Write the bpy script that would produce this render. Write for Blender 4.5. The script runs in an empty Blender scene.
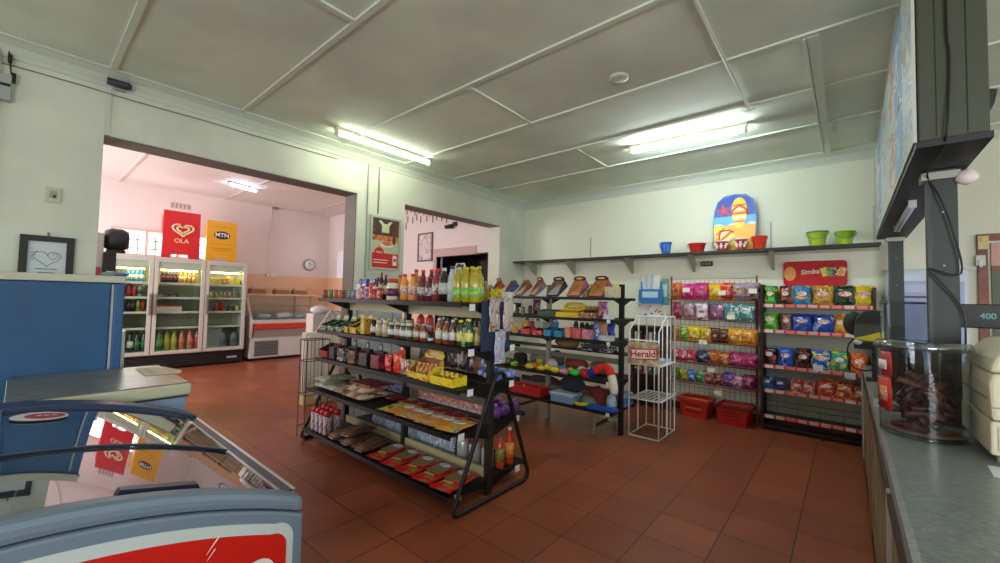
import bpy, math, random
import numpy as np
from mathutils import Matrix, Vector
random.seed(7)
PI = math.pi
COL = bpy.context.scene.collection
# ------------------------------------------------------------------ camera (measured from the vanishing points of the room)
H = 1.5
VX = np.array([18., 288.]); VY = np.array([848., 306.]); CC = np.array([500., 281.5])
F = math.sqrt(-float((VX-CC) @ (VY-CC)))
def _r(p):
    v = np.array([p[0]-CC[0], -(p[1]-CC[1]), -F]); return v/np.linalg.norm(v)
_Y = _r(VY); _X = -_r(VX); _Z = np.cross(_X, _Y)
R3 = np.array([_X, _Y, _Z])
def ray(u, v): return R3 @ np.array([u-CC[0], -(v-CC[1]), -F])
def atz(u, v, z):
    d = ray(u, v); t = (z-H)/d[2]; return (d[0]*t, d[1]*t)
def aty(u, v, y):
    d = ray(u, v); t = y/d[1]; return (d[0]*t, H+d[2]*t)
def atx(u, v, x):
    d = ray(u, v); t = x/d[0]; return (d[1]*t, H+d[2]*t)
def XU(u, y, z):      # x of the point of plane y, height z that lies in picture column u
    a = F*R3[:, 0] + (u-CC[0])*R3[:, 2]
    return -(a[1]*y + a[2]*(z-H))/a[0]
def YU(u, x, z):
    a = F*R3[:, 0] + (u-CC[0])*R3[:, 2]
    return -(a[0]*x + a[2]*(z-H))/a[1]
def ZV(v, x, y):
    a = F*R3[:, 1] - (v-CC[1])*R3[:, 2]
    return H - (a[0]*x + a[1]*y)/a[2]
cam = bpy.data.cameras.new('camera'); co = bpy.data.objects.new('camera', cam); COL.objects.link(co)
cam.sensor_width = 36; cam.lens = F/1000*36; cam.clip_start = .05; cam.clip_end = 200
m4 = Matrix([list(R3[0])+[0], list(R3[1])+[0], list(R3[2])+[H], [0, 0, 0, 1]])
co.matrix_world = m4
bpy.context.scene.camera = co

# ------------------------------------------------------------------ materials
def lin(c):
    o = []
    for k in c:
        k = k/255.
        o.append(k/12.92 if k <= .04045 else ((k+.055)/1.055)**2.4)
    return (o[0], o[1], o[2], 1)
_mc = {}
def M(c, rough=.5, metal=0, emit=0, name=None, coat=0, bump=0, bscale=40, var=0, vscale=5):
    key = (c, rough, metal, emit, coat, bump, bscale, var, vscale)
    if key in _mc: return _mc[key]
    m = bpy.data.materials.new(name or 'paint_%02x%02x%02x' % tuple(int(k) for k in c)); m.use_nodes = True
    nt = m.node_tree; b = nt.nodes['Principled BSDF']
    b.inputs['Base Color'].default_value = lin(c); b.inputs['Roughness'].default_value = rough
    b.inputs['Metallic'].default_value = metal
    if coat: b.inputs['Coat Weight'].default_value = coat; b.inputs['Coat Roughness'].default_value = .05
    if emit:
        b.inputs['Emission Color'].default_value = lin(c); b.inputs['Emission Strength'].default_value = emit
    if bump or var:
        tc = nt.nodes.new('ShaderNodeTexCoord')
    if bump:
        n = nt.nodes.new('ShaderNodeTexNoise'); n.inputs['Scale'].default_value = bscale; n.inputs['Detail'].default_value = 3
        nt.links.new(tc.outputs['Object'], n.inputs['Vector'])
        bp = nt.nodes.new('ShaderNodeBump'); bp.inputs['Strength'].default_value = bump; bp.inputs['Distance'].default_value = .01
        nt.links.new(n.outputs['Fac'], bp.inputs['Height']); nt.links.new(bp.outputs['Normal'], b.inputs['Normal'])
    if var:
        n = nt.nodes.new('ShaderNodeTexNoise'); n.inputs['Scale'].default_value = vscale; n.inputs['Detail'].default_value = 4
        nt.links.new(tc.outputs['Object'], n.inputs['Vector'])
        mx = nt.nodes.new('ShaderNodeMix'); mx.data_type = 'RGBA'
        mx.inputs['A'].default_value = lin(tuple(max(0, k*(1-var)) for k in c)); mx.inputs['B'].default_value = lin(tuple(min(255, k*(1+var)) for k in c))
        rp = nt.nodes.new('ShaderNodeMapRange'); rp.inputs[1].default_value = .35; rp.inputs[2].default_value = .65
        nt.links.new(n.outputs['Fac'], rp.inputs[0]); nt.links.new(rp.outputs[0], mx.inputs['Factor'])
        nt.links.new(mx.outputs['Result'], b.inputs['Base Color'])
    _mc[key] = m
    return m
def PR(cols, scale=3, rough=.4, wave=0):
    """printed packaging: patches of colour with crisp borders"""
    key = ('pr', tuple(cols), scale, rough, wave)
    if key in _mc: return _mc[key]
    m = bpy.data.materials.new('printed_packaging'); m.use_nodes = True
    nt = m.node_tree; b = nt.nodes['Principled BSDF']; b.inputs['Roughness'].default_value = rough
    tc = nt.nodes.new('ShaderNodeTexCoord'); mp = nt.nodes.new('ShaderNodeMapping')
    mp.inputs['Location'].default_value = (random.random()*9, random.random()*9, random.random()*9)
    nt.links.new(tc.outputs['Generated'], mp.inputs['Vector'])
    n = nt.nodes.new('ShaderNodeTexNoise'); n.inputs['Scale'].default_value = scale; n.inputs['Detail'].default_value = 2.5
    n.inputs['Distortion'].default_value = .6
    nt.links.new(mp.outputs['Vector'], n.inputs['Vector'])
    cr = nt.nodes.new('ShaderNodeValToRGB'); cr.color_ramp.interpolation = 'CONSTANT'
    e = cr.color_ramp.elements
    k = len(cols)
    e[0].position = 0; e[0].color = lin(cols[0])
    e[1].position = .3+.4/k if k > 1 else 1; e[1].color = lin(cols[1 % k])
    # the first colour is the ground colour; the others take the high and low tails
    pos = {2: [.56], 3: [.53, .61], 4: [.5, .56, .63]}.get(k, [.5])
    e[1].position = pos[0]
    for i in range(1, len(pos)):
        q = e.new(pos[i]); q.color = lin(cols[i+1])
    nt.links.new(n.outputs['Fac'], cr.inputs['Fac']); nt.links.new(cr.outputs['Color'], b.inputs['Base Color'])
    _mc[key] = m
    return m
def glassmat(tint=(235, 240, 240), refl=1.0, base=.04, name='clear_pane', rough=.0):
    key = ('gl', tint, refl, base, rough)
    if key in _mc: return _mc[key]
    m = bpy.data.materials.new(name); m.use_nodes = True; nt = m.node_tree
    for n in list(nt.nodes): nt.nodes.remove(n)
    out = nt.nodes.new('ShaderNodeOutputMaterial'); mx = nt.nodes.new('ShaderNodeMixShader')
    t = nt.nodes.new('ShaderNodeBsdfTransparent'); t.inputs['Color'].default_value = lin(tint)
    g = nt.nodes.new('ShaderNodeBsdfGlossy'); g.inputs['Roughness'].default_value = rough
    lw = nt.nodes.new('ShaderNodeLayerWeight'); lw.inputs['Blend'].default_value = .5
    fr = nt.nodes.new('ShaderNodeMath'); fr.operation = 'POWER'; fr.inputs[1].default_value = 4.0; nt.links.new(lw.outputs['Facing'], fr.inputs[0])
    mu = nt.nodes.new('ShaderNodeMath'); mu.operation = 'MULTIPLY_ADD'; mu.inputs[1].default_value = refl; mu.inputs[2].default_value = base; mu.use_clamp = True
    nt.links.new(fr.outputs[0], mu.inputs[0]); nt.links.new(mu.outputs[0], mx.inputs[0])
    nt.links.new(t.outputs[0], mx.inputs[1]); nt.links.new(g.outputs[0], mx.inputs[2]); nt.links.new(mx.outputs[0], out.inputs[0])
    _mc[key] = m
    return m
def liquid(c, rough=.1):
    """filled plastic or glass bottle: glossy coloured body"""
    return M(c, rough, coat=.6)

# ------------------------------------------------------------------ mesh builder
class MB:
    def __init__(s): s.v = []; s.f = []; s.mi = []; s.sm = []
    def add(s, vs, fs, mi=0, smooth=False):
        o = len(s.v); s.v += [tuple(p) for p in vs]
        for f in fs: s.f.append(tuple(i+o for i in f)); s.mi.append(mi); s.sm.append(smooth)
        return s
    def box(s, x0, x1, y0, y1, z0, z1, mi=0):
        v = [(x, y, z) for z in (z0, z1) for y in (y0, y1) for x in (x0, x1)]
        return s.add(v, [(0, 2, 3, 1), (4, 5, 7, 6), (0, 1, 5, 4), (2, 6, 7, 3), (0, 4, 6, 2), (1, 3, 7, 5)], mi)
    def frame(s, a0, a1, b0, b1, w, c0, c1, ax='x', mi=0, wt=None, wb=None):
        """rectangular frame; a, b = the two in-plane axes (b vertical), c0..c1 its thickness along ax"""
        wt = wt or w; wb = wb or w
        for p, q, r_, t in ((a0, a0+w, b0, b1), (a1-w, a1, b0, b1), (a0+w, a1-w, b0, b0+wb), (a0+w, a1-w, b1-wt, b1)):
            if ax == 'x': s.box(c0, c1, p, q, r_, t, mi)
            else: s.box(p, q, c0, c1, r_, t, mi)
        return s
    def lathe(s, prof, n=12, c=(0, 0, 0), mi=0, ax='z', smooth=True, sx=1, sy=1):
        vs = []; fs = []
        for r, z in prof:
            for k in range(n):
                a = 2*PI*k/n; p = (r*math.cos(a)*sx, r*math.sin(a)*sy, z)
                if ax == 'x': p = (p[2], p[0], p[1])
                if ax == 'y': p = (p[0], p[2], p[1])
                vs.append((p[0]+c[0], p[1]+c[1], p[2]+c[2]))
        L = len(prof)
        for i in range(L-1):
            for k in range(n):
                fs.append((i*n+k, i*n+(k+1) % n, (i+1)*n+(k+1) % n, (i+1)*n+k))
        fs.append(tuple(range(n))[::-1]); fs.append(tuple((L-1)*n+k for k in range(n)))
        return s.add(vs, fs, mi, smooth)
    def cyl(s, x, y, z0, z1, r, n=12, mi=0, r2=None): return s.lathe([(r, z0), (r if r2 is None else r2, z1)], n, (x, y, 0), mi)
    def tube(s, pts, r, n=6, mi=0, closed=False):
        P = [Vector(p) for p in pts]; L = len(P); vs = []; fs = []
        prev = None
        for i in range(L):
            a = P[(i-1) % L] if (i > 0 or closed) else P[i]
            b = P[(i+1) % L] if (i < L-1 or closed) else P[i]
            t = (b-a).normalized() if (b-a).length > 1e-9 else Vector((0, 0, 1))
            if prev is None: up = Vector((0, 0, 1)) if abs(t.z) < .9 else Vector((1, 0, 0))
            else: up = prev
            x = t.cross(up)
            if x.length < 1e-6: x = t.cross(Vector((0, 1, 0)))
            x.normalize(); y = x.cross(t).normalized(); prev = y
            for k in range(n):
                q = 2*PI*k/n + PI/n; vs.append(P[i] + x*r*math.cos(q) + y*r*math.sin(q))
        for i in range(L if closed else L-1):
            j = (i+1) % L
            for k in range(n): fs.append((i*n+k, i*n+(k+1) % n, j*n+(k+1) % n, j*n+k))
        if not closed: fs.append(tuple(range(n))); fs.append(tuple((L-1)*n+k for k in range(n)))
        return s.add(vs, fs, mi, n > 4)
    def prism(s, poly, a0, a1, ax='y', mi=0):
        """poly in the two other axes, extruded along ax from a0 to a1"""
        def P(p, a):
            if ax == 'y': return (p[0], a, p[1])
            if ax == 'x': return (a, p[0], p[1])
            return (p[0], p[1], a)
        n = len(poly); vs = [P(p, a0) for p in poly]+[P(p, a1) for p in poly]
        fs = [tuple(range(n)), tuple(range(2*n-1, n-1, -1))]+[(i, i+n, (i+1) % n+n, (i+1) % n) for i in range(n)]
        return s.add(vs, fs, mi)
    def blob(s, c, r, n=10, mi=0, bump=0, seed=0):
        rd = random.Random(seed); vs = []; fs = []; L = n//2+1
        ph = [rd.random()*6 for _ in range(6)]
        for i in range(L):
            t = PI*i/(L-1)
            for k in range(n):
                a = 2*PI*k/n; q = 1+bump*(math.sin(3*a+ph[0]+2*t)+.7*math.sin(5*t+ph[1]+2*a)+.5*math.sin(7*a+ph[2]))
                vs.append((c[0]+r[0]*q*math.sin(t)*math.cos(a), c[1]+r[1]*q*math.sin(t)*math.sin(a), c[2]+r[2]*q*math.cos(t)))
        for i in range(L-1):
            for k in range(n): fs.append((i*n+k, (i+1)*n+k, (i+1)*n+(k+1) % n, i*n+(k+1) % n))
        return s.add(vs, fs, mi, True)
    def build(s, name, mats, parent=None, loc=None, rz=0, bevel=0, rot=None):
        if not isinstance(mats, (list, tuple)): mats = [mats]
        me = bpy.data.meshes.new(name); me.from_pydata(s.v, [], s.f)
        for m in mats: me.materials.append(m)
        me.polygons.foreach_set('material_index', s.mi); me.polygons.foreach_set('use_smooth', s.sm)
        me.update()
        o = bpy.data.objects.new(name, me); COL.objects.link(o)
        if parent is not None: o.parent = parent
        if loc is not None: o.location = loc
        if rot is not None: o.rotation_euler = rot
        elif rz: o.rotation_euler = (0, 0, rz)
        if bevel:
            b = o.modifiers.new('bevel', 'BEVEL'); b.width = bevel; b.segments = 2; b.limit_method = 'ANGLE'
        return o
def empty(name, loc=(0, 0, 0), rz=0, rot=None):
    o = bpy.data.objects.new(name, None); COL.objects.link(o); o.location = loc; o.rotation_euler = rot or (0, 0, rz); o.empty_display_size = .1
    return o
def struct(o): o['kind'] = 'structure'; return o
REG = []
def T(o, desc, cat, place='', group=None, key=None, label=None):
    """register a top-level thing; its final label is written at the end"""
    o['category'] = cat
    if group: o['group'] = group
    if label: o['label'] = label
    else: REG.append((o, desc, place, key))
    return o
def dup(root, loc=None, rz=None):
    r = root.copy(); COL.objects.link(r)
    if loc is not None: r.location = loc
    if rz is not None: r.rotation_euler = (0, 0, rz)
    for ch in list(root.children):
        c = ch.copy(); COL.objects.link(c); c.parent = r
        for g in list(ch.children):
            d = g.copy(); COL.objects.link(d); d.parent = c
    return r
def text(s, size, mat, parent, loc, rot, name='lettering', extrude=.0015, shear=0, sx=1):
    cu = bpy.data.curves.new(name, 'FONT'); cu.body = s; cu.size = size; cu.align_x = 'CENTER'; cu.align_y = 'CENTER'; cu.extrude = extrude; cu.shear = shear; cu.offset = size*.018
    tmp = bpy.data.objects.new('tmp', cu); COL.objects.link(tmp)
    dg = bpy.context.evaluated_depsgraph_get(); dg.update()
    me = bpy.data.meshes.new_from_object(tmp.evaluated_get(dg)); bpy.data.objects.remove(tmp)
    me.materials.clear(); me.materials.append(mat)
    o = bpy.data.objects.new(name, me); COL.objects.link(o); o.parent = parent; o.location = loc; o.rotation_euler = rot; o.scale = (sx, 1, 1)
    return o
def arc(cx, cy, r, a0, a1, n=8): return [(cx+r*math.cos(a0+(a1-a0)*i/n), cy+r*math.sin(a0+(a1-a0)*i/n)) for i in range(n+1)]
def rrect(x0, x1, y0, y1, r, n=4):
    return arc(x1-r, y1-r, r, 0, PI/2, n)+arc(x0+r, y1-r, r, PI/2, PI, n)+arc(x0+r, y0+r, r, PI, 1.5*PI, n)+arc(x1-r, y0+r, r, 1.5*PI, 2*PI, n)
def ell(cx, cy, rx, ry, n=20): return [(cx+rx*math.cos(2*PI*i/n), cy+ry*math.sin(2*PI*i/n)) for i in range(n)]

WHITE = M((236, 236, 230), .45); BLACK = M((14, 14, 16), .45); DKMET = M((9, 9, 10), .55, name='black_powder_coat'); CHROME = M((190, 192, 195), .25, 1)
CREAM = M((216, 210, 188), .5)

# ================================================================== ROOM
XL, YB, ZC = -4.64, 6.15, 3.3
XO, ZO = -10.9, 3.65
YE = 5.5
# floor tiles
def tile_mat():
    m = bpy.data.materials.new('quarry_tiles'); m.use_nodes = True; nt = m.node_tree; b = nt.nodes['Principled BSDF']
    tc = nt.nodes.new('ShaderNodeTexCoord'); mp = nt.nodes.new('ShaderNodeMapping'); mp.inputs['Location'].default_value = (1.406+.378*60, -3.044+.369*60, 0)
    nt.links.new(tc.outputs['Object'], mp.inputs['Vector'])
    br = nt.nodes.new('ShaderNodeTexBrick'); br.offset = 0; br.squash = 1
    br.inputs['Scale'].default_value = 1; br.inputs['Brick Width'].default_value = .378; br.inputs['Row Height'].default_value = .369
    br.inputs['Mortar Size'].default_value = .0045; br.inputs['Mortar Smooth'].default_value = .3; br.inputs['Bias'].default_value = 0
    br.inputs['Color1'].default_value = lin((156, 84, 54)); br.inputs['Color2'].default_value = lin((140, 73, 47)); br.inputs['Mortar'].default_value = lin((62, 44, 38))
    nt.links.new(mp.outputs['Vector'], br.inputs['Vector'])
    n = nt.nodes.new('ShaderNodeTexNoise'); n.inputs['Scale'].default_value = 3; n.inputs['Detail'].default_value = 5
    nt.links.new(tc.outputs['Object'], n.inputs['Vector'])
    mx = nt.nodes.new('ShaderNodeMix'); mx.data_type = 'RGBA'; mx.blend_type = 'OVERLAY'; mx.inputs['Factor'].default_value = .35
    nt.links.new(br.outputs['Color'], mx.inputs['A']); nt.links.new(n.outputs['Fac'], mx.inputs['B']); nt.links.new(mx.outputs['Result'], b.inputs['Base Color'])
    rr = nt.nodes.new('ShaderNodeMapRange'); rr.inputs[3].default_value = .22; rr.inputs[4].default_value = .42
    nt.links.new(n.outputs['Fac'], rr.inputs[0]); nt.links.new(rr.outputs[0], b.inputs['Roughness'])
    bp = nt.nodes.new('ShaderNodeBump'); bp.inputs['Strength'].default_value = .35; bp.inputs['Distance'].default_value = .004; bp.invert = True
    nt.links.new(br.outputs['Fac'], bp.inputs['Height']); nt.links.new(bp.outputs['Normal'], b.inputs['Normal'])
    return m
struct(MB().box(XO-.2, 4.2, -3.2, 7.0, -.1, 0).build('floor', tile_mat()))
WALLG = M((219, 222, 206), .55, bump=.12, bscale=25, var=.03, vscale=2, name='pale_green_wall_paint')
WALLP = M((230, 217, 216), .6, bump=.1, bscale=20, name='pale_pink_wall_paint')
PEACH = M((240, 196, 160), .5, name='peach_wall_paint')
CEIL = M((226, 238, 220), .75, var=.04, vscale=1.2, name='ceiling_board')
TAUPE = M((150, 132, 126), .6)
TRIMG = M((206, 214, 198), .5)
HT = 2.772
# left wall with its two openings
w = MB()
O1, O2, O3, O4 = .40, 2.68, 3.40, 5.42
XI = XL-.26
w.box(XI, XL, -3.2, O1, 0, ZO); w.box(XI, XL, O2, O3, 0, ZO); w.box(XI, XL, O4, 7.0, 0, ZO)
w.box(XI, XL, O1, O2, HT, ZO); w.box(XI, XL, O3, O4, HT, ZO)
struct(w.build('wall_left', WALLG))
# painted lining of the first opening (darker) and the pale board on the pier
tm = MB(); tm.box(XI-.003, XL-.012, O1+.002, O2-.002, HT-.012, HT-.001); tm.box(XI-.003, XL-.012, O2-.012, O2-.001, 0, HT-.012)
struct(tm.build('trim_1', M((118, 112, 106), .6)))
tm = MB(); tm.box(XI-.003, XL-.012, O3+.002, O4-.002, HT-.012, HT-.001)
struct(tm.build('trim_2', M((140, 128, 120), .6)))
tm = MB(); tm.box(XL, XL+.012, O2+.03, O3-.0, 0, 1.36)
for k in range(4): tm.box(XL+.012, XL+.018, O2+.05+k*.17, O2+.058+k*.17, 0, 1.36, 1)
struct(tm.build('trim_3', [M((205, 218, 224), .4), M((150, 160, 165), .4)]))
# back wall and its low right stretch
struct(MB().box(XL, 4.2, YB, YB+.2, 0, ZC).build('wall_back', M((230, 232, 212), .55, bump=.1, bscale=25, name='cream_wall_paint')))
# wall behind the camera and wall to the right, each with window openings letting the daylight in
w = MB(); w.box(XI, 4.2, -3.3, -3.2, 0, .9); w.box(XI, 4.2, -3.3, -3.2, 2.5, ZC)
for a, b in ((XI, -3.8), (-1.8, 1.4), (3.6, 4.2)): w.box(a, b, -3.3, -3.2, .9, 2.5)
struct(w.build('wall_near', WALLG))
w = MB(); w.box(4.2, 4.3, -3.2, 6.35, 0, 1.0); w.box(4.2, 4.3, -3.2, 6.35, 2.5, ZC)
for a, b in ((-3.2, -1.5), (1.0, 2.0), (4.4, 6.35)): w.box(4.2, 4.3, a, b, 1.0, 2.5)
struct(w.build('wall_right', WALLG))
struct(MB().box(XL, 4.3, -3.3, YB+.2, ZC, ZC+.08).build('ceiling', CEIL))
# cornices
def cove(a, b, axis, sgn, name, z=ZC, d=.09):
    poly = [(0, 0), (0, -d)]+[(sgn*(d-d*math.cos(t*PI/12)), -d+d*math.sin(t*PI/12)) for t in range(1, 7)]
    s = MB()
    return poly
p = [(XL, ZC), (XL, ZC-.13), (XL+.012, ZC-.13), (XL+.02, ZC-.10), (XL+.05, ZC-.05), (XL+.10, ZC-.02), (XL+.12, ZC-.015), (XL+.12, ZC)]
s_ = MB(); s_.prism(p, -3.2, YB, 'y'); struct(s_.build('trim_4', TRIMG))
p = [(YB, ZC), (YB, ZC-.13), (YB-.012, ZC-.13), (YB-.02, ZC-.10), (YB-.05, ZC-.05), (YB-.10, ZC-.02), (YB-.12, ZC-.015), (YB-.12, ZC)]
s_ = MB(); s_.prism(p, XL, 4.2, 'x'); struct(s_.build('trim_5', TRIMG))
# ceiling battens
BAT = M((222, 232, 216), .6)
n_ = 6
def batten(x0, x1, y0, y1, h=.014):
    global n_
    struct(MB().box(x0, x1, y0, y1, ZC-h, ZC).build('trim_%d' % n_, BAT)); n_ += 1
for y in (-.5, .42, 1.36, 2.39, 3.32, 4.2, 5.05):
    batten(XL+.12, 4.2, y-.02, y+.02)
for a, b in ((.442, 1.338), (2.412, 3.298), (4.222, 5.028)): batten(-2.47, -2.43, a, b)
batten(-.19, -.13, 3.34, YB-.12, .018)
batten(-.212, -.195, 3.34, YB-.12, .02)
# skirting of the back wall
struct(MB().box(XL, 4.2, YB-.015, YB, 0, .1).build('baseboard_back', M((92, 52, 40), .4)))

# ---- the room beyond the openings
w = MB()
WY0, WY1, WZ0, WZ1 = YU(112, XO, 2.5), YU(163, XO, 2.5), 2.2, 2.74
zb = ZV(275, XO, 4)
def wallx(x0, x1, ya, yb, z0, z1, mi):
    w.box(x0, x1, ya, yb, z0, z1, mi)
WY1b = YU(206, XO, 2.4)
wallx(XO-.15, XO, -2.2, WY0, 0, zb, 1); wallx(XO-.15, XO, WY0, WY1b, 0, zb, 1); wallx(XO-.15, XO, WY1b, 7, 0, zb, 1)
wallx(XO-.15, XO, -2.2, 7, zb, WZ0, 0); wallx(XO-.15, XO, -2.2, WY0, WZ0, WZ1, 0); wallx(XO-.15, XO, WY1b, 7, WZ0, WZ1, 0)
wallx(XO-.15, XO, -2.2, 7, WZ1, ZO, 0)
struct(w.build('wall_far', [WALLP, PEACH]))
# window frame with burglar bars
wf = MB()
wf.box(XO-.055, XO+.028, WY0, WY1b, WZ0, WZ0+.04); wf.box(XO-.055, XO+.028, WY0, WY1b, WZ1-.04, WZ1)
for y in (WY0, (WY0*2+WY1b)/3, (WY0+WY1b*2)/3, WY1b): wf.box(XO-.06, XO+.03, y-.025, y+.025, WZ0, WZ1)
wfo = struct(wf.build('window_1', M((210, 190, 175), .5)))
bars = MB()
k = 0
y = WY0+.1
while y < WY1b: bars.box(XO-.09, XO-.08, y, y+.022, WZ0, WZ1); y += .14
for z in (WZ0+.15, WZ0+.32): bars.box(XO-.09, XO-.08, WY0, WY1b, z, z+.022)
bars.build('window_bars', M((150, 150, 150), .5), wfo)
# end wall of that room with a narrow window, a wide doorway and a side passage
ex0, ex1 = XU(337, YE, 2.2), XU(347, YE, 2.2); ez0, ez1 = ZV(280, ex0, YE), ZV(250, ex0, YE)
dx0, dx1 = XU(437, YE, 2.3), XU(494, YE, 2.3); dzt = ZV(256, dx0, YE)
dx1 = min(dx1, XI-.02)
w = MB()
w.box(XO, ex0, YE, YE+.15, 0, ZO); w.box(ex0, ex1, YE, YE+.15, 0, ez0, 0); w.box(ex0, ex1, YE, YE+.15, ez1, ZO)
w.box(ex1, dx0, YE, YE+.15, 0, ZO); w.box(dx0, dx1, YE, YE+.15, dzt, ZO); w.box(dx1, XI, YE, YE+.15, 0, ZO)
struct(w.build('wall_end', WALLP))
struct(MB().box(XO, dx0-.3, YE-.004, YE, 0, zb).build('trim_40', PEACH))
df = MB(); df.box(dx0-.10, dx0, YE-.02, YE+.1, 0, dzt-.02); df.box(dx0-.10, dx1-.35, YE-.02, YE+.1, dzt-.02, dzt+.14)
struct(df.build('door_1', M((196, 168, 165), .5)))
struct(MB().box(dx0-1.5, XI, YE+1.2, YE+1.25, 0, ZO).box(dx0-1.5, dx0-1.45, YE+.15, YE+1.2, 0, ZO).box(dx0+.35, dx0+.75, YE+.9, YE+.95, 0, 2.3).build('wall_passage', M((58, 44, 44), .7)))
struct(MB().box(XO-.15, XI, -2.3, -2.2, 0, ZO).build('wall_side', WALLP))
struct(MB().box(XO-.15, XI, -2.3, 7, ZO, ZO+.08).build('ceiling_beyond', M((232, 222, 220), .7)))
nn = 41
for y in (-.6, 1.2, 3.0, 4.8):
    struct(MB().box(XO, XI, y-.02, y+.02, ZO-.012, ZO).build('trim_%d' % nn, M((214, 200, 198), .6))); nn += 1
struct(MB().box(XO, XI, -2.2, -2.19, 0, .1).build('baseboard_side', M((92, 52, 40), .4)))

# ---- doorway on the far right of the back wall
d0 = XU(977, YB, 1.9); dt = ZV(235, d0, YB)
WOODR = M((122, 58, 34), .45, var=.15, vscale=8, name='varnished_wood')
df = MB(); df.frame(d0, d0+1.1, 0, dt, .065, YB-.05, YB, 'y', wb=.02)
dr = struct(df.build('door_2', WOODR))
dp = MB(); dp.box(d0+.09, d0+1.01, YB-.02, YB-.004, 1.92, dt-.09, 0); dp.box(d0+.09, d0+1.01, YB-.03, YB-.004, 1.87, 1.92, 1); dp.box(d0+.09, d0+1.01, YB-.02, YB-.004, 0, 1.87, 2)
dp.build('door_panel', [M((206, 158, 146), .5), WOODR, M((92, 100, 78), .5)], dr)
MB().lathe([(.0, -.02), (.03, -.02), (.035, .01), (.0, .012)], 10, (d0+.30, YB-.045, 1.68), 0, 'y').build('door_handle', BLACK, dr)
# ================================================================== FIXTURES
def tube_light(a, b, z, desc, place, warm, r=.016, strength=34, body=(226, 220, 196)):
    ax, ay = a; bx, by = b; L = math.hypot(bx-ax, by-ay); rz = math.atan2(by-ay, bx-ax)
    o = empty('fluorescent_light', ((ax+bx)/2, (ay+by)/2, z), rz)
    MB().box(-L/2, L/2, -.03, .03, -.035, 0).build('housing', M(body, .4), o, bevel=.006)
    MB().lathe([(r, -L/2+.03), (r, L/2-.03)], 10, (0, 0, -.065), 0, 'x').build('tube', M(warm, .4, emit=strength), o)
    for s in (-1, 1): MB().box(s*(L/2-.02)-.018, s*(L/2-.02)+.018, -.02, .02, -.09, -.02).build('lamp_holder', M(body, .4), o, bevel=.004)
    T(o, desc, 'light', place)
    return o
tube_light((-4.16, 2.12), (-4.14, 3.42), ZC-.0, 'lit fluorescent tube', 'on the ceiling above the left wall', (247, 253, 232), strength=13)
tube_light((-1.92, 4.53), (-.74, 4.62), ZC-.0, 'lit fluorescent tube', 'on the ceiling before the back wall', (232, 248, 250), r=.02, strength=44)
tube_light((-9.05, 2.5), (-9.25, 3.1), ZO-.0, 'small lit fluorescent tube', 'on the ceiling of the pink room beyond', (220, 236, 255), strength=20, body=(230, 222, 222))
rx, ry = atz(619, 77, ZC)
o = MB().lathe([(.075, 0), (.075, -.012), (.06, -.02), (.0, -.02)], 24).build('ceiling_plate', TRIMG, loc=(rx, ry, ZC)); T(o, '', 'plate', label='round blank cover plate on the ceiling between two battens')
# white conduit along the ceiling
o = MB().tube([(-.67, 4.26, ZC-.02), (-.67, 3.33, ZC-.022), (-.665, 2.4, ZC-.022), (-.66, 1.2, ZC-.02)], .011, 8).build('conduit', M((226, 226, 214), .5)); T(o, '', 'pipe', label='white conduit running along the ceiling to the second tube')
MB().box(-.72, -.62, 4.24, 4.28, ZC-.03, ZC-.014).build('junction_box', M((226, 226, 214), .5), o)
# cable along the top of the left wall and the little camera
cz = 3.12
pts = [(XL+.012, -1+.25*i, cz+.004*math.sin(i*1.7)) for i in range(12)]+[(XL+.012, 2.4, cz)]
o = MB().tube(pts, .0045, 6).build('cable', M((120, 126, 110), .5)); T(o, '', 'cable', label='thin dark cable along the top of the left wall')
cz_ = 3.20; cy_ = YU(121, XL+.10, cz_)
o = empty('security_camera', (XL+.0, cy_, cz_))
MB().box(.012, .04, -.03, .03, -.04, .04).build('bracket', M((170, 170, 165), .5), o)
MB().lathe([(.0, -.08), (.03, -.08), (.032, .05), (.02, .07), (.0, .07)], 12, (.075, .0, .0), 0, 'y').build('camera_body', M((60, 48, 66), .4), o)
MB().tube([(.03, .0, .03), (.07, -.03, .09), (.10, .03, .10), (.08, .06, .03)], .006, 6).build('cord', M((190, 190, 185), .5), o)
T(o, '', 'camera', label='small purple-black camera with looped cable high on the left wall')
# left-edge box and hanging connector
y_, z_ = atx(4, 88, XL)
o = MB().box(0, .06, -.10, .035, -.10, .09).build('electrical_box', M((170, 176, 170), .5), loc=(XL, y_, z_), bevel=.006); T(o, '', 'box', label='pale grey electrical box high at the left end of wall')
MB().box(.06, .063, -.02, .03, .0, .02).build('knockout', BLACK, o)
y_, z_ = atx(10, 60, XL)
o = MB().tube([(XL+.02, y_-.01, z_+.08), (XL+.03, y_, z_), (XL+.03, y_+.01, z_-.10), (XL+.03, y_+.025, z_-.17)], .005, 6).box(XL+.015, XL+.04, y_-.010, y_+.012, z_-.03, z_+.03).box(XL+.015, XL+.04, y_+.01, y_+.035, z_-.17, z_-.10).build('connector_cord', BLACK); T(o, '', 'cord', label='black connector dangling on a cord below the cornice corner')
o = MB().tube([(XL+.02, y_-.05, 3.26), (XL+.02, y_-.045, 3.0), (XL+.02, y_-.05, 2.0)], .012, 6).build('conduit', M((190, 196, 186), .5)); T(o, '', 'pipe', label='pale vertical conduit at the left end of the wall')
# wall switch
y_, z_ = atx(53, 195, XL)
o = MB().box(0, .014, -.042, .042, -.06, .06).build('light_switch', M((206, 204, 182), .4), loc=(XL, y_, z_), bevel=.004); T(o, '', 'switch', label='cream switch plate on the wall above the framed bird drawing')
MB().box(.014, .02, -.02, .02, -.025, .03).build('rocker', M((170, 168, 150), .4), o); MB().box(.02, .024, .0, .014, -.025, -.002).build('toggle', M((60, 50, 48), .4), o)
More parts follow.
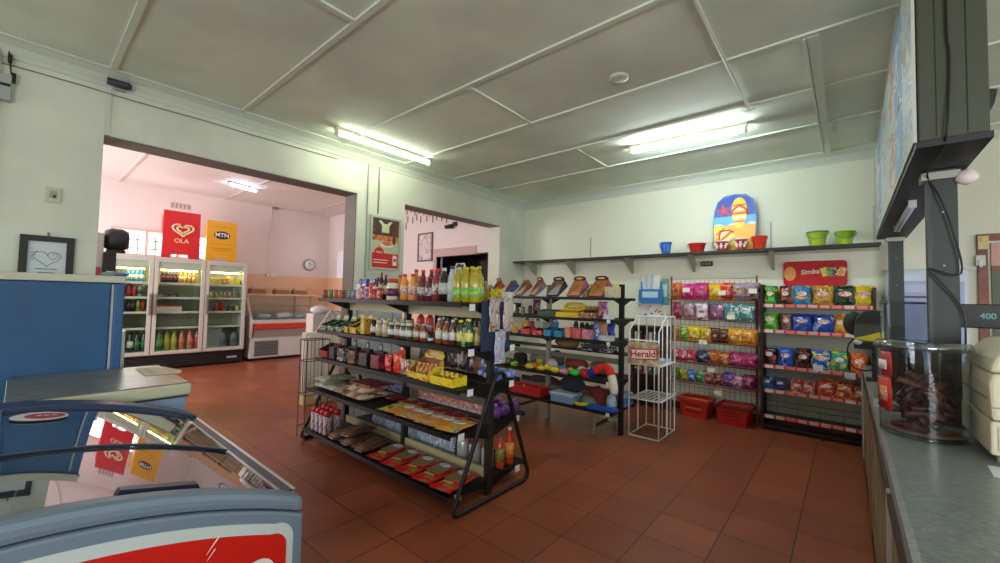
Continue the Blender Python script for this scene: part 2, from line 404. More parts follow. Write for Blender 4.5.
# surface conduits down the pier of the left wall
for u, ds in ((367, 'left'), (378, 'right')):
    y_, _ = atx(u, 200, XL); zt = 3.17; zbm = 2.56 if ds == 'right' else 1.4
    o = MB().tube([(XL+.012, y_, zt), (XL+.012, y_, zbm)], .009, 6).build('conduit', TRIMG)
    T(o, '', 'pipe', label='pale conduit down the wall %s the food poster' % ('left of' if ds == 'left' else 'to the top of'))
y_ = O1-.0
o = MB().box(XL, XL+.012, y_-.0, y_+.03, HT, 3.17).build('conduit', TRIMG); T(o, '', 'pipe', label='pale vertical strip over the left corner of the wide opening')

# framed drawing on the left wall (line drawing of a bird with two rows of captions)
y0, z0 = atx(20, 234, XL); y1, z1 = atx(75, 238, XL)
zc0 = ZV(290, XL, y0)
o = empty('framed_drawing', (XL, (y0+y1)/2, (z0+zc0)/2)); hw = (y1-y0)/2; hh = (z0-zc0)/2
MB().box(0, .012, -hw+.03, hw-.03, -hh+.03, hh-.03).build('print', M((206, 216, 222), .3), o)
fr = MB().frame(-hw, hw, -hh, hh, .042, 0, .03); fr.build('frame', BLACK, o)
heart = [(.6*16*math.sin(t)**3/16*.075, .6*(13*math.cos(t)-5*math.cos(2*t)-2*math.cos(3*t)-math.cos(4*t))/16*.075) for t in [2*PI*i/24 for i in range(24)]]
d = MB(); d.tube([(.014, p[0]*1.6, p[1]*1.4+.04) for p in heart], .0022, 4, closed=True); d.tube([(.014, p[0]*.6+.03, p[1]*.6+.055) for p in heart[:20]], .002, 4); d.tube([(.014, -.07, .02), (.014, -.085, .05), (.014, -.06, .06), (.014, -.085, .08), (.014, -.05, .085)], .002, 4)
for i in range(3): d.box(.012, .0135, -.055+.01*i, .055-.012*i, -.045-.028*i, -.040-.028*i)
d.build('line_drawing', M((60, 62, 70), .5), o)
T(o, '', 'picture', label='black framed heart-shaped bird line drawing behind the blue freezer top')
MB().box(0, .012, -.006, .006, hh, hh+.03).build('hook', M((120, 110, 100), .4), o)

# food poster on the pier
y0, z0 = atx(369.5, 214, XL); y1, z1 = atx(399.5, 218, XL); zb0 = ZV(268, XL, y0)
W_ = y1-y0; Hh = z0-zb0
o = empty('food_poster', (XL+.018, (y0+y1)/2, (z0+zb0)/2-.01)); hw = W_/2; hh = Hh/2
fr = MB().frame(-hw, hw, -hh, hh, .025, 0, .03); fr.build('frame', M((186, 196, 180), .35), o)
a, b = -hw+.026, hw-.026; c, d_ = -hh+.026, hh-.026; q = d_-c
pb = MB(); pb.box(0, .012, a, b, c, c+q*.3, 0); pb.box(0, .012, a, b, c+q*.3, c+q*.55, 1); pb.box(0, .012, a, b, c+q*.55, c+q*.66, 2); pb.box(0, .012, a, b, c+q*.66, d_, 3)
pb.build('print', [M((206, 42, 36), .3), PR([(196, 200, 160), (214, 190, 150), (168, 160, 120)], 4), PR([(216, 128, 60), (150, 60, 40), (230, 200, 150)], 5), PR([(70, 40, 34), (120, 60, 40), (40, 30, 30)], 5)], o)
g = MB(); g.prism(ell(.02, c+q*.47, .10, .03), .012, .016, 'x', 0); g.prism(ell(.02, c+q*.50, .07, .03), .014, .019, 'x', 1)
g.build('printed_plate', [M((236, 236, 226), .3), M((206, 110, 80), .4)], o)
g = MB(); g.prism([(-.06, c+q*.72), (.05, c+q*.72), (.05, c+q*.86), (.10, c+q*.97), (.05, c+q*.95), (.02, c+q*.90), (-.03, c+q*.90), (-.08, c+q*.97), (-.11, c+q*.95), (-.06, c+q*.86)], .012, .017, 'x')
g.build('printed_figure', M((214, 216, 170), .4), o)
MB().prism([(.11, c+q*.50), (.15, c+q*.50), (.15, c+q*.62), (.138, c+q*.70), (.122, c+q*.70), (.11, c+q*.62)], .012, .018, 'x').build('printed_bottle', M((110, 36, 28), .4), o)
g = MB(); g.prism(ell(-.09, c+q*.32, .07, .06), .012, .016, 'x', 0); g.tube([(.018, -.14+.012*i, c+q*.31+.012*math.sin(i*1.9)) for i in range(9)], .004, 4, 1)
g.box(.012, .016, a+.03, .05, c+.095, c+.105, 1); g.box(.012, .016, a+.03, .03, c+.06, c+.07, 1); g.box(.012, .016, hw-.11, hw-.05, c+.04, c+q*.27, 1); g.box(.016, .017, hw-.10, hw-.06, c+.09, c+.13, 0)
g.build('printed_badge', [M((206, 42, 36), .3), M((240, 236, 230), .4)], o)
T(o, '', 'poster', label='framed food poster with red lower half on wall between the openings')

# ================================================================== THE PINK ROOM'S CONTENTS
XF = -10.0
cy0 = YU(107, XF, 1.5); cy1 = YU(245, XF, 1.2); CH = 2.15
cool = empty('display_cooler', (XF, 0, 0))
ALU = M((196, 194, 188), .4); 
body = MB(); body.box(-.70, -.64, cy0, cy1, .28, CH); body.box(-.64, 0, cy0, cy0+.05, .28, CH); body.box(-.64, 0, cy1-.05, cy1, .28, CH); body.box(-.64, 0, cy0+.05, cy1-.05, CH-.06, CH)
body.box(-.64, -.02, cy0+.05, cy1-.05, .28, .36)
body.build('cabinet', M((206, 206, 196), .4), cool)
pl = MB(); pl.box(-.68, -.01, cy0, cy1, 0.03, .28, 0)
for k in range(4): pl.box(-.01, 0, cy0+.1, cy1-.5, .07+.045*k, .09+.045*k, 1)
pl.box(-.01, .0, cy1-.3, cy1-.12, .12, .16, 2)
pl.build('plinth', [M((24, 24, 28), .4), M((40, 40, 44), .4), M((170, 180, 190), .4)], cool)
dv = [cy0, YU(151.5, XF, 1.2), YU(203.5, XF, 1.2), cy1]
CL = ['left', 'middle', 'right']
for i in range(3):
    a, b = dv[i]+.008, dv[i+1]-.008
    d = MB(); fw = .06
    d.frame(a, b, .30, CH-.02, fw, 0.002, .05, wt=.07); d.box(.012, .03, a+fw, b-fw, CH-.20, CH-.09, 1)
    dd = d.build('door', [ALU, M((170, 186, 168), .3)], cool)
    MB().box(.02, .026, a+fw, b-fw, .30+fw, CH-.2).build('glass_pane', glassmat((238, 244, 240), .25, .01), dd)
    hy = b-.03 if i == 0 else a+.03
    MB().box(.05, .085, hy-.015, hy+.015, 1.05, 1.45).build('handle', M((150, 145, 140), .3, .6), dd, bevel=.005)
    MB().lathe([(.012, a+fw+.05), (.012, b-fw-.05)], 8, (-.06, 0, CH-.24), 0, 'y').build('lamp_tube', M((255, 236, 160), .4, emit=14), cool)
    MB().box(-.64, -.636, a+.03, b-.03, .36, CH-.06).build('back_panel', M((190, 188, 168), .5), cool)
    for z in (.36, .80, 1.10, 1.38, 1.66):
        MB().box(-.10, -.085, b-fw-.02, b-fw-.005, .9, 1.9) if False else None
        s = MB(); s.box(-.6, -.06, a+.03, b-.03, z-.01, z, 0); s.box(-.06, -.05, a+.03, b-.03, z-.03, z+.012, 1)
        if z > .4: s.build('shelf', [M((150, 150, 146), .5), M((226, 226, 216), .4)], cool)
T(cool, '', 'cooler', label='white three-door glass drinks cooler on black plinth in the pink room')

def bottle(c, cap, lab, r=.035, h=.24, name='drink_bottle', neck=.35, n=12, labz=(.22, .55), mat=None):
    b = MB().lathe([(r*.82, 0), (r, .012), (r, h*.58), (r*.93, h*.66), (r*neck, h*.86), (r*neck, h*.93)], n).build(name, mat or liquid(c))
    MB().lathe([(r*neck*1.18, h*.91), (r*neck*1.18, h), (0, h)], n).build('cap', M(cap, .4), b)
    if lab: MB().lathe([(r*1.02, h*labz[0]), (r*1.02, h*labz[1])], n).build('label', lab if not isinstance(lab, tuple) else M(lab, .5), b)
    return b
def can(c, r=.033, h=.12, name='drink_can', top=(180, 182, 184)):
    b = MB().lathe([(r*.88, 0), (r, .008), (r, h-.012), (r*.86, h-.002)], 12).build(name, c if not isinstance(c, tuple) else M(c, .35))
    MB().lathe([(r*.87, h-.006), (r*.87, h), (r*.8, h), (r*.78, h-.004), (0, h-.004)], 12).build('lid', M(top, .3, .8), b)
    return b
def place_in_cooler(proto, us, z, desc, cat, place, dx=-.13):
    for k, u in enumerate(us):
        o = proto if k == 0 else dup(proto)
        o.location = (XF+dx, YU(u, XF+dx, z+.1), z)
        T(o, desc, cat, place)
P0 = "in the cooler's left door"; P1 = "in the cooler's middle door"; P2 = "in the cooler's right door"
mk = lambda c, cap, lab, r=.039, h=.25: bottle(c, cap, lab, r, h)
place_in_cooler(mk((60, 140, 200), (30, 80, 170), (220, 236, 240)), (128, 132.6, 137.2, 141.8), 1.662, 'small blue drink bottle', 'bottle', P0)
place_in_cooler(mk((160, 50, 50), (180, 30, 30), (190, 60, 60)), (129, 134.5), 1.382, 'small red drink bottle', 'bottle', P0)
place_in_cooler(mk((150, 170, 160), (60, 60, 60), (70, 90, 80)), (140,), 1.382, 'small clear drink bottle with dark label', 'bottle', P0)
place_in_cooler(mk((40, 28, 26), (200, 190, 180), (50, 40, 60)), (129, 133.6), 1.102, 'small dark cola bottle', 'bottle', P0)
place_in_cooler(mk((160, 150, 50), (60, 60, 50), (120, 120, 40)), (138.3,), 1.102, 'small yellow-green drink bottle', 'bottle', P0)
place_in_cooler(mk((130, 60, 40), (60, 60, 50), (150, 40, 40)), (143,), 1.102, 'small brown-red drink bottle', 'bottle', P0)
place_in_cooler(mk((26, 40, 34), (20, 20, 20), (226, 226, 220), .05, .36), (130,), .362, 'big dark bottle with white label', 'bottle', P0)
place_in_cooler(mk((40, 74, 56), (20, 30, 26), (60, 120, 80), .05, .36), (137, 143.5), .362, 'big dark green bottle', 'bottle', P0)
place_in_cooler(mk((50, 24, 52), (180, 40, 60), (110, 40, 90)), (163, 167.2, 171.4, 175.6), 1.662, 'small purple drink bottle with red cap', 'bottle', P1)
place_in_cooler(mk((226, 140, 70), (230, 150, 90), (236, 190, 150)), (180.6, 185, 189.4, 193.8), 1.662, 'small orange drink bottle', 'bottle', P1)
place_in_cooler(mk((40, 150, 80), (30, 120, 60), (120, 200, 120), .05, .38), (159.5,), .362, 'big green soft-drink bottle', 'bottle', P1)
place_in_cooler(mk((190, 190, 60), (60, 150, 60), (210, 200, 90), .05, .38), (166.5, 173.5), .362, 'big yellow-green soft-drink bottle', 'bottle', P1)
place_in_cooler(mk((226, 120, 90), (220, 100, 60), (230, 140, 110), .05, .38), (181.5, 189.5), .362, 'big coral soft-drink bottle', 'bottle', P1)
place_in_cooler(mk((205, 60, 50), (200, 40, 40), (220, 80, 70), .05, .38), (197,), .362, 'big red soft-drink bottle', 'bottle', P1)
yy = YU(168, XF-.2, 1.15)
o = MB().box(-.15, .12, -.20, .20, 0, .10).build('carton_tray', M((226, 222, 212), .6), loc=(XF-.22, yy, 1.102)); MB().box(-.13, .10, -.18, .18, .10, .13).build('contents', M((176, 60, 60), .5), o); T(o, '', 'box', label="white carton with red packets on the cooler's middle-door shelf")
for u in (164, 174): 
    o = MB().lathe([(.05, 0), (.07, .02), (.075, .06), (.0, .07)], 14).build('food_tub', M((120, 110, 104), .4), loc=(XF-.2, YU(u, XF-.2, 1.42), 1.382)); MB().lathe([(.078, .055), (.078, .07), (0, .074)], 14).build('lid', M((90, 84, 80), .4), o); T(o, 'low brown lidded tub', 'tub', P1)
for k, (u, c) in enumerate(((212, (226, 190, 80)), (217.5, (206, 170, 60)), (224, (190, 60, 50)), (230, (230, 206, 90)), (236, (220, 200, 60)))):
    o = MB().box(-.1, .08, -.055, .055, 0, .13 if k != 3 else .19).build('juice_carton', PR([c, (236, 226, 190), (120, 70, 40)], 4), loc=(XF-.16, YU(u, XF-.16, 1.72), 1.662), bevel=.004)
    MB().lathe([(.012, .13), (.012, .15)], 8).build('cap', M((236, 236, 230), .4), o)
    T(o, ('yellow carton', 'small yellow carton', 'red carton', 'tall pale yellow carton', 'bright yellow carton')[k], 'carton', "on the top shelf in the cooler's right door")
cp = MB().lathe([(.032, 0), (.045, .12)], 12).build('yoghurt_cup', PR([(196, 180, 150), (120, 84, 60), (226, 220, 206)], 4)); MB().lathe([(.048, .118), (.048, .126), (0, .126)], 12).build('lid', M((226, 222, 210), .4), cp)
place_in_cooler(cp, (212, 216.5, 221, 225.5, 230, 234.5), 1.382, 'brown and cream lidded cup', 'cup', P2)
place_in_cooler(can((44, 50, 54)), (213, 228, 233), 1.102, 'dark drink can on the third shelf', 'can', P2)
place_in_cooler(can((190, 40, 44), .040, .19), (217.5, 221.6), 1.102, 'tall red drink can', 'can', P2)
o = can((210, 190, 90), .036, .12); place_in_cooler(o, (237,), 1.102, 'small yellow drink can', 'can', P2)
wb = bottle((120, 140, 150), (60, 70, 80), (90, 110, 130), .07, .34, 'water_bottle', .3, mat=liquid((110, 128, 136)))
place_in_cooler(wb, (222.5, 233.5), .362, 'big clear water bottle', 'bottle', P2)
o = MB().box(-.1, .1, -.14, .14, 0, .40).build('white_crate', M((180, 190, 196), .4), loc=(XF-.2, YU(212.5, XF-.2, .6), .362), bevel=.01); MB().box(.1, .104, -.12, .12, .03, .37).build('front_panel', M((160, 172, 180), .3), o); T(o, '', 'crate', label="grey-white upright block at the foot of the cooler's right door")
# the two advertising boards standing on the cooler
def heart_curve(s, cx, cz, t0=0, t1=2*PI, n=30):
    return [(cx+s*16*math.sin(t)**3/16, cz+s*(13*math.cos(t)-5*math.cos(2*t)-2*math.cos(3*t)-math.cos(4*t))/16) for t in [t0+(t1-t0)*i/n for i in range(n+1)]]
def ad_board(u0, u1, vt, c, name):
    x = XF-.25; y0 = YU(u0, x, 2.6); y1 = YU(u1, x, 2.6); zt = ZV(vt, x, (y0+y1)/2); w_ = y1-y0; h = zt-CH
    o = empty(name, (x, (y0+y1)/2, CH)); hw = w_/2
    MB().prism([(-hw, 0), (-hw*.55, 0), (-hw*.5, .09), (hw*.35, .09), (hw*.45, 0), (hw, 0), (hw*.97, h), (-hw*.97, h)], 0, .02, 'x').build('board', c, o)
    MB().prism([(-hw, 0), (-hw+.03, 0), (-hw*.95+.03, h*.9), (-hw*.95, h*.9)], -.16, -.02, 'x').build('rear_leg', c, o)
    return o, w_, h
o, w_, h = ad_board(162, 200, 212, M((206, 34, 40), .35), 'advertising_board')
CRM = M((232, 206, 160), .4)
for s, t0, t1 in ((.21, .35, 5.6), (.12, .5, 5.9)):
    MB().tube([(.026, a*1.0, b*.75) for a, b in heart_curve(s*w_/.75, 0.02, h*.62/.75, t0, t1)], .022*w_/.7, 6).build('heart_logo', CRM, o)
text('OLA', .12, CRM, o, (.022, 0, h*.38), (PI/2, 0, PI/2))
T(o, '', 'sign', label='red board with cream heart logo standing on the glass-door cooler')
o, w_, h = ad_board(206, 236.5, 222, M((224, 160, 30), .4), 'advertising_board')
MB().prism(ell(0, h*.66, w_*.27, .085), .02, .024, 'x').build('oval_badge', M((24, 30, 50), .4), o)
text('MTN', .12, WHITE, o, (.026, 0, h*.66), (PI/2, 0, PI/2))
g = MB(); g.box(.02, .022, -w_*.33, w_*.36, h*.32, h*.34); g.box(.02, .022, -w_*.33, w_*.2, h*.27, h*.285)
for a, b, c, d in ((-.36, .36, .86, .87), (-.36, .36, .44, .45)): g.box(.02, .022, a*w_, b*w_, c*h, d*h)
g.build('printed_lines', M((170, 120, 40), .4), o)
T(o, '', 'sign', label='yellow board with black oval badge standing on the glass-door cooler')

# butcher's display counter
bx = XF+.0
by0 = 3.30; by1 = YU(322, bx, .9)
z_b = 1.42
bc = empty('refrigerated_counter', (bx, 0, 0))
MB().box(-.85, 0, by0+.04, by1, .06, .52).build('base', M((206, 212, 214), .4), bc, bevel=.01)
MB().box(-.8, -.04, by0+.06, by1-.02, 0, .06).build('plinth', BLACK, bc)
g = MB(); yv0 = YU(254, bx, .3); yv1 = YU(278, bx, .3); g.box(0, .008, yv0, yv1, .10, .44, 0)
for k in range(6): g.box(.008, .014, yv0+.02, yv1-.02, .13+k*.05, .15+k*.05, 1)
g.build('vent_grille', [M((120, 122, 124), .4), M((70, 72, 74), .4)], bc)
MB().box(.0, .02, by0+.10, by1, .52, .74).build('lower_band', M((150, 140, 140), .4), bc)
MB().box(-.02, .06, by0+.10, by1, .70, .82).build('red_band', M((204, 62, 44), .35), bc, bevel=.01)
MB().box(-.85, .05, by0+.06, by1, .82, .90).build('deck', M((206, 204, 198), .35), bc, bevel=.01)
MB().prism([(-.85, .52), (.02, .52), (.08, .82), (.04, .9), (-.35, 1.46), (-.45, 1.48), (-.5, 1.44), (-.1, .98), (-.85, .98)], by0+.02, by0+.07, 'y').build('end_panel', M((196, 190, 178), .4), bc)
MB().prism([(.02, .90), (-.38, 1.45), (-.40, 1.45), (-.0, .90)], by0+.12, by1-.02, 'y').build('front_glass', glassmat((244, 250, 250), .5, .04), bc)
MB().box(-.62, -.30, by0+.02, by1, 1.45, 1.49).build('top_shelf', M((200, 196, 186), .4), bc)
MB().box(-.6, -.3, by0+.1, by1-.05, 1.20, 1.215).build('glass_shelf', M((140, 150, 150), .3), bc)
for y in (by0+.12, (by0+by1)/2+.4, by1-.03): MB().box(-.62, -.59, y-.015, y+.015, .9, 1.46).build('post', M((170, 170, 166), .35), bc)
MB().box(-.85, -.7, by0+.1, by1, .9, 1.04).build('inner_back', M((190, 210, 220), .4), bc)
T(bc, '', 'counter', label='refrigerated meat counter with red band and sloping glass in pink room')
for k, u in enumerate((257, 281, 299)):
    o = MB().box(-.1, .1, -.16, .16, 0, .10).build('cardboard_box', M((160, 104, 66), .7), loc=(bx-.45, YU(u, bx-.45, 1.5), 1.49)); MB().box(-.1, .1, -.14, .16, .10, .135).build('contents', PR([(210, 190, 160), (120, 70, 50), (230, 226, 220)], 5), o)
    T(o, 'small brown box', 'box', 'on top of the meat counter')
for k, (u, c, s) in enumerate(((264, (200, 214, 222), .16), (284, (214, 220, 224), .2), (300, (180, 200, 210), .13))):
    o = MB().blob((0, 0, s*.4), (s*.7, s, s*.42), 12, bump=.08, seed=k).build('wrapped_tray', M(c, .25), loc=(bx-.40, YU(u, bx-.40, 1.0), .905)); T(o, 'pale wrapped parcel', 'parcel', 'behind the glass of the meat counter')
# clock, double socket with conduit, wall notice
y_, z_ = atx(309, 265, XO)
o = empty('wall_clock', (XO, y_, z_)); MB().lathe([(.15, 0), (.15, .035), (.13, .04)], 24, (0, 0, 0), 0, 'x').build('rim', M((120, 124, 130), .3), o)
MB().lathe([(.13, .036), (.13, .042)], 24, (0, 0, 0), 0, 'x').build('dial', M((236, 238, 240), .4), o)
MB().box(.042, .047, -.006, .006, -.01, .10).box(.042, .047, -.01, .07, -.006, .006).build('hands', BLACK, o)
T(o, '', 'clock', label='round grey-rimmed clock on the pink wall')
y_, z_ = atx(266, 275, XO)
o = empty('socket_outlet', (XO, y_, z_)); MB().box(0, .03, -.07, .06, -.04, .04).build('plate', M((236, 232, 226), .4), o); MB().box(0, .03, .09, .22, -.04, .04).build('plate', M((236, 232, 226), .4), o)
MB().box(.03, .035, -.04, .0, -.02, .02).build('switch_rocker', M((190, 40, 40), .4), o)
T(o, '', 'socket', label='paired white sockets on the peach band of the pink wall')
zt = ZV(207, XO, y_)
o = MB().tube([(XO+.02, y_+.05, z_+.04), (XO+.02, y_+.05, zt), (XO+.02, y_+.10, zt+.02)], .016, 6).build('conduit', M((240, 226, 222), .5)); T(o, '', 'pipe', label='white conduit rising from the sockets to the pink wall lamp')
o = MB().box(XO+.0, XO+.10, y_+.06, y_+.20, zt-.04, zt+.05).build('wall_sensor', M((150, 130, 130), .5), bevel=.01); MB().tube([(XO+.05, y_+.06, zt+.0), (XO+.04, y_-.3, zt+.06), (XO+.04, y_-1.6, zt+.30)], .01, 5).build('cord', M((200, 190, 190), .5), o); T(o, '', 'sensor', label='small grey sensor high on the pink wall with trailing cord')
y_, z_ = atx(179.5, 206, XO)
o = MB().box(0, .01, -.16, .16, -.07, .07).build('air_vent', M((214, 196, 192), .5), loc=(XO, y_, z_))
g = MB(); [g.box(.01, .014, -.14+.07*k, -.10+.07*k, -.05, .05) for k in range(5)]; g.build('slot', M((170, 150, 148), .5), o); T(o, '', 'vent', label='small pale air vent above the red board')
# poster and camera on the end wall
x0 = XU(418.5, YE, 2.5); x1 = XU(433, YE, 2.5); zt = ZV(234, x0, YE); zl = ZV(262, x0, YE)
o = empty('framed_poster', ((x0+x1)/2, YE, (zt+zl)/2)); hw = (x1-x0)/2; hh = (zt-zl)/2
fr = MB().frame(-hw, hw, -hh, hh, .03, -.03, 0, 'y'); fr.build('frame', M((110, 92, 92), .4), o)
MB().box(-hw+.03, hw-.03, -.015, -.002, -hh+.03, hh-.03).build('print', PR([(222, 206, 206), (190, 160, 160), (240, 236, 240)], 3), o)
T(o, '', 'picture', label='thin-framed pale poster on the wall seen through the second opening')
x_, z_ = aty(451, 226, YE)
o = empty('security_camera', (XU(451, YE-.05, 2.9), YE, ZV(226, XU(451, YE, 2.9), YE)))
MB().box(.05, .12, -.06, 0, -.02, .06).build('bracket', M((40, 38, 40), .4), o); MB().lathe([(0, -.10), (.04, -.10), (.045, .08), (0, .09)], 12, (-.04, -.06, -.02), 0, 'x').build('camera_body', BLACK, o)
T(o, '', 'camera', label='black camera on the pink wall above the inner doorway')
# hanging dark strips (ceiling mobile) seen at the top of the second opening
k = 0
for u, v, c in ((407, 211, 0), (411, 209, 0), (415, 212, 0), (419, 210, 0), (424, 212, 0), (430, 213, 0), (437, 216, 0), (408, 219, 0), (413, 220, 0), (421, 219, 0), (417, 217, 0), (427, 218, 0), (433, 219, 0), (442, 217, 0), (406.5, 226, 0), (447, 219, 0)):
    yq = 4.9; x_ = XU(u, yq, 3.1); z_ = ZV(v, x_, yq)
    o = MB().box(-.012, .012, -.004, .004, -.07, .06).build('hanging_strip', M((110, 92, 92), .5), loc=(x_, yq, z_)); MB().tube([(0, 0, .06), (0, 0, ZO-z_)], .002, 4).build('string', M((190, 180, 180), .5), o)
    T(o, 'dark hanging strip decoration', 'decoration', 'seen at the top of the second opening', 'hanging strip decorations', label='one of the small dark strips hanging at the second opening\'s top')
# narrow branded fridge seen at the left edge of the opening
xs = -6.3
ya = YU(97, xs, 1.9); yb2 = YU(103.5, xs, 1.9)
o = empty('drinks_fridge', (xs, 0, 0))
MB().box(-.6, 0, ya-.5, yb2, .0, ZV(233, xs, yb2)).build('cabinet', M((190, 190, 190), .4), o, bevel=.01)
MB().box(.0, .02, ya-.5, yb2-.02, .9, 1.75).build('door_graphic', PR([(176, 40, 40), (210, 200, 196), (60, 30, 30)], 2), o)
MB().box(-.6, .05, yb2, yb2+.10, 0, ZV(252, xs, yb2)).build('door_edge', BLACK, o)
T(o, '', 'fridge', label='narrow red and white fridge at the left edge of the opening')
zt = ZV(252, xs, yb2+.1)
o = MB().lathe([(.0, -.10), (.10, -.10), (.13, -.05), (.13, .05), (.10, .10), (0, .10)], 18, (0, 0, 0), 0, 'y').build('round_speaker', M((44, 44, 52), .4), loc=(xs-.15, yb2+.115, zt+.15)); MB().box(-.05, .05, -.08, .08, -.15, -.12).build('foot', BLACK, o); T(o, '', 'speaker', label='round dark unit on top of the narrow fridge by the opening')
# cream cabinet with ribbed panels just past the wide opening, wire stand before it
fx = -5.6; fy0 = YU(304, fx, .3)+.0; fy1 = fy0+.62; CHT = ZV(333, fx, fy0)
o = empty('ribbed_cabinet', (fx, fy0, 0))
MB().box(-.12, 0, 0, fy1-fy0, .0, .12).build('base', M((224, 206, 150), .5), o); MB().box(-.12, 0, .0, fy1-fy0, .12, CHT).build('carcass', M((226, 222, 214), .5), o, bevel=.006)
g = MB(); [g.box(.0, .03, .02+k*.12, .10+k*.12, .06 if k else .3, CHT-.04) for k in range(5)]; g.build('ribbed_panel', M((236, 232, 226), .4), o)
T(o, '', 'cabinet', label='cream ribbed cabinet behind the left end of the centre shelving')
o = MB().prism([(.15, 0), (.62, 0), (.60, .28), (.36, .30)], -.03, 0, 'x').build('patterned_sheet', PR([(228, 222, 220), (70, 66, 70), (236, 232, 230)], 26), loc=(fx-.04, fy0, CHT+.002)); T(o, '', 'sheet', label='white sheet with dark specks on top of the ribbed cabinet')
o = MB().blob((0, 0, .06), (.12, .16, .07), 12).build('white_bowl', M((226, 224, 230), .35), loc=(-6.6, YU(320, -6.6, 1.3), 1.19))
MB().box(-.12, .12, -.16, .16, -1.19, .0).build('stand', M((206, 196, 190), .5), o); T(o, '', 'scale', label='white rounded scale on stand between meat counter and shelving')
wx = -4.44; wy = YU(299, wx, .6)
wr = MB()
for dx_ in (0, .16):
    for dy_ in (0, .24): wr.tube([(dx_, dy_, .12), (dx_, dy_, 1.02)], .005, 5)
for z in (.12, .45, .80, 1.02): wr.tube([(0, 0, z), (.16, 0, z), (.16, .24, z), (0, .24, z)], .005, 5, closed=True)
fr = wr.build('wire_stand', M((70, 62, 60), .4), loc=(wx, wy, 0))
g = MB(); [g.tube([(0, .04*k, .45), (0, .04*k, 1.02)], .003, 4) for k in range(1, 6)]; [g.tube([(0.04*k, 0, .45), (0.04*k, 0, .80)], .003, 4) for k in range(1, 4)]; g.build('wire_infill', M((90, 84, 80), .4), fr)
g = MB(); [g.tube([(a, b, 0), (a, b, .12)], .006, 5) for a in (0, .16) for b in (0, .24)]; g.build('foot', M((70, 62, 60), .4), fr)
T(fr, '', 'stand', label='thin dark wire stand at the left end of the centre shelving')
# ================================================================== CENTRE SHELVING (double-sided, tubular end frames)
GX0, GX1, GY = -4.25, -2.10, 2.40
G1F = [(1.96, .13), (1.98, .54), (2.06, .84), (2.06, 1.13), (2.06, 1.46)]
OLIVE = M((176, 166, 130), .5)
g1 = empty('gondola_shelving', ((GX0+GX1)/2, GY, 0)); hx = (GX1-GX0)/2
def shelf_mb(x0, x1, y0, y1, z, lip=.03, t=.012):
    m = MB(); m.box(x0, x1, y0, y1, z-t, z)
    yo = y0 if abs(y0) > abs(y1) else y1
    s_ = -1 if yo == y0 else 1
    m.box(x0, x1, min(yo, yo+s_*.012), max(yo, yo+s_*.012), z-lip, z+.006)
    return m
for i, (yf, z) in enumerate(G1F):
    d = GY-yf
    for s in (-1, 1):
        a, b = (-d, -.03) if s < 0 else (.03, d)
        sh = shelf_mb(-hx, hx, a, b, z).build('shelf', DKMET, g1)
        MB().box(hx+.0005, hx+.003, s*(d-.10)-.03, s*(d-.10)+.03, z-.055, z-.005).build('price_tag', M((236, 238, 240), .5), sh)
        for x in (-hx+.01, 0, hx-.01): MB().prism([(s*.03, z-.013), (s*(d-.03), z-.013), (s*.03, z-.013-(.10 if i else .06))], x-.004, x+.004, 'x').build('bracket', DKMET, sh)
for x in (-hx+.02, 0, hx-.02):
    MB().box(x-.02, x+.02, -.028, .028, 0.0, 1.47).build('upright', M((40, 38, 34), .5), g1)
for z0, z1, c in ((1.34, 1.43, OLIVE), (.115, .19, M((196, 184, 140), .5)), (.66, .72, M((90, 86, 76), .5))):
    for sx in (-1, 1):
        MB().box(min(sx*.022, sx*(hx-.042)), max(sx*.022, sx*(hx-.042)), -.012, .012, z0, z1).build('cross_rail', c, g1)
for sx in (-1, 1):
    x = sx*(hx+.06)
    pts = [(x, -.03, .86)]
    loop = [(x, -.385, .02)]+[(x, -.40+.02*i, .012) for i in (1,)]
    A = Vector((x, -.40, .03)); B = Vector((x, .40, .03))
    def rnd(P, Q, R, r, n=5):
        a = (P-Q).normalized()*r; b = (R-Q).normalized()*r
        return [tuple((Q+a)*(1-t)**2 + Q*2*t*(1-t) + (Q+b)*t**2) for t in [i/n for i in range(n+1)]]
    TL = Vector((x, -.02, .93)); TR = Vector((x, .06, .93)); BL = Vector((x, -.455, .017)); BR = Vector((x, .43, .017))
    loop = rnd(TL, BL, BR, .07)+rnd(BL, BR, TR, .10)+rnd(BR, TR, TL, .035, 3)+rnd(TR, TL, BL, .035, 3)
    MB().tube(loop, .017, 8, closed=True).build('end_frame', DKMET, g1)
ep = MB(); ep.box(hx+.012, hx+.03, -.155, .165, 1.10, 1.475, 0)
epo = ep.build('end_panel', M((44, 58, 84), .45), g1)
ho = MB()
for i in range(6):
    for j in range(12): ho.box(hx+.03, hx+.0307, -.13+.048*i, -.122+.048*i, .93+.045*j, .938+.045*j) if j > 3 else None
ho.build('perforation', M((20, 26, 40), .6), epo)
T(g1, '', 'shelving', label='black double-sided shelving with looped tubular end frame in the centre')

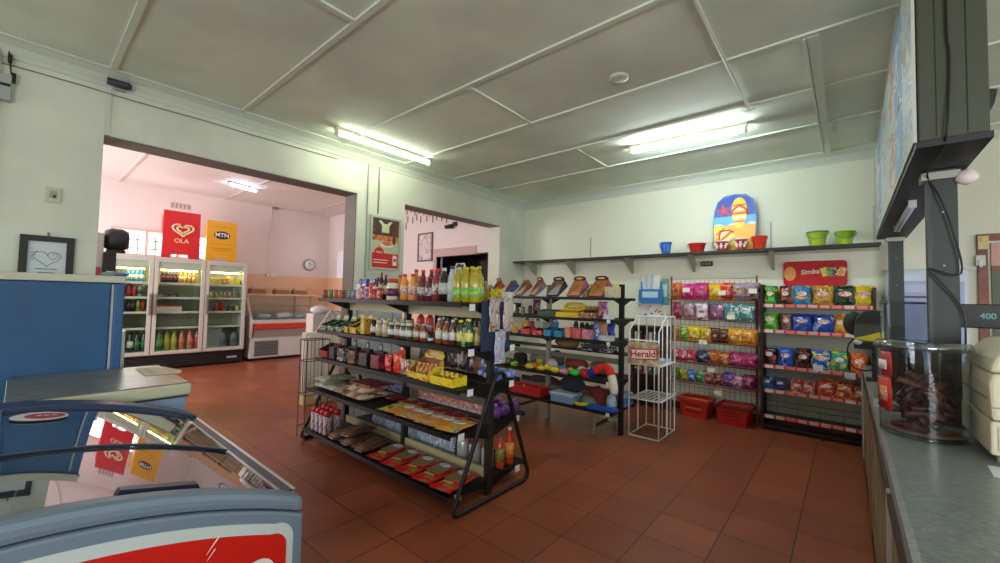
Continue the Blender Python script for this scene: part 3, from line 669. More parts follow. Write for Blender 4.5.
# ================================================================== product makers
def jar(c, lid, lab, r=.04, h=.13, name='glass_jar'):
    b = MB().lathe([(r*.9, 0), (r, .008), (r, h*.72), (r*.78, h*.84)], 12).build(name, liquid(c))
    MB().lathe([(r*.84, h*.82), (r*.84, h), (0, h)], 12).build('lid', M(lid, .4), b)
    if lab: MB().lathe([(r*1.02, h*.18), (r*1.02, h*.55)], 12).build('label', M(lab, .5) if isinstance(lab[0], (int, float)) else PR(list(lab), 5), b)
    return b
def carton(w, d, h, cols, name='carton', panel=None, scale=4):
    b = MB().box(-w/2, w/2, -d/2, d/2, 0, h).build(name, PR(cols, scale) if len(cols) > 1 else M(cols[0], .45), bevel=.002)
    if panel: MB().prism(rrect(-w*.38, w*.38, h*.3, h*.75, min(w, h)*.1), -d/2-.0015, -d/2-.0002, 'y').build('front_panel', M(panel, .4), b)
    return b
def display_tray(w, d, h, cout, cin, flap=None, flaph=.10, tilt=0, name='display_box', front=.45):
    """open counter display box with a lower front and a raised header flap at the back"""
    o = empty(name)
    m = MB(); t = .004; hf = h*front
    m.box(-w/2, w/2, -d/2, d/2, 0, t)
    m.prism([(-d/2, t), (d/2, t), (d/2, h), (d/2-.02, h), (-d/2, hf)], -w/2, -w/2+t, 'x', 0); m.prism([(-d/2, t), (d/2, t), (d/2, h), (d/2-.02, h), (-d/2, hf)], w/2-t, w/2, 'x', 0)
    for q in (-w/2+t+.0004, w/2-t-.0014): m.prism([(-d/2+t, t), (d/2-t, t), (d/2-t, h-.002), (d/2-.02, h-.002), (-d/2+t, hf-.002)], q, q+.001, 'x', 1)
    m.box(-w/2+t, w/2-t, -d/2, -d/2+t, t, hf, 0); m.box(-w/2+t, w/2-t, d/2-t, d/2, t, h, 1)
    b = m.build('tray', [PR(cout, 4) if len(cout) > 1 else M(cout[0], .5), M(cin, .6)], o)
    MB().box(-w/2+t, w/2-t, -d/2+t, d/2-t, t, t+.003).build('lining', M(cin, .65), o)
    if flap:
        f = MB(); P = [(-w*.46, 0), (w*.46, 0), (w*.5, flaph*.5), (w*.36, flaph*.92), (w*.12, flaph), (-w*.12, flaph), (-w*.36, flaph*.92), (-w*.5, flaph*.5)]
        f.prism(P, -.004, 0, 'y'); fo = f.build('header_flap', PR(flap, 4) if len(flap) > 1 else M(flap[0], .5), o, loc=(0, d/2-.001, h), rot=(-.35, 0, 0))
        MB().prism(ell(0, flaph*.5, w*.28, flaph*.18, 14), -.0065, -.0042, 'y').build('printed_title', M((226, 206, 150), .4), fo)
    if tilt: o.rotation_euler = (tilt, 0, 0)
    return o
def bag_mesh(w, h, t, nx=9, nz=11, seed=0, crimp=.0):
    rd = random.Random(seed); s = MB(); vs = []; fs = []
    ph = [rd.random()*6 for _ in range(4)]
    for side in (-1, 1):
        for j in range(nz+1):
            for i in range(nx+1):
                a = i/nx*2-1; b = j/nz*2-1
                th = t/2*max(0, (1-abs(a)**3))**.6*max(0, (1-abs(b)**4))**.7
                th *= 1+.16*math.sin(5*a+ph[0]+3*b)+.13*math.sin(7*b+ph[1]-4*a)+.08*math.sin(11*a+ph[3])
                px = a*w/2*(1-.06*(1-b*b))+.006*math.sin(4*b+ph[2]); pz = (b+1)/2*h*(1-.04*(1-a*a)*0)
                vs.append((px, side*th, pz))
    n = (nx+1)*(nz+1)
    for k in (0, 1):
        for j in range(nz):
            for i in range(nx):
                q = k*n+j*(nx+1)+i; f = (q, q+1, q+nx+2, q+nx+1); fs.append(f if k == 0 else f[::-1])
    s.add(vs, fs, 0, True)
    # end seals
    s.box(-w/2, w/2, -.001, .001, -.012, .002); s.box(-w/2, w/2, -.001, .001, h-.002, h+.012)
    return s
def packet(w, h, t, cols, badge=None, name='chip_packet', seed=0, bshape=(.3, .17), bz=.55, rough=.28, bcols=None):
    b = bag_mesh(w, h, t, seed=seed).build(name, PR(cols, 2.6, rough))
    if badge:
        # oval badge following the bulge of the front
        s = MB(); P = []; N = 16
        cz = h*bz
        def th(x, z):
            a = x/(w/2); bb = z/h*2-1
            rd = random.Random(seed); ph = [rd.random()*6 for _ in range(4)]
            q = t/2*max(0, 1-abs(a)**3)**.6*max(0, 1-abs(bb)**4)**.7
            return q*(1+.16*math.sin(5*a+ph[0]+3*bb)+.13*math.sin(7*bb+ph[1]-4*a)+.08*math.sin(11*a+ph[3]))
        rings = [.01, .5, 1]; vs = []
        for r_ in rings:
            for k in range(N):
                x = w*bshape[0]*r_*math.cos(2*PI*k/N); z = cz+h*bshape[1]*r_*math.sin(2*PI*k/N)
                vs.append((x, -th(x, z)-.004, z))
        fs = [(i*N+k, i*N+(k+1) % N, (i+1)*N+(k+1) % N, (i+1)*N+k) for i in range(2) for k in range(N)]
        s.add(vs, fs, 0, True).build('printed_badge', PR(bcols, 3) if bcols else M(badge, .35), b)
    return b
def put(o, x, y, z, rz=0, rx=None):
    o.location = (x, y, z)
    e = list(o.rotation_euler)
    if rx is not None: e[0] = rx
    e[2] = rz; o.rotation_euler = e
    return o
def dcyl(u0, u1, y, z):
    x0, x1 = XU(u0, y, z), XU(u1, y, z); xc = (x0+x1)/2
    return xc, (x1-x0)*y/math.hypot(xc, y)

# ------------------------------------------------------------------ top shelf of the centre shelving
TS = "on the centre rack's top tier"; zt = 1.466
yF = 2.17
def hz(v, x, y): return ZV(v, x, y)-zt
for k, (u, c, d) in enumerate(((325.5, ((170, 66, 50), (110, 60, 50)), 'brown-red food tin'), (331.2, ((70, 130, 50), (200, 80, 60)), 'green food tin'), (336.6, ((190, 84, 60), (70, 110, 60)), 'red and green food tin'), (341.6, ((196, 90, 60), (60, 90, 50)), 'orange-red food tin'))):
    o = can(PR(list(c), 3), .036, .088, 'food_tin'); put(o, XU(u, 2.125, zt), 2.125, zt); T(o, d, 'tin', TS)
for k, u in enumerate((346.5, 350.6, 354.6)):
    o = can(PR([(120, 128, 124), (50, 70, 60), (70, 80, 70)], 4), .033, .088, 'food_tin'); put(o, XU(u, yF, zt), yF, zt); T(o, 'grey-green food tin', 'tin', TS)
for k, u in enumerate((338.5, 343.5, 348.5)):
    o = can(PR([(150, 70, 50), (80, 110, 60)], 3), .037, .088, 'food_tin'); put(o, XU(u, yF+.12, zt), yF+.12, zt); T(o, 'rust coloured tin in the second row', 'tin', TS)
for k, (u, v, c, d) in enumerate(((360.5, 279, ((72, 66, 150), (40, 50, 120), (200, 200, 210)), 'purple-blue box'), (366, 279, ((78, 70, 156), (50, 60, 140), (180, 190, 220)), 'purple-blue box'), (374, 279, ((44, 60, 120), (220, 226, 230)), 'navy and white box'))):
    x = XU(u, yF+.17, zt); o = carton(.085, .06, hz(v, x, yF+.17), c, 'cereal_box', (206, 206, 214)); put(o, x, yF+.17, zt); T(o, d, 'box', TS)
for k, (u, v, c, d) in enumerate(((359, 288, ((206, 206, 214), (190, 60, 90)), 'white and red tub'), (363.5, 286, ((190, 50, 60), (226, 220, 220)), 'red spice tub'), (367.5, 287, ((90, 100, 170), (200, 60, 60), (226, 226, 230)), 'blue and red spice tub'), (371.6, 283, ((206, 60, 50), (230, 200, 190)), 'tall red spice tub'), (376, 287, ((180, 40, 44), (60, 40, 40)), 'dark red spice tub'), (379.6, 288, ((176, 50, 40), (220, 200, 150)), 'red and cream spice tub'))):
    x = XU(u, yF, zt); h = hz(v, x, yF); o = MB().lathe([(.026, 0), (.028, .005), (.028, h*.88)], 12).build('spice_tub', PR(list(c), 4)); MB().lathe([(.029, h*.86), (.029, h), (0, h)], 12).build('lid', M((200, 60, 60) if k % 2 else (226, 220, 220), .4), o)
    put(o, x, yF, zt); T(o, d, 'tub', TS)
for u, v, d, c in ((377.6, 277, 'thin dark sauce bottle with white neck', (60, 30, 30)), (381, 272.5, 'tall dark sauce bottle with white neck', (40, 24, 24)), (385.2, 274.5, 'tall black sauce bottle with red cap', (28, 22, 24))):
    y = yF+.09; x = XU(u, y, zt); o = bottle(c, (190, 40, 36), (206, 190, 150), .027, hz(v, x, y), 'sauce_bottle'); put(o, x, y, zt); T(o, d, 'bottle', TS)
o = jar((232, 228, 200), (196, 40, 40), ((60, 60, 130), (150, 30, 60), (236, 232, 220)), .05, 0, 'mayonnaise_jar') if False else None
xx = XU(392.2, yF, zt); o = jar((230, 226, 196), (200, 40, 40), ((120, 30, 60), (60, 70, 140)), .052, hz(279, xx, yF), 'sauce_jar'); put(o, xx, yF, zt); T(o, 'cream sauce jar with red lid', 'jar', TS)
xx = XU(397, yF+.1, zt); o = jar((200, 150, 60), (80, 80, 60), (40, 70, 110), .036, .12, 'sauce_jar'); put(o, xx, yF+.1, zt); T(o, 'amber sauce jar with blue label', 'jar', TS)
SQ = [(399.5, 275, (206, 140, 40), (190, 50, 40), .12, 'dull orange squash bottle'), (404.2, 274, (238, 150, 60), (206, 40, 36), 0, 'bright orange squash bottle'), (412.4, 274, (236, 156, 90), (206, 40, 36), 0, 'bright orange squash bottle'), (415.5, 269.5, (226, 140, 80), (206, 40, 36), .12, 'tall pale orange squash bottle'),
      (421, 276, (120, 50, 50), (206, 40, 40), 0, 'dark red squash bottle'), (422.5, 270, (130, 40, 44), (206, 40, 40), .12, 'tall red squash bottle'), (429, 277, (96, 40, 56), (150, 40, 50), 0, 'dark purple squash bottle'), (430.8, 269.5, (110, 34, 44), (206, 36, 40), .12, 'tall red squash bottle'), (436, 270, (150, 50, 46), (206, 36, 40), 0, 'red juice bottle with pale label'), (438.6, 268.5, (120, 40, 44), (206, 36, 40), .12, 'tall red squash bottle')]
for u, v, c, cap, dy, d in SQ:
    y = yF+dy; x = XU(u, y, zt); o = bottle(c, cap, PR([(206, 196, 190), c, (60, 60, 110)], 4), .036 if dy else .038, hz(v, x, y), 'squash_bottle', .42); put(o, x, y, zt); T(o, d, 'bottle', TS)
y = yF; x = XU(443.6, y, zt); o = bottle((26, 22, 24), (206, 206, 206), (190, 190, 186), .042, hz(268, x, y), 'cola_bottle', .38); put(o, x, y, zt); T(o, 'big dark bottle with white label', 'bottle', TS)
# clear jug with a handle and a blue cap, oil bottles
y = yF+.02; x = XU(451.5, y, zt); h = hz(266, x, y)
o = bottle((190, 196, 192), (60, 70, 130), (206, 210, 206), .036, h, 'vinegar_bottle', .45); put(o, x, y, zt); T(o, 'clear bottle with navy cap', 'bottle', TS)
y = yF+.15; x = XU(459, y, zt); h = hz(264, x, y)
o = bottle((206, 208, 200), (50, 56, 110), None, .04, h, 'oil_jug', .45); MB().tube([(-.04, 0, h*.55), (-.055, 0, h*.9), (-.04, 0, h*1.0), (.05, 0, h*1.0), (.06, 0, h*.9), (.045, 0, h*.55)], .007, 6).build('handle', M((226, 226, 220), .35), o); put(o, x, y, zt); T(o, 'clear jug with looped white handle', 'bottle', TS)
for j, (dy, us, v) in enumerate(((.0, (457.6, 466.2, 474.8), 267.5), (.13, (464, 471.5, 478.5), 266.5))):
    for u in us:
        y = yF+dy-.02; x = XU(u, y, zt); h = hz(v, x, y)
        b = bottle((176, 158, 30), (200, 180, 50), PR([(110, 190, 90), (222, 210, 60), (60, 150, 130)], 4), .04, h, 'oil_bottle', .36, labz=(.12, .42))
        MB().lathe([(.037, h*.60), (.0335, h*.70)], 12).build('green_band', M((90, 176, 50), .4), b)
        put(b, x, y, zt); T(b, 'cooking oil bottle in the %s row' % ('front' if j == 0 else 'back'), 'bottle', TS)
# tins at the right end behind the oil
for u, v, c, d, dy in ((483, 281, ((150, 120, 50), (60, 60, 40)), 'small olive tin', .36), (490, 289, ((206, 190, 60), (60, 60, 50)), 'yellow packet box', .44), (498, 289, ((236, 216, 40), (60, 50, 40), (230, 220, 120)), 'bright yellow box', .50), (507, 292, ((226, 226, 216),), 'white box', .52)):
    y = yF+dy; x = min(XU(u, y, zt), -2.16); h = max(.05, hz(v, x, y))
    o = carton(.07, .07, h, c, 'tea_box') if 'box' in d else can(PR(list(c), 3), .036, h, 'food_tin')
    put(o, x, y, zt); T(o, d+' at the right end', 'box' if 'box' in d else 'tin', TS)

# ------------------------------------------------------------------ fourth shelf (second from the top)
PS = "on the centre rack's upper tier"; zt = 1.136
yF = 2.17
for k, (u0, u1, v) in enumerate(((324, 332, 313), (331, 340, 313), (339, 348, 313))):
    x = XU((u0+u1)/2, 2.14, zt); o = display_tray(.13, .16, .10, [(30, 90, 50), (190, 190, 170), (30, 70, 40)], (26, 50, 34), [(36, 100, 56), (190, 196, 170)], .06, name='soup_display_box'); put(o, x, 2.165, zt, -.06)
    T(o, 'green open display box', 'box', PS)
for k, (u, c) in enumerate(((351, ((216, 160, 50), (110, 60, 30))), (359, ((220, 160, 40), (200, 110, 40))))):
    x = XU(u, yF, zt); o = display_tray(.14, .17, .12, [(222, 180, 60), (110, 60, 34)], (90, 56, 34), list(c), .06, name='soup_display_box'); put(o, x, yF+.02, zt, -.12); T(o, 'yellow and brown open display box', 'box', PS)
x = XU(367, yF, zt); o = carton(.08, .10, .14, ((206, 120, 40), (170, 190, 60), (120, 60, 40)), 'spice_box', (180, 196, 70)); put(o, x, yF, zt, -.1); T(o, 'orange upright box', 'box', PS)
JR = [(373.6, 320, (70, 40, 34), (40, 30, 28), (222, 222, 214), .030, 'dark jar with white label'), (379.2, 320, (176, 160, 120), (216, 212, 190), (206, 196, 170), .034, 'pale grain jar'), (385.6, 320, (180, 164, 120), (216, 212, 190), (206, 196, 170), .034, 'pale grain jar'),
      (391.6, 322, (60, 70, 50), (210, 206, 180), (226, 226, 214), .034, 'green jar with white label'), (397.6, 322, (110, 66, 50), (210, 206, 180), (216, 206, 200), .032, 'brown jar with white label'), (403.4, 323, (74, 76, 54), (214, 210, 186), (226, 228, 220), .034, 'green jar with white label'), (409, 323, (90, 86, 60), (214, 210, 186), (226, 228, 220), .033, 'green jar with white label')]
for u, v, c, l, lab, r, d in JR:
    x = XU(u, yF, zt); o = jar(c, l, lab, r, ZV(v, x, yF)-zt, 'pickle_jar'); put(o, x, yF, zt); T(o, d, 'jar', PS)
for k in range(6):
    x = XU(377+6.3*k, yF+.12, zt); o = jar((150, 130, 90), (206, 200, 176), None, .034, .15, 'pickle_jar'); put(o, x, yF+.12, zt); T(o, 'plain jar in the second row', 'jar', PS)
BT = [(416.6, 323, (150, 70, 40), (206, 190, 170), (220, 214, 200), .031, 'amber sauce jar'), (423.6, 324, (164, 60, 36), (206, 190, 170), (226, 218, 206), .031, 'reddish amber sauce jar'), (430.6, 334, (40, 34, 34), (50, 40, 40), (226, 226, 222), .025, 'small dark bottle'),
      (438.8, 318, (150, 84, 40), (214, 206, 196), (226, 222, 206), .030, 'tall amber sauce bottle'), (446, 321, (130, 64, 44), (190, 170, 150), (220, 214, 200), .029, 'brown sauce bottle'), (452.6, 320, (100, 34, 36), (222, 222, 220), (226, 226, 224), .027, 'dark red sauce bottle with white cap'),
      (460.4, 320, (24, 76, 44), (226, 216, 60), ((222, 220, 80), (236, 236, 200)), .034, 'green bottle with yellow cap'), (468.6, 319, (24, 70, 44), (226, 216, 60), ((222, 220, 80), (236, 236, 200)), .031, 'green bottle with yellow cap')]
for u, v, c, cap, lab, r, d in BT:
    x = XU(u, yF, zt); h = ZV(v, x, yF)-zt
    o = bottle(c, cap, PR(list(lab), 3) if isinstance(lab[0], tuple) else lab, r, h, 'sauce_bottle', .45, labz=(.2, .52)); put(o, x, yF, zt); T(o, d, 'bottle', PS)
for k in range(3):
    y = yF+.12; x = XU(443+12*k, y, zt); o = bottle((90, 50, 34), (206, 200, 190), (206, 200, 180), .028, .2, 'sauce_bottle', .4); put(o, x, y, zt); T(o, 'brown bottle in the second row', 'bottle', PS)
for k, u in enumerate((475, 480)):
    x = min(XU(u, yF+.10, zt), -2.17); o = jar((170, 150, 80), (190, 170, 110), (206, 196, 140), .03, .14, 'pickle_jar'); put(o, x-.0, yF+.0+.12*k, zt); T(o, 'yellowish jar at the right end', 'jar', PS)
# rear side, second shelf: red bags with white caps, rows of packets
yR = 2.62
for k, u in enumerate((420.5, 429.5)):
    x = XU(u, yR, zt); o = MB().lathe([(.05, 0), (.055, .02), (.05, .15), (.02, .19)], 14, sy=.6).build('washing_up_pouch', M((216, 60, 44), .3)); MB().lathe([(.05, .0), (.052, .05), (.03, .09)], 14, sy=.62).build('white_band', M((226, 230, 236), .4), o, loc=(0, -.004, .03)); put(o, x, yR, zt); T(o, 'red pouch with white base on the rear side', 'pouch', PS)
for k in range(8):
    u = 448+4.6*k; x = min(XU(u, yR, zt), -2.16); c = [(70, 110, 50), (190, 196, 60), (60, 90, 60), (206, 206, 60)][k % 4]
    o = bottle((60, 80, 50), c, c, .022, .2, 'small_bottle', .5); put(o, x, yR, zt); T(o, 'small green bottle on the rear side', 'bottle', PS)
for k, u in enumerate((405, 411)):
    x = XU(u, yR, zt); o = jar((200, 150, 140), (206, 206, 206), (190, 60, 60), .032, .14, 'sauce_jar'); put(o, x, yR, zt); T(o, 'pink jar on the rear side', 'jar', PS)

# ------------------------------------------------------------------ third shelf (middle)
MS = "on the centre rack's middle tier"; zt = .846
yF = 2.17
x = XU(328, yF, zt); o = display_tray(.22, .16, .13, [(120, 26, 28), (190, 44, 40)], (70, 20, 20), None, name='tea_display_box', front=.5); put(o, x, yF+.02, zt, -.05); T(o, 'dark red open box', 'box', MS)
BX = [(336, .10, ((34, 32, 36), (60, 56, 60)), (70, 60, 60), 'small black box with red figure'), (344.5, .12, ((30, 28, 32), (200, 200, 206), (40, 36, 40)), (64, 58, 60), 'black coffee box with white print'), (355.5, .13, ((34, 32, 34), (190, 100, 50), (30, 28, 30)), (60, 40, 30), 'black coffee box with orange print'), (367, .13, ((30, 28, 32), (70, 66, 70)), (40, 38, 42), 'plain black coffee box'), (379, .13, ((36, 28, 32), (200, 50, 70), (30, 26, 30)), (120, 30, 40), 'black coffee box with red print')]
for u, w_, c, p, d in BX:
    x = XU(u, yF-.02, zt); o = carton(w_, .08, .12, c, 'coffee_box', p); put(o, x, yF-.03, zt); T(o, d, 'box', MS)
for k, u in enumerate((354.5, 367, 380.5)):
    y = yF+.08; x = XU(u, y, zt); o = carton(.15, .05, .13, ((30, 28, 32), (44, 42, 46)), 'coffee_box'); MB().prism(ell(0, .165, .035, .035, 18), -.003, .003, 'y').build('round_header', M((28, 26, 30), .4), o); MB().prism(ell(0, .165, .022, .022, 14), -.0055, -.0032, 'y').build('printed_emblem', M((150, 150, 156), .4), o)
    put(o, x, y, zt); T(o, 'black box with round emblem header', 'box', MS)
RP = [(388, 355, ((206, 40, 40), (230, 130, 110)), 'red sweet packet'), (392.5, 358, ((190, 36, 36), (220, 160, 110)), 'red sweet packet'), (397.5, 353, ((220, 80, 40), (200, 40, 36)), 'orange-red sweet packet'), (401.5, 350, ((226, 90, 40), (206, 60, 40)), 'tall orange-red sweet packet'), (405, 360, ((206, 196, 180), (170, 60, 60), (220, 216, 200)), 'clear and red sweet packet'), (410.5, 362, ((206, 206, 120), (226, 222, 200)), 'pale yellow sweet packet')]
for k, (u, v, c, d) in enumerate(RP):
    y = yF-.03+.06*(k % 2); x = XU(u, y, zt); h = min(.17, max(.09, ZV(v, x, y)-zt-.02)); o = packet(.11, h, .04, list(c), None, 'sweet_packet', k+40); put(o, x, y, zt+.012, .1*(k % 3-1)); T(o, d, 'packet', MS)
x = XU(427, yF, zt); o = display_tray(.28, .16, .15, [(232, 204, 60), (206, 50, 40), (236, 190, 70)], (150, 90, 50), [(236, 206, 60), (214, 70, 50)], .07, name='sweet_display_box', front=.35); put(o, x-.01, yF-.01, zt, -.1); T(o, 'yellow and red open sweet box with raised header', 'box', MS)
for k in range(6):
    q = packet(.045, .09, .02, [(206, 150, 60), (180, 50, 40), (232, 206, 110)], None, 'wrapped_sweet', k); put(q, x-.10+.04*k, yF-.03+.008*k, zt+.018, -.1, -.3); T(q, '', 'sweet', group='wrapped sweets in the yellow and red box', label='one of the wrapped sweets in the yellow and red display box')
x = XU(450, yF-.02, zt); o = display_tray(.26, .14, .075, [(240, 216, 40), (220, 160, 40)], (190, 150, 50), None, name='sweet_display_box', front=.8); put(o, x, yF-.04, zt, -.02); T(o, 'bright yellow low open sweet box', 'box', MS)
for k in range(4):
    q = packet(.05, .06, .02, [(226, 190, 50), (120, 60, 30)], None, 'wrapped_sweet', k); put(q, x-.09+.055*k, yF-.03, zt+.018, -.02, -.2); T(q, '', 'sweet', group='wrapped sweets in the low yellow box', label='one of the wrapped sweets in the bright yellow low box')
# rear side, middle shelf: dark packets
yR = 2.60
for k, (u, c, d) in enumerate(((412, ((206, 180, 150),), 'cream cardboard piece'), (420, ((30, 80, 56), (30, 30, 30)), 'green and black packet'), (430, ((196, 150, 120), (40, 34, 34)), 'tan and black packet'), (440, ((36, 32, 36), (70, 60, 60)), 'black packet'), (450, ((110, 80, 66), (36, 30, 32)), 'brown packet'), (458, ((206, 196, 186), (60, 50, 50)), 'pale framed packet'), (466, ((60, 54, 60), (150, 110, 90)), 'dark packet with tan print'), (475, ((150, 100, 80), (50, 44, 46)), 'brown and black packet'), (484, ((60, 64, 72), (190, 190, 196)), 'grey packet'))):
    x = min(XU(u, yR, zt), -2.2); o = packet(.13, .17, .05, list(c), None, 'sock_packet', k+60) if k else carton(.2, .02, .2, c, 'cardboard'); put(o, x, yR+.02*(k % 2), zt+.012, 0, -.2); T(o, d+' on the rear side', 'packet', MS)
for k, (px_, py_, c) in enumerate(((-2.14, 2.49, (110, 130, 206)), (-2.15, 2.585, (96, 116, 200)), (-2.14, 2.68, (120, 130, 196)), (-2.25, 2.53, (90, 104, 190)), (-2.25, 2.64, (104, 124, 206)), (-2.36, 2.58, (110, 120, 196)))):
    y = 2.62; o = MB().blob((0, 0, .035), (.048, .044, .04), 12, bump=.07, seed=k).build('yarn_ball', M(c, .8)); MB().lathe([(.02, -.02), (.02, .02)], 10, (0, -.035, .03), 0, 'y').build('paper_band', M((200, 205, 226), .6), o)
    put(o, px_, py_, zt); T(o, 'blue-violet ball at the rear right end', 'yarn', MS)

# ------------------------------------------------------------------ second shelf (flat bags)
LS = "on the centre rack's lower tier"; zt = .546
def lying(w, l, t, cols, name, seed, badge=None, bcols=None):
    b = bag_mesh(w, l, t, seed=seed)
    b.v = [(x, z-l/2, -y*.84+t*.5) for x, y, z in b.v]
    o = b.build(name, PR(cols, 2.4, .3))
    if badge:
        MB().prism(ell(0, l*.12, w*.28, l*.13, 16), t*.98, t*1.02+.004, 'z').build('printed_badge', M(badge, .35), o)
    return o
LB = [(313, 2.16, .28, .34, .07, ((150, 150, 128), (190, 190, 170)), 'grey-green grain bag'), (320, 2.10, .22, .26, .05, ((206, 210, 200), (150, 160, 140)), 'pale grain bag'), (330, 2.14, .24, .28, .06, ((206, 200, 190), (130, 110, 90)), 'pale speckled grain bag'), (341, 2.14, .24, .28, .06, ((170, 130, 96), (206, 196, 180)), 'brown grain bag')]
for k, (u, y, w_, l, t, c, d) in enumerate(LB):
    x = (-4.03, -4.13, -3.92, -3.73, -3.50)[k]; o = lying((.26, .20, .2, .18, .01)[k], l, t, list(c), 'grain_bag', k+80); put(o, x, 2.16, zt+(.062 if k == 0 else 0)); T(o, d, 'bag', LS)
for k in range(2):
    for j in range(2):
        x = -3.545+.165*j; o = lying(.155, .34, .06, [(226, 206, 176), (140, 44, 36), (220, 190, 150)], 'rusk_packet', k*2+j+90); put(o, x, 2.18, zt+.062*k, .1*k); T(o, 'stacked %s cream packet' % ('upper' if k else 'lower'), 'packet', LS)
o = carton(.36, .22, .015, ((130, 40, 34), (90, 30, 30)), 'flat_box'); put(o, -3.46, 2.20, zt+.120); T(o, 'flat dark red packet lying on the cream packets', 'packet', LS)
FLc = [((206, 196, 60), (236, 206, 60), (120, 110, 40)), ((236, 150, 40), (190, 170, 140), (206, 50, 40)), ((236, 140, 40), (206, 200, 180), (120, 90, 60)), ((240, 160, 50), (206, 196, 160), (180, 60, 40)), ((238, 150, 40), (206, 200, 170), (130, 100, 60)), ((240, 160, 40), (190, 180, 150), (206, 90, 50)), ((242, 170, 50), (206, 196, 150), (160, 120, 70))]
xa = XU(384, 2.0, zt); xb = -2.2
for k in range(7):
    x = xa+(xb-xa)*k/6; o = lying(.19, .27, .028, list(FLc[k]), 'snack_packet', k+100, (216, 212, 206) if k else None); put(o, x, 2.135, zt+.001+.004*(k % 2), .18); T(o, 'orange flat snack packet' if k else 'yellow-green flat snack packet', 'packet', LS)
for k in range(6):
    x = -3.4+.2*k; o = lying(.17, .14, .035, [(150, 44, 40), (60, 30, 30), (200, 180, 170)], 'snack_packet', k+110); put(o, x, 2.31, zt, -.1); T(o, 'dark red flat packet in the rear row', 'packet', LS)
for k in range(6):
    x = -3.9+.12*k; o = packet(.12, .10, .05, [(150, 160, 200), (40, 40, 80), (206, 210, 226)], None, 'sweet_packet', k+120); put(o, x, 2.50, zt+.012, .1); T(o, 'blue and white packet on the rear side', 'packet', LS)
for k in range(8):
    x = -3.05+.11*k; o = packet(.11, .11, .05, [(196, 120, 96), (206, 210, 226), (220, 150, 120)], None, 'sweet_packet', k+130); put(o, x, 2.50, zt+.012, .1); T(o, 'pink-tan and white packet on the rear side', 'packet', LS)
for k, (px_, py_) in enumerate(((-2.15, 2.50), (-2.16, 2.61), (-2.15, 2.73), (-2.27, 2.56), (-2.27, 2.68), (-2.39, 2.62))):
    o = MB().blob((0, 0, .05), (.054, .05, .05), 12, bump=.10, seed=k+9).build('bead_bag', M((96, 50, 120), .5)); MB().cyl(0, 0, .095, .118, .012, 8, r2=.02).build('gathered_top', M((150, 110, 170), .4), o); put(o, px_, py_, zt); T(o, 'purple bag at the rear right end', 'bag', LS)

# ------------------------------------------------------------------ bottom shelf
BS = "on the centre rack's bottom tier"; zt = .136
for j in range(2):
    for k in range(4):
        x = -4.20+.085*k; y = 2.005+.10*j
        o = MB().lathe([(.036, 0), (.04, .01), (.04, .16), (.03, .185)], 10).build('milk_bottle', PR([(214, 212, 218), (176, 50, 60), (120, 120, 140)], 6)); MB().lathe([(.034, .178), (.036, .205), (.026, .225), (0, .23)], 10).build('red_cap', M((200, 44, 40), .35), o)
        put(o, x+.06, y+.01, zt); T(o, 'white bottle with red cap in the %s row' % ('back' if j else 'front'), 'bottle', BS)
for k, (x, y, s_) in enumerate(((-3.70, 2.12, 0), (-3.48, 2.12, 0), (-3.26, 2.12, 0), (-3.56, 2.15, 1))):
    o = lying(.21, .30, .07, [(120, 84, 66), (70, 48, 40), (160, 120, 96)], 'bean_bag', k+140); put(o, x, y, zt+.055*s_, .1*(k-1)); MB().box(-.05, .05, -.16, -.12, .02, .024).build('paper_tag', M((206, 196, 186), .5), o); T(o, 'clear bag of brown beans' if not s_ else 'bag of brown beans lying on the others', 'bag', BS)
for k in range(5):
    x = -3.03+.205*k; o = lying(.195, .34, .04, [(206, 40, 34), (150, 126, 80), (220, 70, 50)], 'noodle_packet', k+150)
    MB().prism(rrect(-.07, .07, -.05, .11, .01), .040, .045, 'z').build('clear_window', M((150, 124, 76), .3), o); MB().prism(ell(0, .09, .05, .03, 14), .0455, .049, 'z').build('printed_badge', M((222, 222, 226), .35), o); MB().prism([(-.04, -.10), (.04, -.09), (.04, -.075), (-.04, -.085)], .042, .045, 'z').build('printed_title', M((236, 200, 90), .35), o)
    put(o, x+.0, 2.145, zt, .12); T(o, 'red noodle packet with clear window', 'packet', BS)
# rear side of the bottom shelf: water packs, tins, sauce bottles
for k in range(9):
    x = -3.75+.135*k; o = packet(.14, .25, .09, [(170, 186, 206), (226, 230, 238), (90, 110, 150)], None, 'water_pouch', k+160, rough=.12); put(o, x, 2.50+.0*(k % 2), zt+.012, .1); T(o, 'silvery clear water pouch on the rear side', 'pouch', BS)
for k, x in enumerate((-2.50, -2.36, -2.22)):
    o = can(M((206, 206, 204), .25, .3), .05, .17, 'paint_tin', (190, 192, 196)); put(o, x, 2.50, zt); T(o, 'big silver tin on the rear side', 'tin', BS)
for x, y, c, cap, lab, h, d in ((-2.155, 2.70, (206, 60, 34), (226, 220, 210), ((236, 130, 50), (230, 200, 80), (206, 60, 34)), .30, 'tall red sauce bottle at the rear right corner'), (-2.155, 2.58, (200, 70, 40), (60, 110, 50), ((70, 130, 60), (226, 120, 50)), .27, 'green and orange sauce bottle at the right end')):
    o = bottle(c, cap, PR(list(lab), 4), .038, h, 'sauce_bottle', .35, labz=(.2, .6)); put(o, x, y, zt); T(o, d, 'bottle', BS)
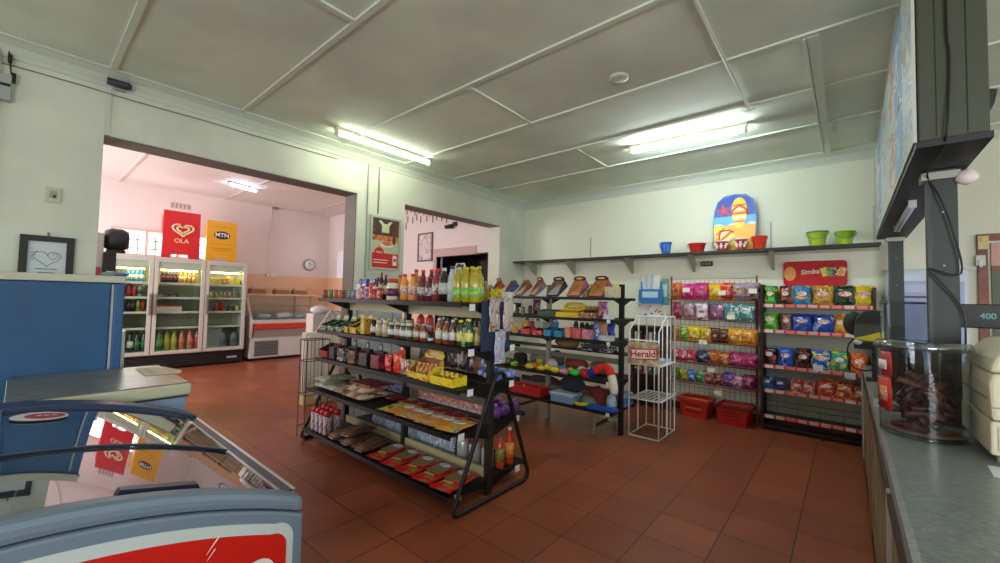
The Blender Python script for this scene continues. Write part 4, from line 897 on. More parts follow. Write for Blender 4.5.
# two bottles are not all: a small white carton in the gap
# ------------------------------------------------------------------ packets hanging on the end panel
EP = "hanging on the navy end panel"
xh = GX1+.03+.018
for k, (u, vt, vb, c, d) in enumerate(((494.5, 299, 330, ((190, 176, 170), (150, 110, 90), (222, 222, 226)), 'long clear packet of nuts'), (508, 299, 330, ((196, 184, 176), (160, 120, 96), (226, 226, 230)), 'long clear packet of nuts'), (500.5, 331, 362, ((170, 190, 226), (196, 150, 120), (220, 226, 240)), 'blue-white packet'))):
    y = YU(u, xh, 1.3); z1 = ZV(vt, xh, y); z0 = ZV(vb, xh, y)
    o = packet(.125 if k < 2 else .13, z1-z0, .03, list(c), None, 'hanging_packet', k+170); put(o, xh, y, z0, PI/2)
    MB().tube([(0, .02, z1-z0-.01), (0, -.01, z1-z0+.0)], .004, 5).build('hook', DKMET, o)
    T(o, d, 'packet', EP, label='lower blue-white packet hanging on the navy end panel' if k == 2 else '%s long clear packet hanging on the navy end panel' % ('left' if k == 0 else 'right'))
# ================================================================== REAR SHELVING UNIT (behind the centre one)
QX0, QX1, QY = -3.98, -1.90, 4.45
LEV = [(4.17, .29), (4.17, .62), (4.17, 1.05), (4.17, 1.29), (4.17, 1.53)]
g2 = empty('gondola_shelving', ((QX0+QX1)/2, QY, 0)); hx = (QX1-QX0)/2
for i, (yf, z) in enumerate(LEV):
    d = QY-yf
    for s in (-1, 1):
        a, b = (-d, -.03) if s < 0 else (.03, d)
        sh = shelf_mb(-hx, hx-.02, a, b, z, lip=.026).build('shelf', DKMET, g2)
        if i > 0:
            for x in (hx-.05, .02): MB().prism([(s*.03, z-.014), (s*(d-.02), z-.014), (s*.03, z-.085)], x-.004, x+.004, 'x').build('bracket', DKMET, sh)
        if i < 4: MB().box(hx-.10, hx-.06, (-d-.016 if s < 0 else d+.0125), (-d-.0125 if s < 0 else d+.016), z-.035, z+.005).build('price_tag', M((236, 238, 240), .5), sh)
for x in (-hx+.02, .0, hx-.06):
    MB().box(x-.022, x+.022, -.028, .028, 0.0, 1.69).build('upright', DKMET if x > .5 else M((150, 144, 120), .5), g2)
for x in (-.36, hx-.25):
    for s in (-1, 1): MB().tube([(x, s*.26, .28), (x, s*.26, .04), (x, s*.26, 0)], .018, 8).build('leg', M((150, 146, 120), .5), g2)
    MB().box(x-.012, x+.012, -.25, .25, .10, .13).build('base_rail', M((70, 70, 66), .5), g2)
for z0, z1 in ((.36, .42), (.78, .84)):
    for a, b in ((-hx+.045, -.025), (.025, hx-.065)): MB().box(a, b, -.01, .01, z0, z1).build('cross_rail', M((110, 106, 92), .5), g2)
T(g2, '', 'shelving', label='black shelving unit behind the centre rack, full of sweets and toys')
Y2 = 4.28
# top tier: tipped-up display boxes
A1 = "on the rear rack's top tier"; zt = 1.537
TB = [(496, 24, 275, (170, 60, 40), (160, 96, 64), ((110, 40, 34), (150, 50, 40)), 'brown box with dark red flap', (210, 140, 110)), (510, 24, 276, (50, 60, 130), (140, 96, 60), ((50, 60, 140), (90, 100, 190)), 'blue and brown box', (60, 80, 170)), (523, 24, 278, (130, 66, 44), (150, 100, 66), ((96, 46, 36), (140, 70, 50)), 'brown box of white-wrapped bars', (222, 206, 190)),
      (537, 24, 275, (110, 90, 110), (160, 104, 70), ((84, 44, 36), (70, 36, 30)), 'brown box of peach bars', (236, 160, 120)), (556, 28, 278, (44, 38, 38), (150, 110, 80), ((34, 30, 30), (60, 54, 50)), 'box of silver bars with black flap', (190, 190, 190)), (577, 28, 275, (120, 50, 90), (200, 146, 90), ((96, 30, 36), (130, 50, 60)), 'near-empty box with maroon flap', None), (599, 28, 280, (130, 60, 80), (196, 140, 84), ((76, 34, 38), (110, 50, 50)), 'near-empty box with dark maroon flap', None)]
for k, (u, wpx, v, co_, ci, fl, d, bars) in enumerate(TB):
    x = XU(u, Y2, zt); w_ = .15 if k < 4 else .20
    o = display_tray(w_, .21, .085, [co_, tuple(min(255, c+40) for c in co_)], ci, list(fl), (.055 if k in (0, 4, 5, 6, 3) else .02), name='chocolate_display_box', front=.25)
    put(o, x, Y2+.03, zt+.065, -.42 if k < 4 else -.25, .66); T(o, d, 'box', A1)
    if bars:
        for j in range(3):
            for i in range(2):
                q = MB().box(-.018, .018, -.055, .055, 0, .018).build('chocolate_bar', PR([bars, tuple(int(c*.6) for c in bars), (230, 224, 214)], 5), bevel=.004)
                # lies on the tipped floor of the box
                lx, ly, lz = (-w_*.28+w_*.28*j, -.045+.115*i*.9, .014)
                rz_ = -.42 if k < 4 else -.25
                Rm = Matrix.Rotation(rz_, 3, 'Z') @ Matrix.Rotation(.66, 3, 'X'); P = Rm @ Vector((lx, ly, lz))
                q.rotation_euler = (.66, 0, rz_); q.location = (x+P.x, Y2+.03+P.y, zt+.065+P.z)
                T(q, '', 'bar', group='bars in the '+d, label='one of the small bars in the '+d)
for j, (row, vz) in enumerate(((6, 0), (5, 1))):
    for k in range(row):
        y = QY+.13; x = XU(586+6.5*k+3*j, y, 1.6)
        o = can(PR([(190, 200, 90), (226, 226, 160), (90, 130, 60)], 4), .042, .085, 'food_tin', (206, 206, 150)); put(o, min(x, -1.97), y, 1.537+.0862*vz+(.0 if not vz else 0)); T(o, 'yellow-green tin, %s layer' % ('upper' if vz else 'lower'), 'tin', A1)
o = carton(.14, .12, .12, ((206, 200, 160), (190, 186, 140)), 'plain_carton'); put(o, XU(613, Y2+.03, zt), Y2+.02, zt); T(o, 'pale cream carton at the right end', 'box', A1)
# second tier
A2 = "on the rear rack's second tier"; zt = 1.297
IT = [(517, .06, .09, ((110, 60, 40), (150, 90, 60)), 'pot', 'small brown pot'), (523, .05, .10, ((90, 50, 36), (206, 190, 160)), 'pot', 'small brown pot'), (530, .055, .12, ((60, 34, 30), (120, 70, 50)), 'pot', 'dark brown pot')]
for u, r2, h, c, _, d in IT:
    x = XU(u, Y2, zt); o = MB().lathe([(r2*.45, 0), (r2*.5, .01), (r2*.5, h*.75), (r2*.35, h*.85)], 12).build('spread_pot', PR(list(c), 4)); MB().lathe([(r2*.4, h*.82), (r2*.4, h), (0, h)], 12).build('lid', M((50, 40, 40), .4), o); put(o, x, Y2, zt); T(o, d, 'pot', A2)
o = packet(.12, .18, .05, [(70, 34, 50), (120, 60, 50), (50, 30, 60)], None, 'chocolate_packet', 5); put(o, XU(537, Y2+.06, zt), Y2+.05, zt+.012, 0); T(o, 'tall maroon packet', 'packet', A2)
o = display_tray(.26, .16, .08, [(40, 80, 50), (70, 60, 120), (60, 110, 60)], (50, 60, 60), None, name='chocolate_display_box', front=.8); put(o, XU(550, Y2, zt), Y2, zt); T(o, 'dark green and violet open box', 'box', A2)
o = display_tray(.30, .17, .08, [(236, 200, 30), (226, 170, 30)], (200, 160, 40), [(240, 206, 50), (230, 160, 40)], .0001+.10, name='chocolate_display_box', front=.7); put(o, XU(570, Y2, zt), Y2, zt); T(o, 'bright yellow open box with yellow header', 'box', A2)
for k in range(5):
    q = MB().box(-.02, .02, -.04, .04, 0, .02).build('chocolate_bar', M((226, 176, 40), .4), bevel=.004); put(q, XU(563+3.6*k, Y2-.02, zt), Y2-.02, zt+.012, .1); T(q, '', 'bar', group='bars in the bright yellow box', label='one of the yellow bars in the bright yellow open box')
for k, u in enumerate((585, 594, 603)):
    x = XU(u, Y2, zt); o = display_tray(.115, .15, .09, [(140, 30, 100), (226, 200, 60), (100, 24, 70)], (60, 20, 40), None, name='chocolate_display_box', front=.7) if k < 2 else packet(.12, .17, .05, [(150, 50, 160), (226, 206, 70), (110, 30, 120)], None, 'sweet_packet', 3); put(o, x, Y2, zt+(.012 if k == 2 else 0)); T(o, 'purple and yellow open box' if k < 2 else 'upright purple packet', 'box' if k < 2 else 'packet', A2)
for k, u in enumerate((588, 593.5, 599, 604.5)):
    y = QY+.10; x = XU(u, y, 1.4); o = MB().lathe([(.03, 0), (.034, .01), (.034, .12)], 12).build('cereal_pot', PR([(226, 150, 60), (236, 206, 150)], 4)); MB().lathe([(.036, .118), (.036, .135), (0, .135)], 12).build('lid', M((236, 214, 130), .4), o); put(o, x, y, zt); T(o, 'orange lidded pot on the rear side', 'pot', A2)
o = carton(.10, .08, .05, ((226, 228, 230), (190, 200, 206)), 'plain_carton'); put(o, min(XU(612, Y2-.02, zt), -2.02), Y2-.03, zt); T(o, 'small white carton at the right end', 'box', A2)
# third tier
A3 = "on the rear rack's third tier"; zt = 1.057
SP = [(517, ((230, 206, 60), (220, 60, 50), (236, 220, 120)), .10, .10, 'yellow soft packet'), (523, ((236, 200, 50), (226, 130, 50)), .09, .13, 'yellow soft packet')]
for k, (u, c, w_, h, d) in enumerate(SP):
    o = packet(w_, h, .05, list(c), None, 'sweet_packet', k+200); put(o, XU(u, Y2+.02*k, zt), Y2-.04+.09*k, zt+.012); T(o, d, 'packet', A3)
CB = [(529, .13, .09, ((206, 40, 44), (236, 120, 100)), 'red open box'), (540.5, .13, .08, ((200, 36, 40), (230, 160, 140)), 'red open box'), (551, .10, .10, ((60, 150, 190), (40, 110, 170)), 'turquoise open box'), (561.5, .10, .10, ((66, 156, 196), (40, 110, 160)), 'turquoise open box'),
      (570.5, .08, .12, ((230, 150, 120), (206, 90, 80)), 'peach box'), (579, .10, .12, ((220, 90, 90), (240, 140, 140)), 'coral red box'), (589.5, .12, .11, ((226, 150, 170), (120, 80, 80), (236, 200, 180)), 'pink printed box')]
for u, w_, h, c, d in CB:
    x = XU(u, Y2, zt); o = display_tray(w_, .14, h, list(c), tuple(int(q*.5) for q in c[0]), None, name='sweet_display_box', front=.75) if 'open' in d else carton(w_, .10, h, list(c), 'sweet_box'); put(o, x, Y2-.02, zt); T(o, d, 'box', A3)
o = packet(.07, .11, .05, [(60, 110, 206), (200, 220, 240)], None, 'tissue_packet', 9); put(o, XU(598.5, Y2, zt), Y2-.02, zt+.012); T(o, 'small blue packet', 'packet', A3)
o = carton(.15, .08, .06, ((206, 214, 214), (170, 180, 180)), 'clear_box'); put(o, min(XU(608, Y2, zt), -2.03), Y2-.03, zt); T(o, 'low clear-grey box at the right end', 'box', A3)
RR = [(527, .035, .18, (206, 206, 206), (190, 50, 50)), (532, .035, .17, (190, 60, 60), (226, 226, 226)), (538, .035, .18, (222, 222, 222), (150, 60, 60)), (545, .04, .16, (170, 176, 180), (206, 206, 206)), (554.5, .055, .18, (80, 150, 210), (226, 236, 240)), (576, .03, .18, (50, 80, 50), (80, 110, 70)), (582, .03, .17, (36, 60, 44), (60, 90, 60)), (587, .03, .17, (40, 50, 44), (90, 110, 90)), (592, .03, .17, (34, 60, 50), (206, 206, 190))]
NMS = ['white lidded tub', 'red lidded tub', 'white and brown lidded tub', 'grey lidded tub', 'blue and white lidded tub', 'dark green lidded bottle', 'dark green lidded bottle', 'dark lidded bottle', 'dark green lidded bottle with white lid']
for k, (u, r, h, c, l) in enumerate(RR):
    y = QY+.09; x = XU(u, y, 1.15); o = MB().lathe([(r*.9, 0), (r, .01), (r, h*.8), (r*.7, h*.88)], 12).build('toiletry_bottle', M(c, .35)); MB().lathe([(r*.72, h*.86), (r*.72, h), (0, h)], 12).build('lid', M(l, .4), o); put(o, x, y, zt); T(o, NMS[k]+' on the rear side', 'bottle', A3)
for k, (u, c, d) in enumerate(((597, ((170, 150, 206), (206, 190, 226)), 'lilac packet'), (603, ((226, 180, 90), (230, 140, 110), (240, 220, 160)), 'yellow and pink packet'), (611, ((50, 80, 190), (120, 60, 150)), 'round blue packet'))):
    y = QY+.08; o = packet(.10, .17, .05, list(c), None, 'nappy_packet', k+210); put(o, min(XU(u, y, 1.15), -2.01), y, zt+.012); T(o, d+' on the rear side', 'packet', A3)
# fourth tier: toys, hats, fabric
A4 = "on the rear rack's fourth tier"; zt = .627
# folded goods between tiers
def cloth(name, c, x, y, z, rx_, ry_, rz_, d, cat, place, seed, rough=.9):
    o = MB().blob((0, 0, rz_*.85), (rx_, ry_, rz_), 18, bump=.07, seed=seed).build(name, M(c, rough, bump=.4, bscale=60)); put(o, x, y, z); T(o, d, cat, place); return o
o = MB().lathe([(.15, 0), (.155, .008), (.10, .02), (.095, .10), (.08, .135), (0, .145)], 24, sx=1.0, sy=.8).build('sun_hat', M((22, 22, 24), .9), loc=(XU(521, Y2+.03, zt+.1), Y2+.02, zt+.03)); MB().lathe([(.0975, .02), (.098, .045)], 24, sx=1.0, sy=.8).build('hat_band', M((50, 50, 54), .8), o); T(o, 'black hat', 'hat', A4)
cloth('folded_cloth', (150, 140, 140), XU(541, QY+.1, .7), QY+.12, zt, .18, .09, .09, 'grey-mauve crumpled cloth on the rear side', 'cloth', A4, 3)
cloth('folded_cloth', (90, 88, 92), XU(554, QY+.1, .7), QY+.16, zt, .12, .08, .11, 'dark grey crumpled cloth on the rear side', 'cloth', A4, 4)
cloth('folded_cloth', (150, 70, 50), XU(574, QY+.1, .7), QY+.14, zt, .16, .09, .085, 'rust crumpled cloth on the rear side', 'cloth', A4, 5)
cloth('folded_cloth', (196, 190, 190), XU(548, Y2, .7), Y2+.09, zt, .08, .05, .07, 'pale pink crumpled cloth', 'cloth', A4, 6)
o = carton(.40, .16, .10, ((24, 24, 28), (206, 206, 210), (40, 40, 44)), 'shoe_box', (60, 60, 64)); put(o, XU(598, QY+.12, .8), QY+.13, zt+.28); 
sh = MB().box(-hx, hx-.0, .03, .27, .880, .892).build('shelf', DKMET, g2)
o.location.z = .893; o.scale.z = 1.1
T(o, 'black and white printed box on rear side, half height', 'box', A4)
o = MB().blob((0, 0, .06), (.17, .1, .075), 16, bump=.06, seed=8).build('brown_bag', M((150, 106, 70), .7)); MB().tube([(-.06, 0, .11), (-.03, 0, .15), (.03, 0, .15), (.06, 0, .11)], .006, 5).build('bag_handle', M((110, 76, 50), .7), o); put(o, XU(566, QY+.1, .9), QY+.14, .893); T(o, 'brown soft bag on the rear side, half height', 'bag', A4)
TOY = [(502, (190, 50, 44), 'red toy piece', .05), (507, (180, 200, 60), 'lime toy piece', .04), (515, (150, 206, 60), 'green toy piece', .045), (523, (236, 120, 50), 'orange toy piece', .05), (529, (236, 206, 60), 'yellow toy piece', .045), (534, (236, 130, 70), 'salmon toy piece', .045), (541, (236, 206, 40), 'yellow toy piece', .045), (548, (240, 220, 90), 'yellow toy piece', .045), (555, (236, 210, 50), 'yellow toy piece', .05), (562, (70, 130, 200), 'blue toy piece', .055), (564, (226, 150, 160), 'pink toy piece', .045), (570, (236, 210, 70), 'yellow toy piece', .045), (575, (60, 206, 80), 'bright green toy piece', .05)]
for k, (u, c, d, r) in enumerate(TOY):
    y = 4.215+.085*(k % 2); x = XU(u, y, zt)
    r *= 1.12; o = MB().blob((0, 0, r*.6), (r*1.25, r*.85, r*.66), 12, bump=.14, seed=k+20).build('toy_piece', M(c, .4)); MB().lathe([(.012, 0), (.014, .02), (0, .03)], 8, (r*.3, 0, r*1.0)).build('knob', M(tuple(int(q*.8) for q in c), .4), o); put(o, x, y, zt); T(o, d, 'toy', A4)
x = XU(538, Y2+.1, zt); o = MB().lathe([(.035, 0), (.045, .10), (.047, .105)], 14).build('toy_bucket', M((206, 196, 90), .4)); MB().tube([(-.045, 0, .10), (-.04, 0, .14), (.04, 0, .14), (.045, 0, .10)], .004, 5).build('handle', M((190, 180, 80), .4), o); put(o, x, Y2+.13, zt); T(o, 'small khaki bucket', 'bucket', A4)
# the long striped plush snake
pts = [(XU(581, 4.17, zt), 4.22, zt+.05), (XU(587, 4.17, zt), 4.16, zt+.05), (XU(592, 4.15, zt), 4.14, zt+.075), (XU(597, 4.15, zt), 4.15, zt+.12), (XU(603, 4.15, zt), 4.18, zt+.15), (XU(609, 4.15, zt), 4.16, zt+.12), (XU(613, 4.13, zt), 4.12, zt+.03), (XU(614.5, 4.12, .5), 4.11, zt-.07)]
def smooth(P, n=5):
    out = []
    for i in range(len(P)-1):
        p0 = Vector(P[max(i-1, 0)]); p1 = Vector(P[i]); p2 = Vector(P[i+1]); p3 = Vector(P[min(i+2, len(P)-1)])
        for k in range(n):
            t = k/n; out.append(.5*((2*p1)+(-p0+p2)*t+(2*p0-5*p1+4*p2-p3)*t*t+(-p0+3*p1-3*p2+p3)*t**3))
    return out+[Vector(P[-1])]
SPn = smooth(pts)
o = empty('plush_snake', tuple(SPn[0])); base = Vector(SPn[0])
segs = [(0, 8, (206, 36, 30)), (8, 13, (30, 40, 150)), (13, 28, (206, 40, 30)), (28, 35, (226, 220, 206))]
for a, b, c in segs:
    MB().tube([p-base for p in SPn[a:b+1]], .045, 10).blob(tuple(SPn[b]-base), (.045, .045, .045), 10).blob(tuple(SPn[a]-base), (.045, .045, .045), 10).build('plush_segment', M(c, .9, bump=.3, bscale=90), o)
T(o, '', 'toy', label="red, blue and white plush snake draped over the rear rack's fourth tier")
cloth('crumpled_shirt', (150, 150, 130), XU(598, QY+.1, .7), QY+.15, zt, .13, .09, .075, 'khaki crumpled cloth on the rear side', 'cloth', A4, 12)
o = MB().blob((0, 0, .045), (.06, .05, .045), 12, bump=.1, seed=3).build('plush_toy', M((206, 210, 206), .8)); MB().blob((.03, -.04, .055), (.012, .012, .012), 8).build('eye', BLACK, o); put(o, XU(582, Y2+.1, zt), Y2+.10, zt); T(o, 'white and green plush head', 'toy', A4)
# lowest tier
A5 = "on the rear rack's lowest tier"; zt = .297
x = XU(517, Y2+.02, zt)
o = MB().box(-.10, .10, -.08, .08, 0, .055).build('red_tray', M((190, 36, 34), .4)); g = MB(); g.frame(-.30, .30, -.09, .09, .012, 0.0, .06, 'z') if False else None
bpy.data.objects.remove(o)
def tote(w, d, h, c, name, lidc=None):
    t = .008; m = MB(); m.box(-w/2, w/2, -d/2, d/2, 0, t); m.box(-w/2, w/2, -d/2, -d/2+t, t, h); m.box(-w/2, w/2, d/2-t, d/2, t, h); m.box(-w/2, -w/2+t, -d/2+t, d/2-t, t, h); m.box(w/2-t, w/2, -d/2+t, d/2-t, t, h)
    o = m.build(name, M(c, .35))
    r = MB(); r.box(-w/2-.01, w/2+.01, -d/2-.01, -d/2, h-.012, h+.004); r.box(-w/2-.01, w/2+.01, d/2, d/2+.01, h-.012, h+.004); r.build('rim', M(tuple(min(255, int(q*1.15)) for q in c), .35), o)
    if lidc: MB().box(-w/2-.012, w/2+.012, -d/2-.012, d/2+.012, h+.004, h+.02).build('lid', M(lidc, .3), o, bevel=.005)
    return o
o = tote(.62, .18, .10, (190, 34, 34), 'storage_tray'); put(o, XU(524, Y2, zt), Y2+.0, zt); T(o, 'long red plastic tray', 'tray', A5)
o = tote(.30, .18, .09, (130, 160, 196), 'lunch_box', (206, 222, 236)); put(o, XU(566, Y2, zt), Y2-.01, zt); T(o, 'pale blue lidded plastic box', 'box', A5)
o = MB().lathe([(.0, 0), (.035, 0), (.042, .04), (.03, .075), (0, .085)], 14).build('white_ball', M((226, 220, 206), .5)); MB().lathe([(.012, .08), (.01, .1), (0, .1)], 8).build('top_knob', M((206, 200, 190), .5), o); put(o, XU(524.5, Y2-.02, zt), Y2-.04, zt+.012); T(o, 'round white ball inside the red tray', 'ball', A5)
cloth('dark_bag', (46, 52, 58), XU(577, QY+.02, .4), QY-.10, zt+.11, .17, .07, .10, 'dark slate soft bag', 'bag', A5, 15)
bpy.data.objects[-1] if False else None
cloth('crumpled_cloth', (130, 40, 44), XU(598, QY-.1, .4), QY-.1, zt, .10, .07, .12, 'dark red crumpled cloth', 'cloth', A5, 16)
cloth('crumpled_cloth', (110, 120, 110), XU(590, QY-.15, .4), QY-.16, zt, .10, .06, .06, 'sage crumpled cloth', 'cloth', A5, 17)
cloth('crumpled_cloth', (170, 190, 206), XU(612, QY-.12, .4), QY-.13, zt, .055, .06, .09, 'pale blue crumpled cloth', 'cloth', A5, 18)
cloth('crumpled_cloth', (96, 50, 60), XU(545, QY+.15, .4), QY+.15, zt, .3, .09, .10, 'dark plum crumpled cloth on the rear side', 'cloth', A5, 19)
o = MB().tube(smooth([(-.11, .02, .022), (-.04, -.03, .022), (.03, .0, .026), (.09, .05, .022)]), .022, 8).build('yellow_shape', M((222, 200, 50), .4)); MB().blob((.09, .05, .024), (.028, .028, .024), 8).build('end_knob', M((206, 186, 50), .4), o); put(o, XU(583, Y2-.05, zt), Y2-.06, zt); T(o, 'yellow bent plastic toy', 'toy', A5)
o = MB().prism(rrect(-.17, .17, -.07, .07, .04), 0, .035, 'z').build('blue_bat', M((36, 84, 190), .4), bevel=.01); MB().prism(rrect(-.12, .12, -.03, .03, .02), .036, .042, 'z').build('moulded_panel', M((50, 110, 206), .4), o); put(o, XU(603, Y2-.03, zt), Y2-.05, zt+.0, .12); T(o, 'blue flat plastic toy', 'toy', A5)
o = MB().tube(smooth([(-.08, 0, .014), (0, .01, .014), (.08, -.01, .014)]), .014, 6).build('yellow_shape', M((206, 190, 60), .4)); MB().blob((.08, -.01, .016), (.02, .02, .016), 8).build('end_knob', M((190, 170, 50), .4), o); put(o, XU(604, Y2+.06, zt), Y2+.05, zt); T(o, 'short khaki-yellow toy', 'toy', A5)
o = MB().blob((0, 0, .035), (.07, .05, .036), 12, bump=.1, seed=2).build('green_cloth', M((150, 160, 110), .9)); MB().box(-.02, .02, -.052, -.05, .02, .04).build('cloth_tag', M((200, 200, 180), .7), o); put(o, XU(609, QY-.1, .1), QY-.02, .131); o.parent = None; T(o, '', 'cloth', label='sage green cloth hanging low under the right end of rear rack')
for k in range(3):
    o = MB().prism(rrect(-.10, .10, -.13, .13, .03), 0, .045, 'z').build('folded_shirt', M([(120, 150, 206), (96, 130, 200), (150, 176, 220)][k], .8), bevel=.015); MB().box(-.05, .05, -.10, -.04, .046, .052).build('collar', M((170, 190, 226), .8), o)
    put(o, -2.02, QY+.15, [.297, .345, .393][k]); T(o, '', 'shirt', label=['bottom', 'middle', 'topmost'][k]+" folded blue shirt at the rear rack's lowest right end")

# ================================================================== NEWSPAPER STAND
hs = empty('newspaper_stand', (-1.735, 4.77, 0)); WIRE = M((232, 232, 228), .4); r = .009
xa, xb, ya, yb2 = -.155, .175, -.265, .26
zf, zbk = 1.17, 1.33
def bar(name, pts, closed=False, rr=r): return MB().tube(pts, rr, 6, 0, closed).build(name, WIRE, hs)
for x in (xa, xb):
    bar('side_frame', [(x, ya, .012), (x, ya, zf), (x, ya+.22, zbk), (x, yb2, zbk), (x, yb2, .012)], True)
    bar('middle_post', [(x, .0, .012), (x, .0, zbk)])
for y in (ya, yb2): bar('bottom_bar', [(xa, y, .012), (xb, y, .012)])
bar('top_bar', [(xa, yb2, zbk), (xb, yb2, zbk)]); bar('top_bar', [(xa, ya+.22, zbk), (xb, ya+.22, zbk)])
bar('front_bar', [(xa, ya, zf-.1), (xb, ya, zf-.1)])
for k in range(3): bar('back_wire', [(xa+.095*(k+1), yb2, .012), (xa+.095*(k+1), yb2, zbk)], rr=.006)
for z in (.42, .80):
    g = MB(); g.tube([(xa, ya, z), (xb, ya, z), (xb, yb2, z), (xa, yb2, z)], .008, 6, 0, True)
    t = g.build('tray_frame', WIRE, hs)
    for k in range(7): MB().box(xa+.02+.052*k, xa+.048+.052*k, ya, yb2, z-.003, z+.003).build('tray_slat', WIRE, t)
sg = MB().box(xa-.01, xb+.01, ya-.018, ya-.010, .80, 1.05).build('sign_board', M((176, 160, 126), .6, var=.3, vscale=14, name='newsprint_pattern'), hs)
bd = MB().box(xa+.012, xb-.008, ya-.022, ya-.0185, .862, .985).build('title_panel', M((206, 44, 40), .4), hs, rot=(0, -.07, 0), loc=(.065, 0, .0)); 
MB().box(xa+.026, xb-.022, ya-.0245, ya-.0222, .876, .971).build('title_ground', M((246, 240, 232), .5), hs, rot=(0, -.07, 0), loc=(.065, 0, 0))
text('Herald', .102, M((196, 30, 28), .4), hs, (.01, ya-.0265, .922), (PI/2, -.07, 0), sx=1.0)
T(hs, '', 'stand', label='white wire newspaper stand with Herald sign before the back wall')
o = MB().box(-.13, .13, -.2, .2, 0, .03).build('newspaper_stack', M((190, 200, 220), .7)); MB().box(-.10, .10, -.15, -.02, .03, .032).build('front_photo', PR([(120, 140, 180), (200, 190, 180), (60, 60, 70)], 5), o); put(o, -1.725, 4.78, .804); T(o, '', 'newspaper', label='blue-grey newspaper stack on the upper tray of the newspaper stand')

# ================================================================== WALL SHELF, its brackets and things
SZ = 2.17
SX0, SX1, SY0 = XL+.01, .27, 5.80
ws = MB().box(SX0, SX1, SY0, YB, SZ-.012, SZ).box(SX0, SX1, SY0-.008, SY0, SZ-.028, SZ+.004).build('wall_shelf', M((34, 30, 28), .5))
MB().box(SX0, SX1, YB-.03, YB-.001, SZ-.05, SZ-.0125).build('wall_batten', M((196, 196, 176), .5), ws)
for u in (527, 566, 625, 688.5, 770):
    x = XU(u, SY0+.05, SZ); MB().prism([(YB-.001, SZ-.05), (SY0+.02, SZ-.0125), (YB-.001, SZ-.0125)] if False else [(SY0+.02, SZ-.0125), (SY0+.02, SZ-.03), (YB-.03, SZ-.24), (YB-.001, SZ-.24), (YB-.001, SZ-.052), (YB-.031, SZ-.052), (YB-.031, SZ-.0125)], x-.012, x+.012, 'x').build('bracket', M((170, 166, 140), .5), ws)
x = SX1-.03; MB().box(x-.02, x, YB-.02, YB-.002, SZ+.005, SZ+.45).build('upright_strip', M((206, 206, 196), .5), ws)
T(ws, '', 'shelf', label='long dark wall shelf high on the back wall with beach toys')
for u in (737, 0, 0)[:1]:
    pass
for u in (591, 771):
    x = XU(u, YB, 2.5); o = MB().box(x-.02, x+.02, YB-.012, YB, SZ+.02, SZ+.40).build('slotted_strip', M((220, 222, 210), .5)); MB().box(x-.006, x+.006, YB-.014, YB-.0122, SZ+.05, SZ+.37).build('slot', M((150, 150, 140), .5), o); T(o, '', 'strip', label='pale slotted strip on the wall right of the beach board' if u > 700 else 'pale slotted strip on the wall left of the blue bucket')
# beach board (flat printed bodyboard with sandals and a starfish)
yb_ = 6.0; x0 = XU(712.5, yb_, 2.4); x1 = XU(756.5, yb_, 2.4); zt = ZV(194.5, (x0+x1)/2, yb_+.08); bw = x1-x0; bh = zt-SZ-.0
o = empty('bodyboard', ((x0+x1)/2, yb_, SZ+.003), 0, (-.12, 0, 0)); hw = bw/2; bh = bh/math.cos(.12)
outl = [(-hw*.86, 0), (hw*.86, 0), (hw*.97, bh*.1), (hw, bh*.5), (hw*.96, bh*.72), (hw*.82, bh*.88), (hw*.5, bh*.98), (0, bh), (-hw*.5, bh*.98), (-hw*.82, bh*.88), (-hw*.96, bh*.72), (-hw, bh*.5), (-hw*.97, bh*.1)]
MB().prism(outl, -.015, .015, 'y').build('foam_core', M((70, 110, 200), .4), o)
def clip(z0, z1, k=.965):
    # band of the board outline between two heights
    L = [(-1, .0), (-.97, .1), (-1, .5), (-.96, .72), (-.82, .88), (-.5, .98), (0, 1.0)]
    def wd(t):
        pts = [(.86, 0), (.97, .1), (1, .5), (.96, .72), (.82, .88), (.5, .98), (.01, 1.0)]
        for (a, ta), (b, tb) in zip(pts, pts[1:]):
            if ta <= t <= tb: return a+(b-a)*(t-ta)/(tb-ta)
        return .01
    ts = [z0+(z1-z0)*i/10 for i in range(11)]
    return [(-hw*k*wd(t), bh*(t*.97+.012)) for t in ts][::-1]+[(hw*k*wd(t), bh*(t*.97+.012)) for t in ts]
def flat(name, poly, c, lvl, mat=None): return MB().prism(poly, -.016-.0022*lvl, -.0152-.0022*(lvl-1), 'y').build(name, mat or M(c, .4), o)
flat('printed_sea', clip(.42, 1.0), (30, 66, 180), 1); flat('printed_surf', clip(.42, .62), (80, 180, 226), 2)
flat('printed_sand', clip(0, .46), (240, 178, 50), 3)
wv = [(-hw*.95, bh*.46)]+[(-hw*.95+hw*1.9*i/12, bh*(.475+.018*math.sin(i*1.3))) for i in range(13)]+[(hw*.95, bh*.45)]
flat('printed_foam', wv, (226, 240, 246), 4)
def rot(P, a, cx, cz): return [(cx+x*math.cos(a)-z*math.sin(a), cz+x*math.sin(a)+z*math.cos(a)) for x, z in P]
st = []
for i in range(10):
    rr = .42*hw if i % 2 == 0 else .13*hw; st.append((rr*math.sin(i*PI/5), rr*math.cos(i*PI/5)))
flat('printed_starfish', rot(st, .2, -hw*.5, bh*.72), (226, 60, 70), 4)
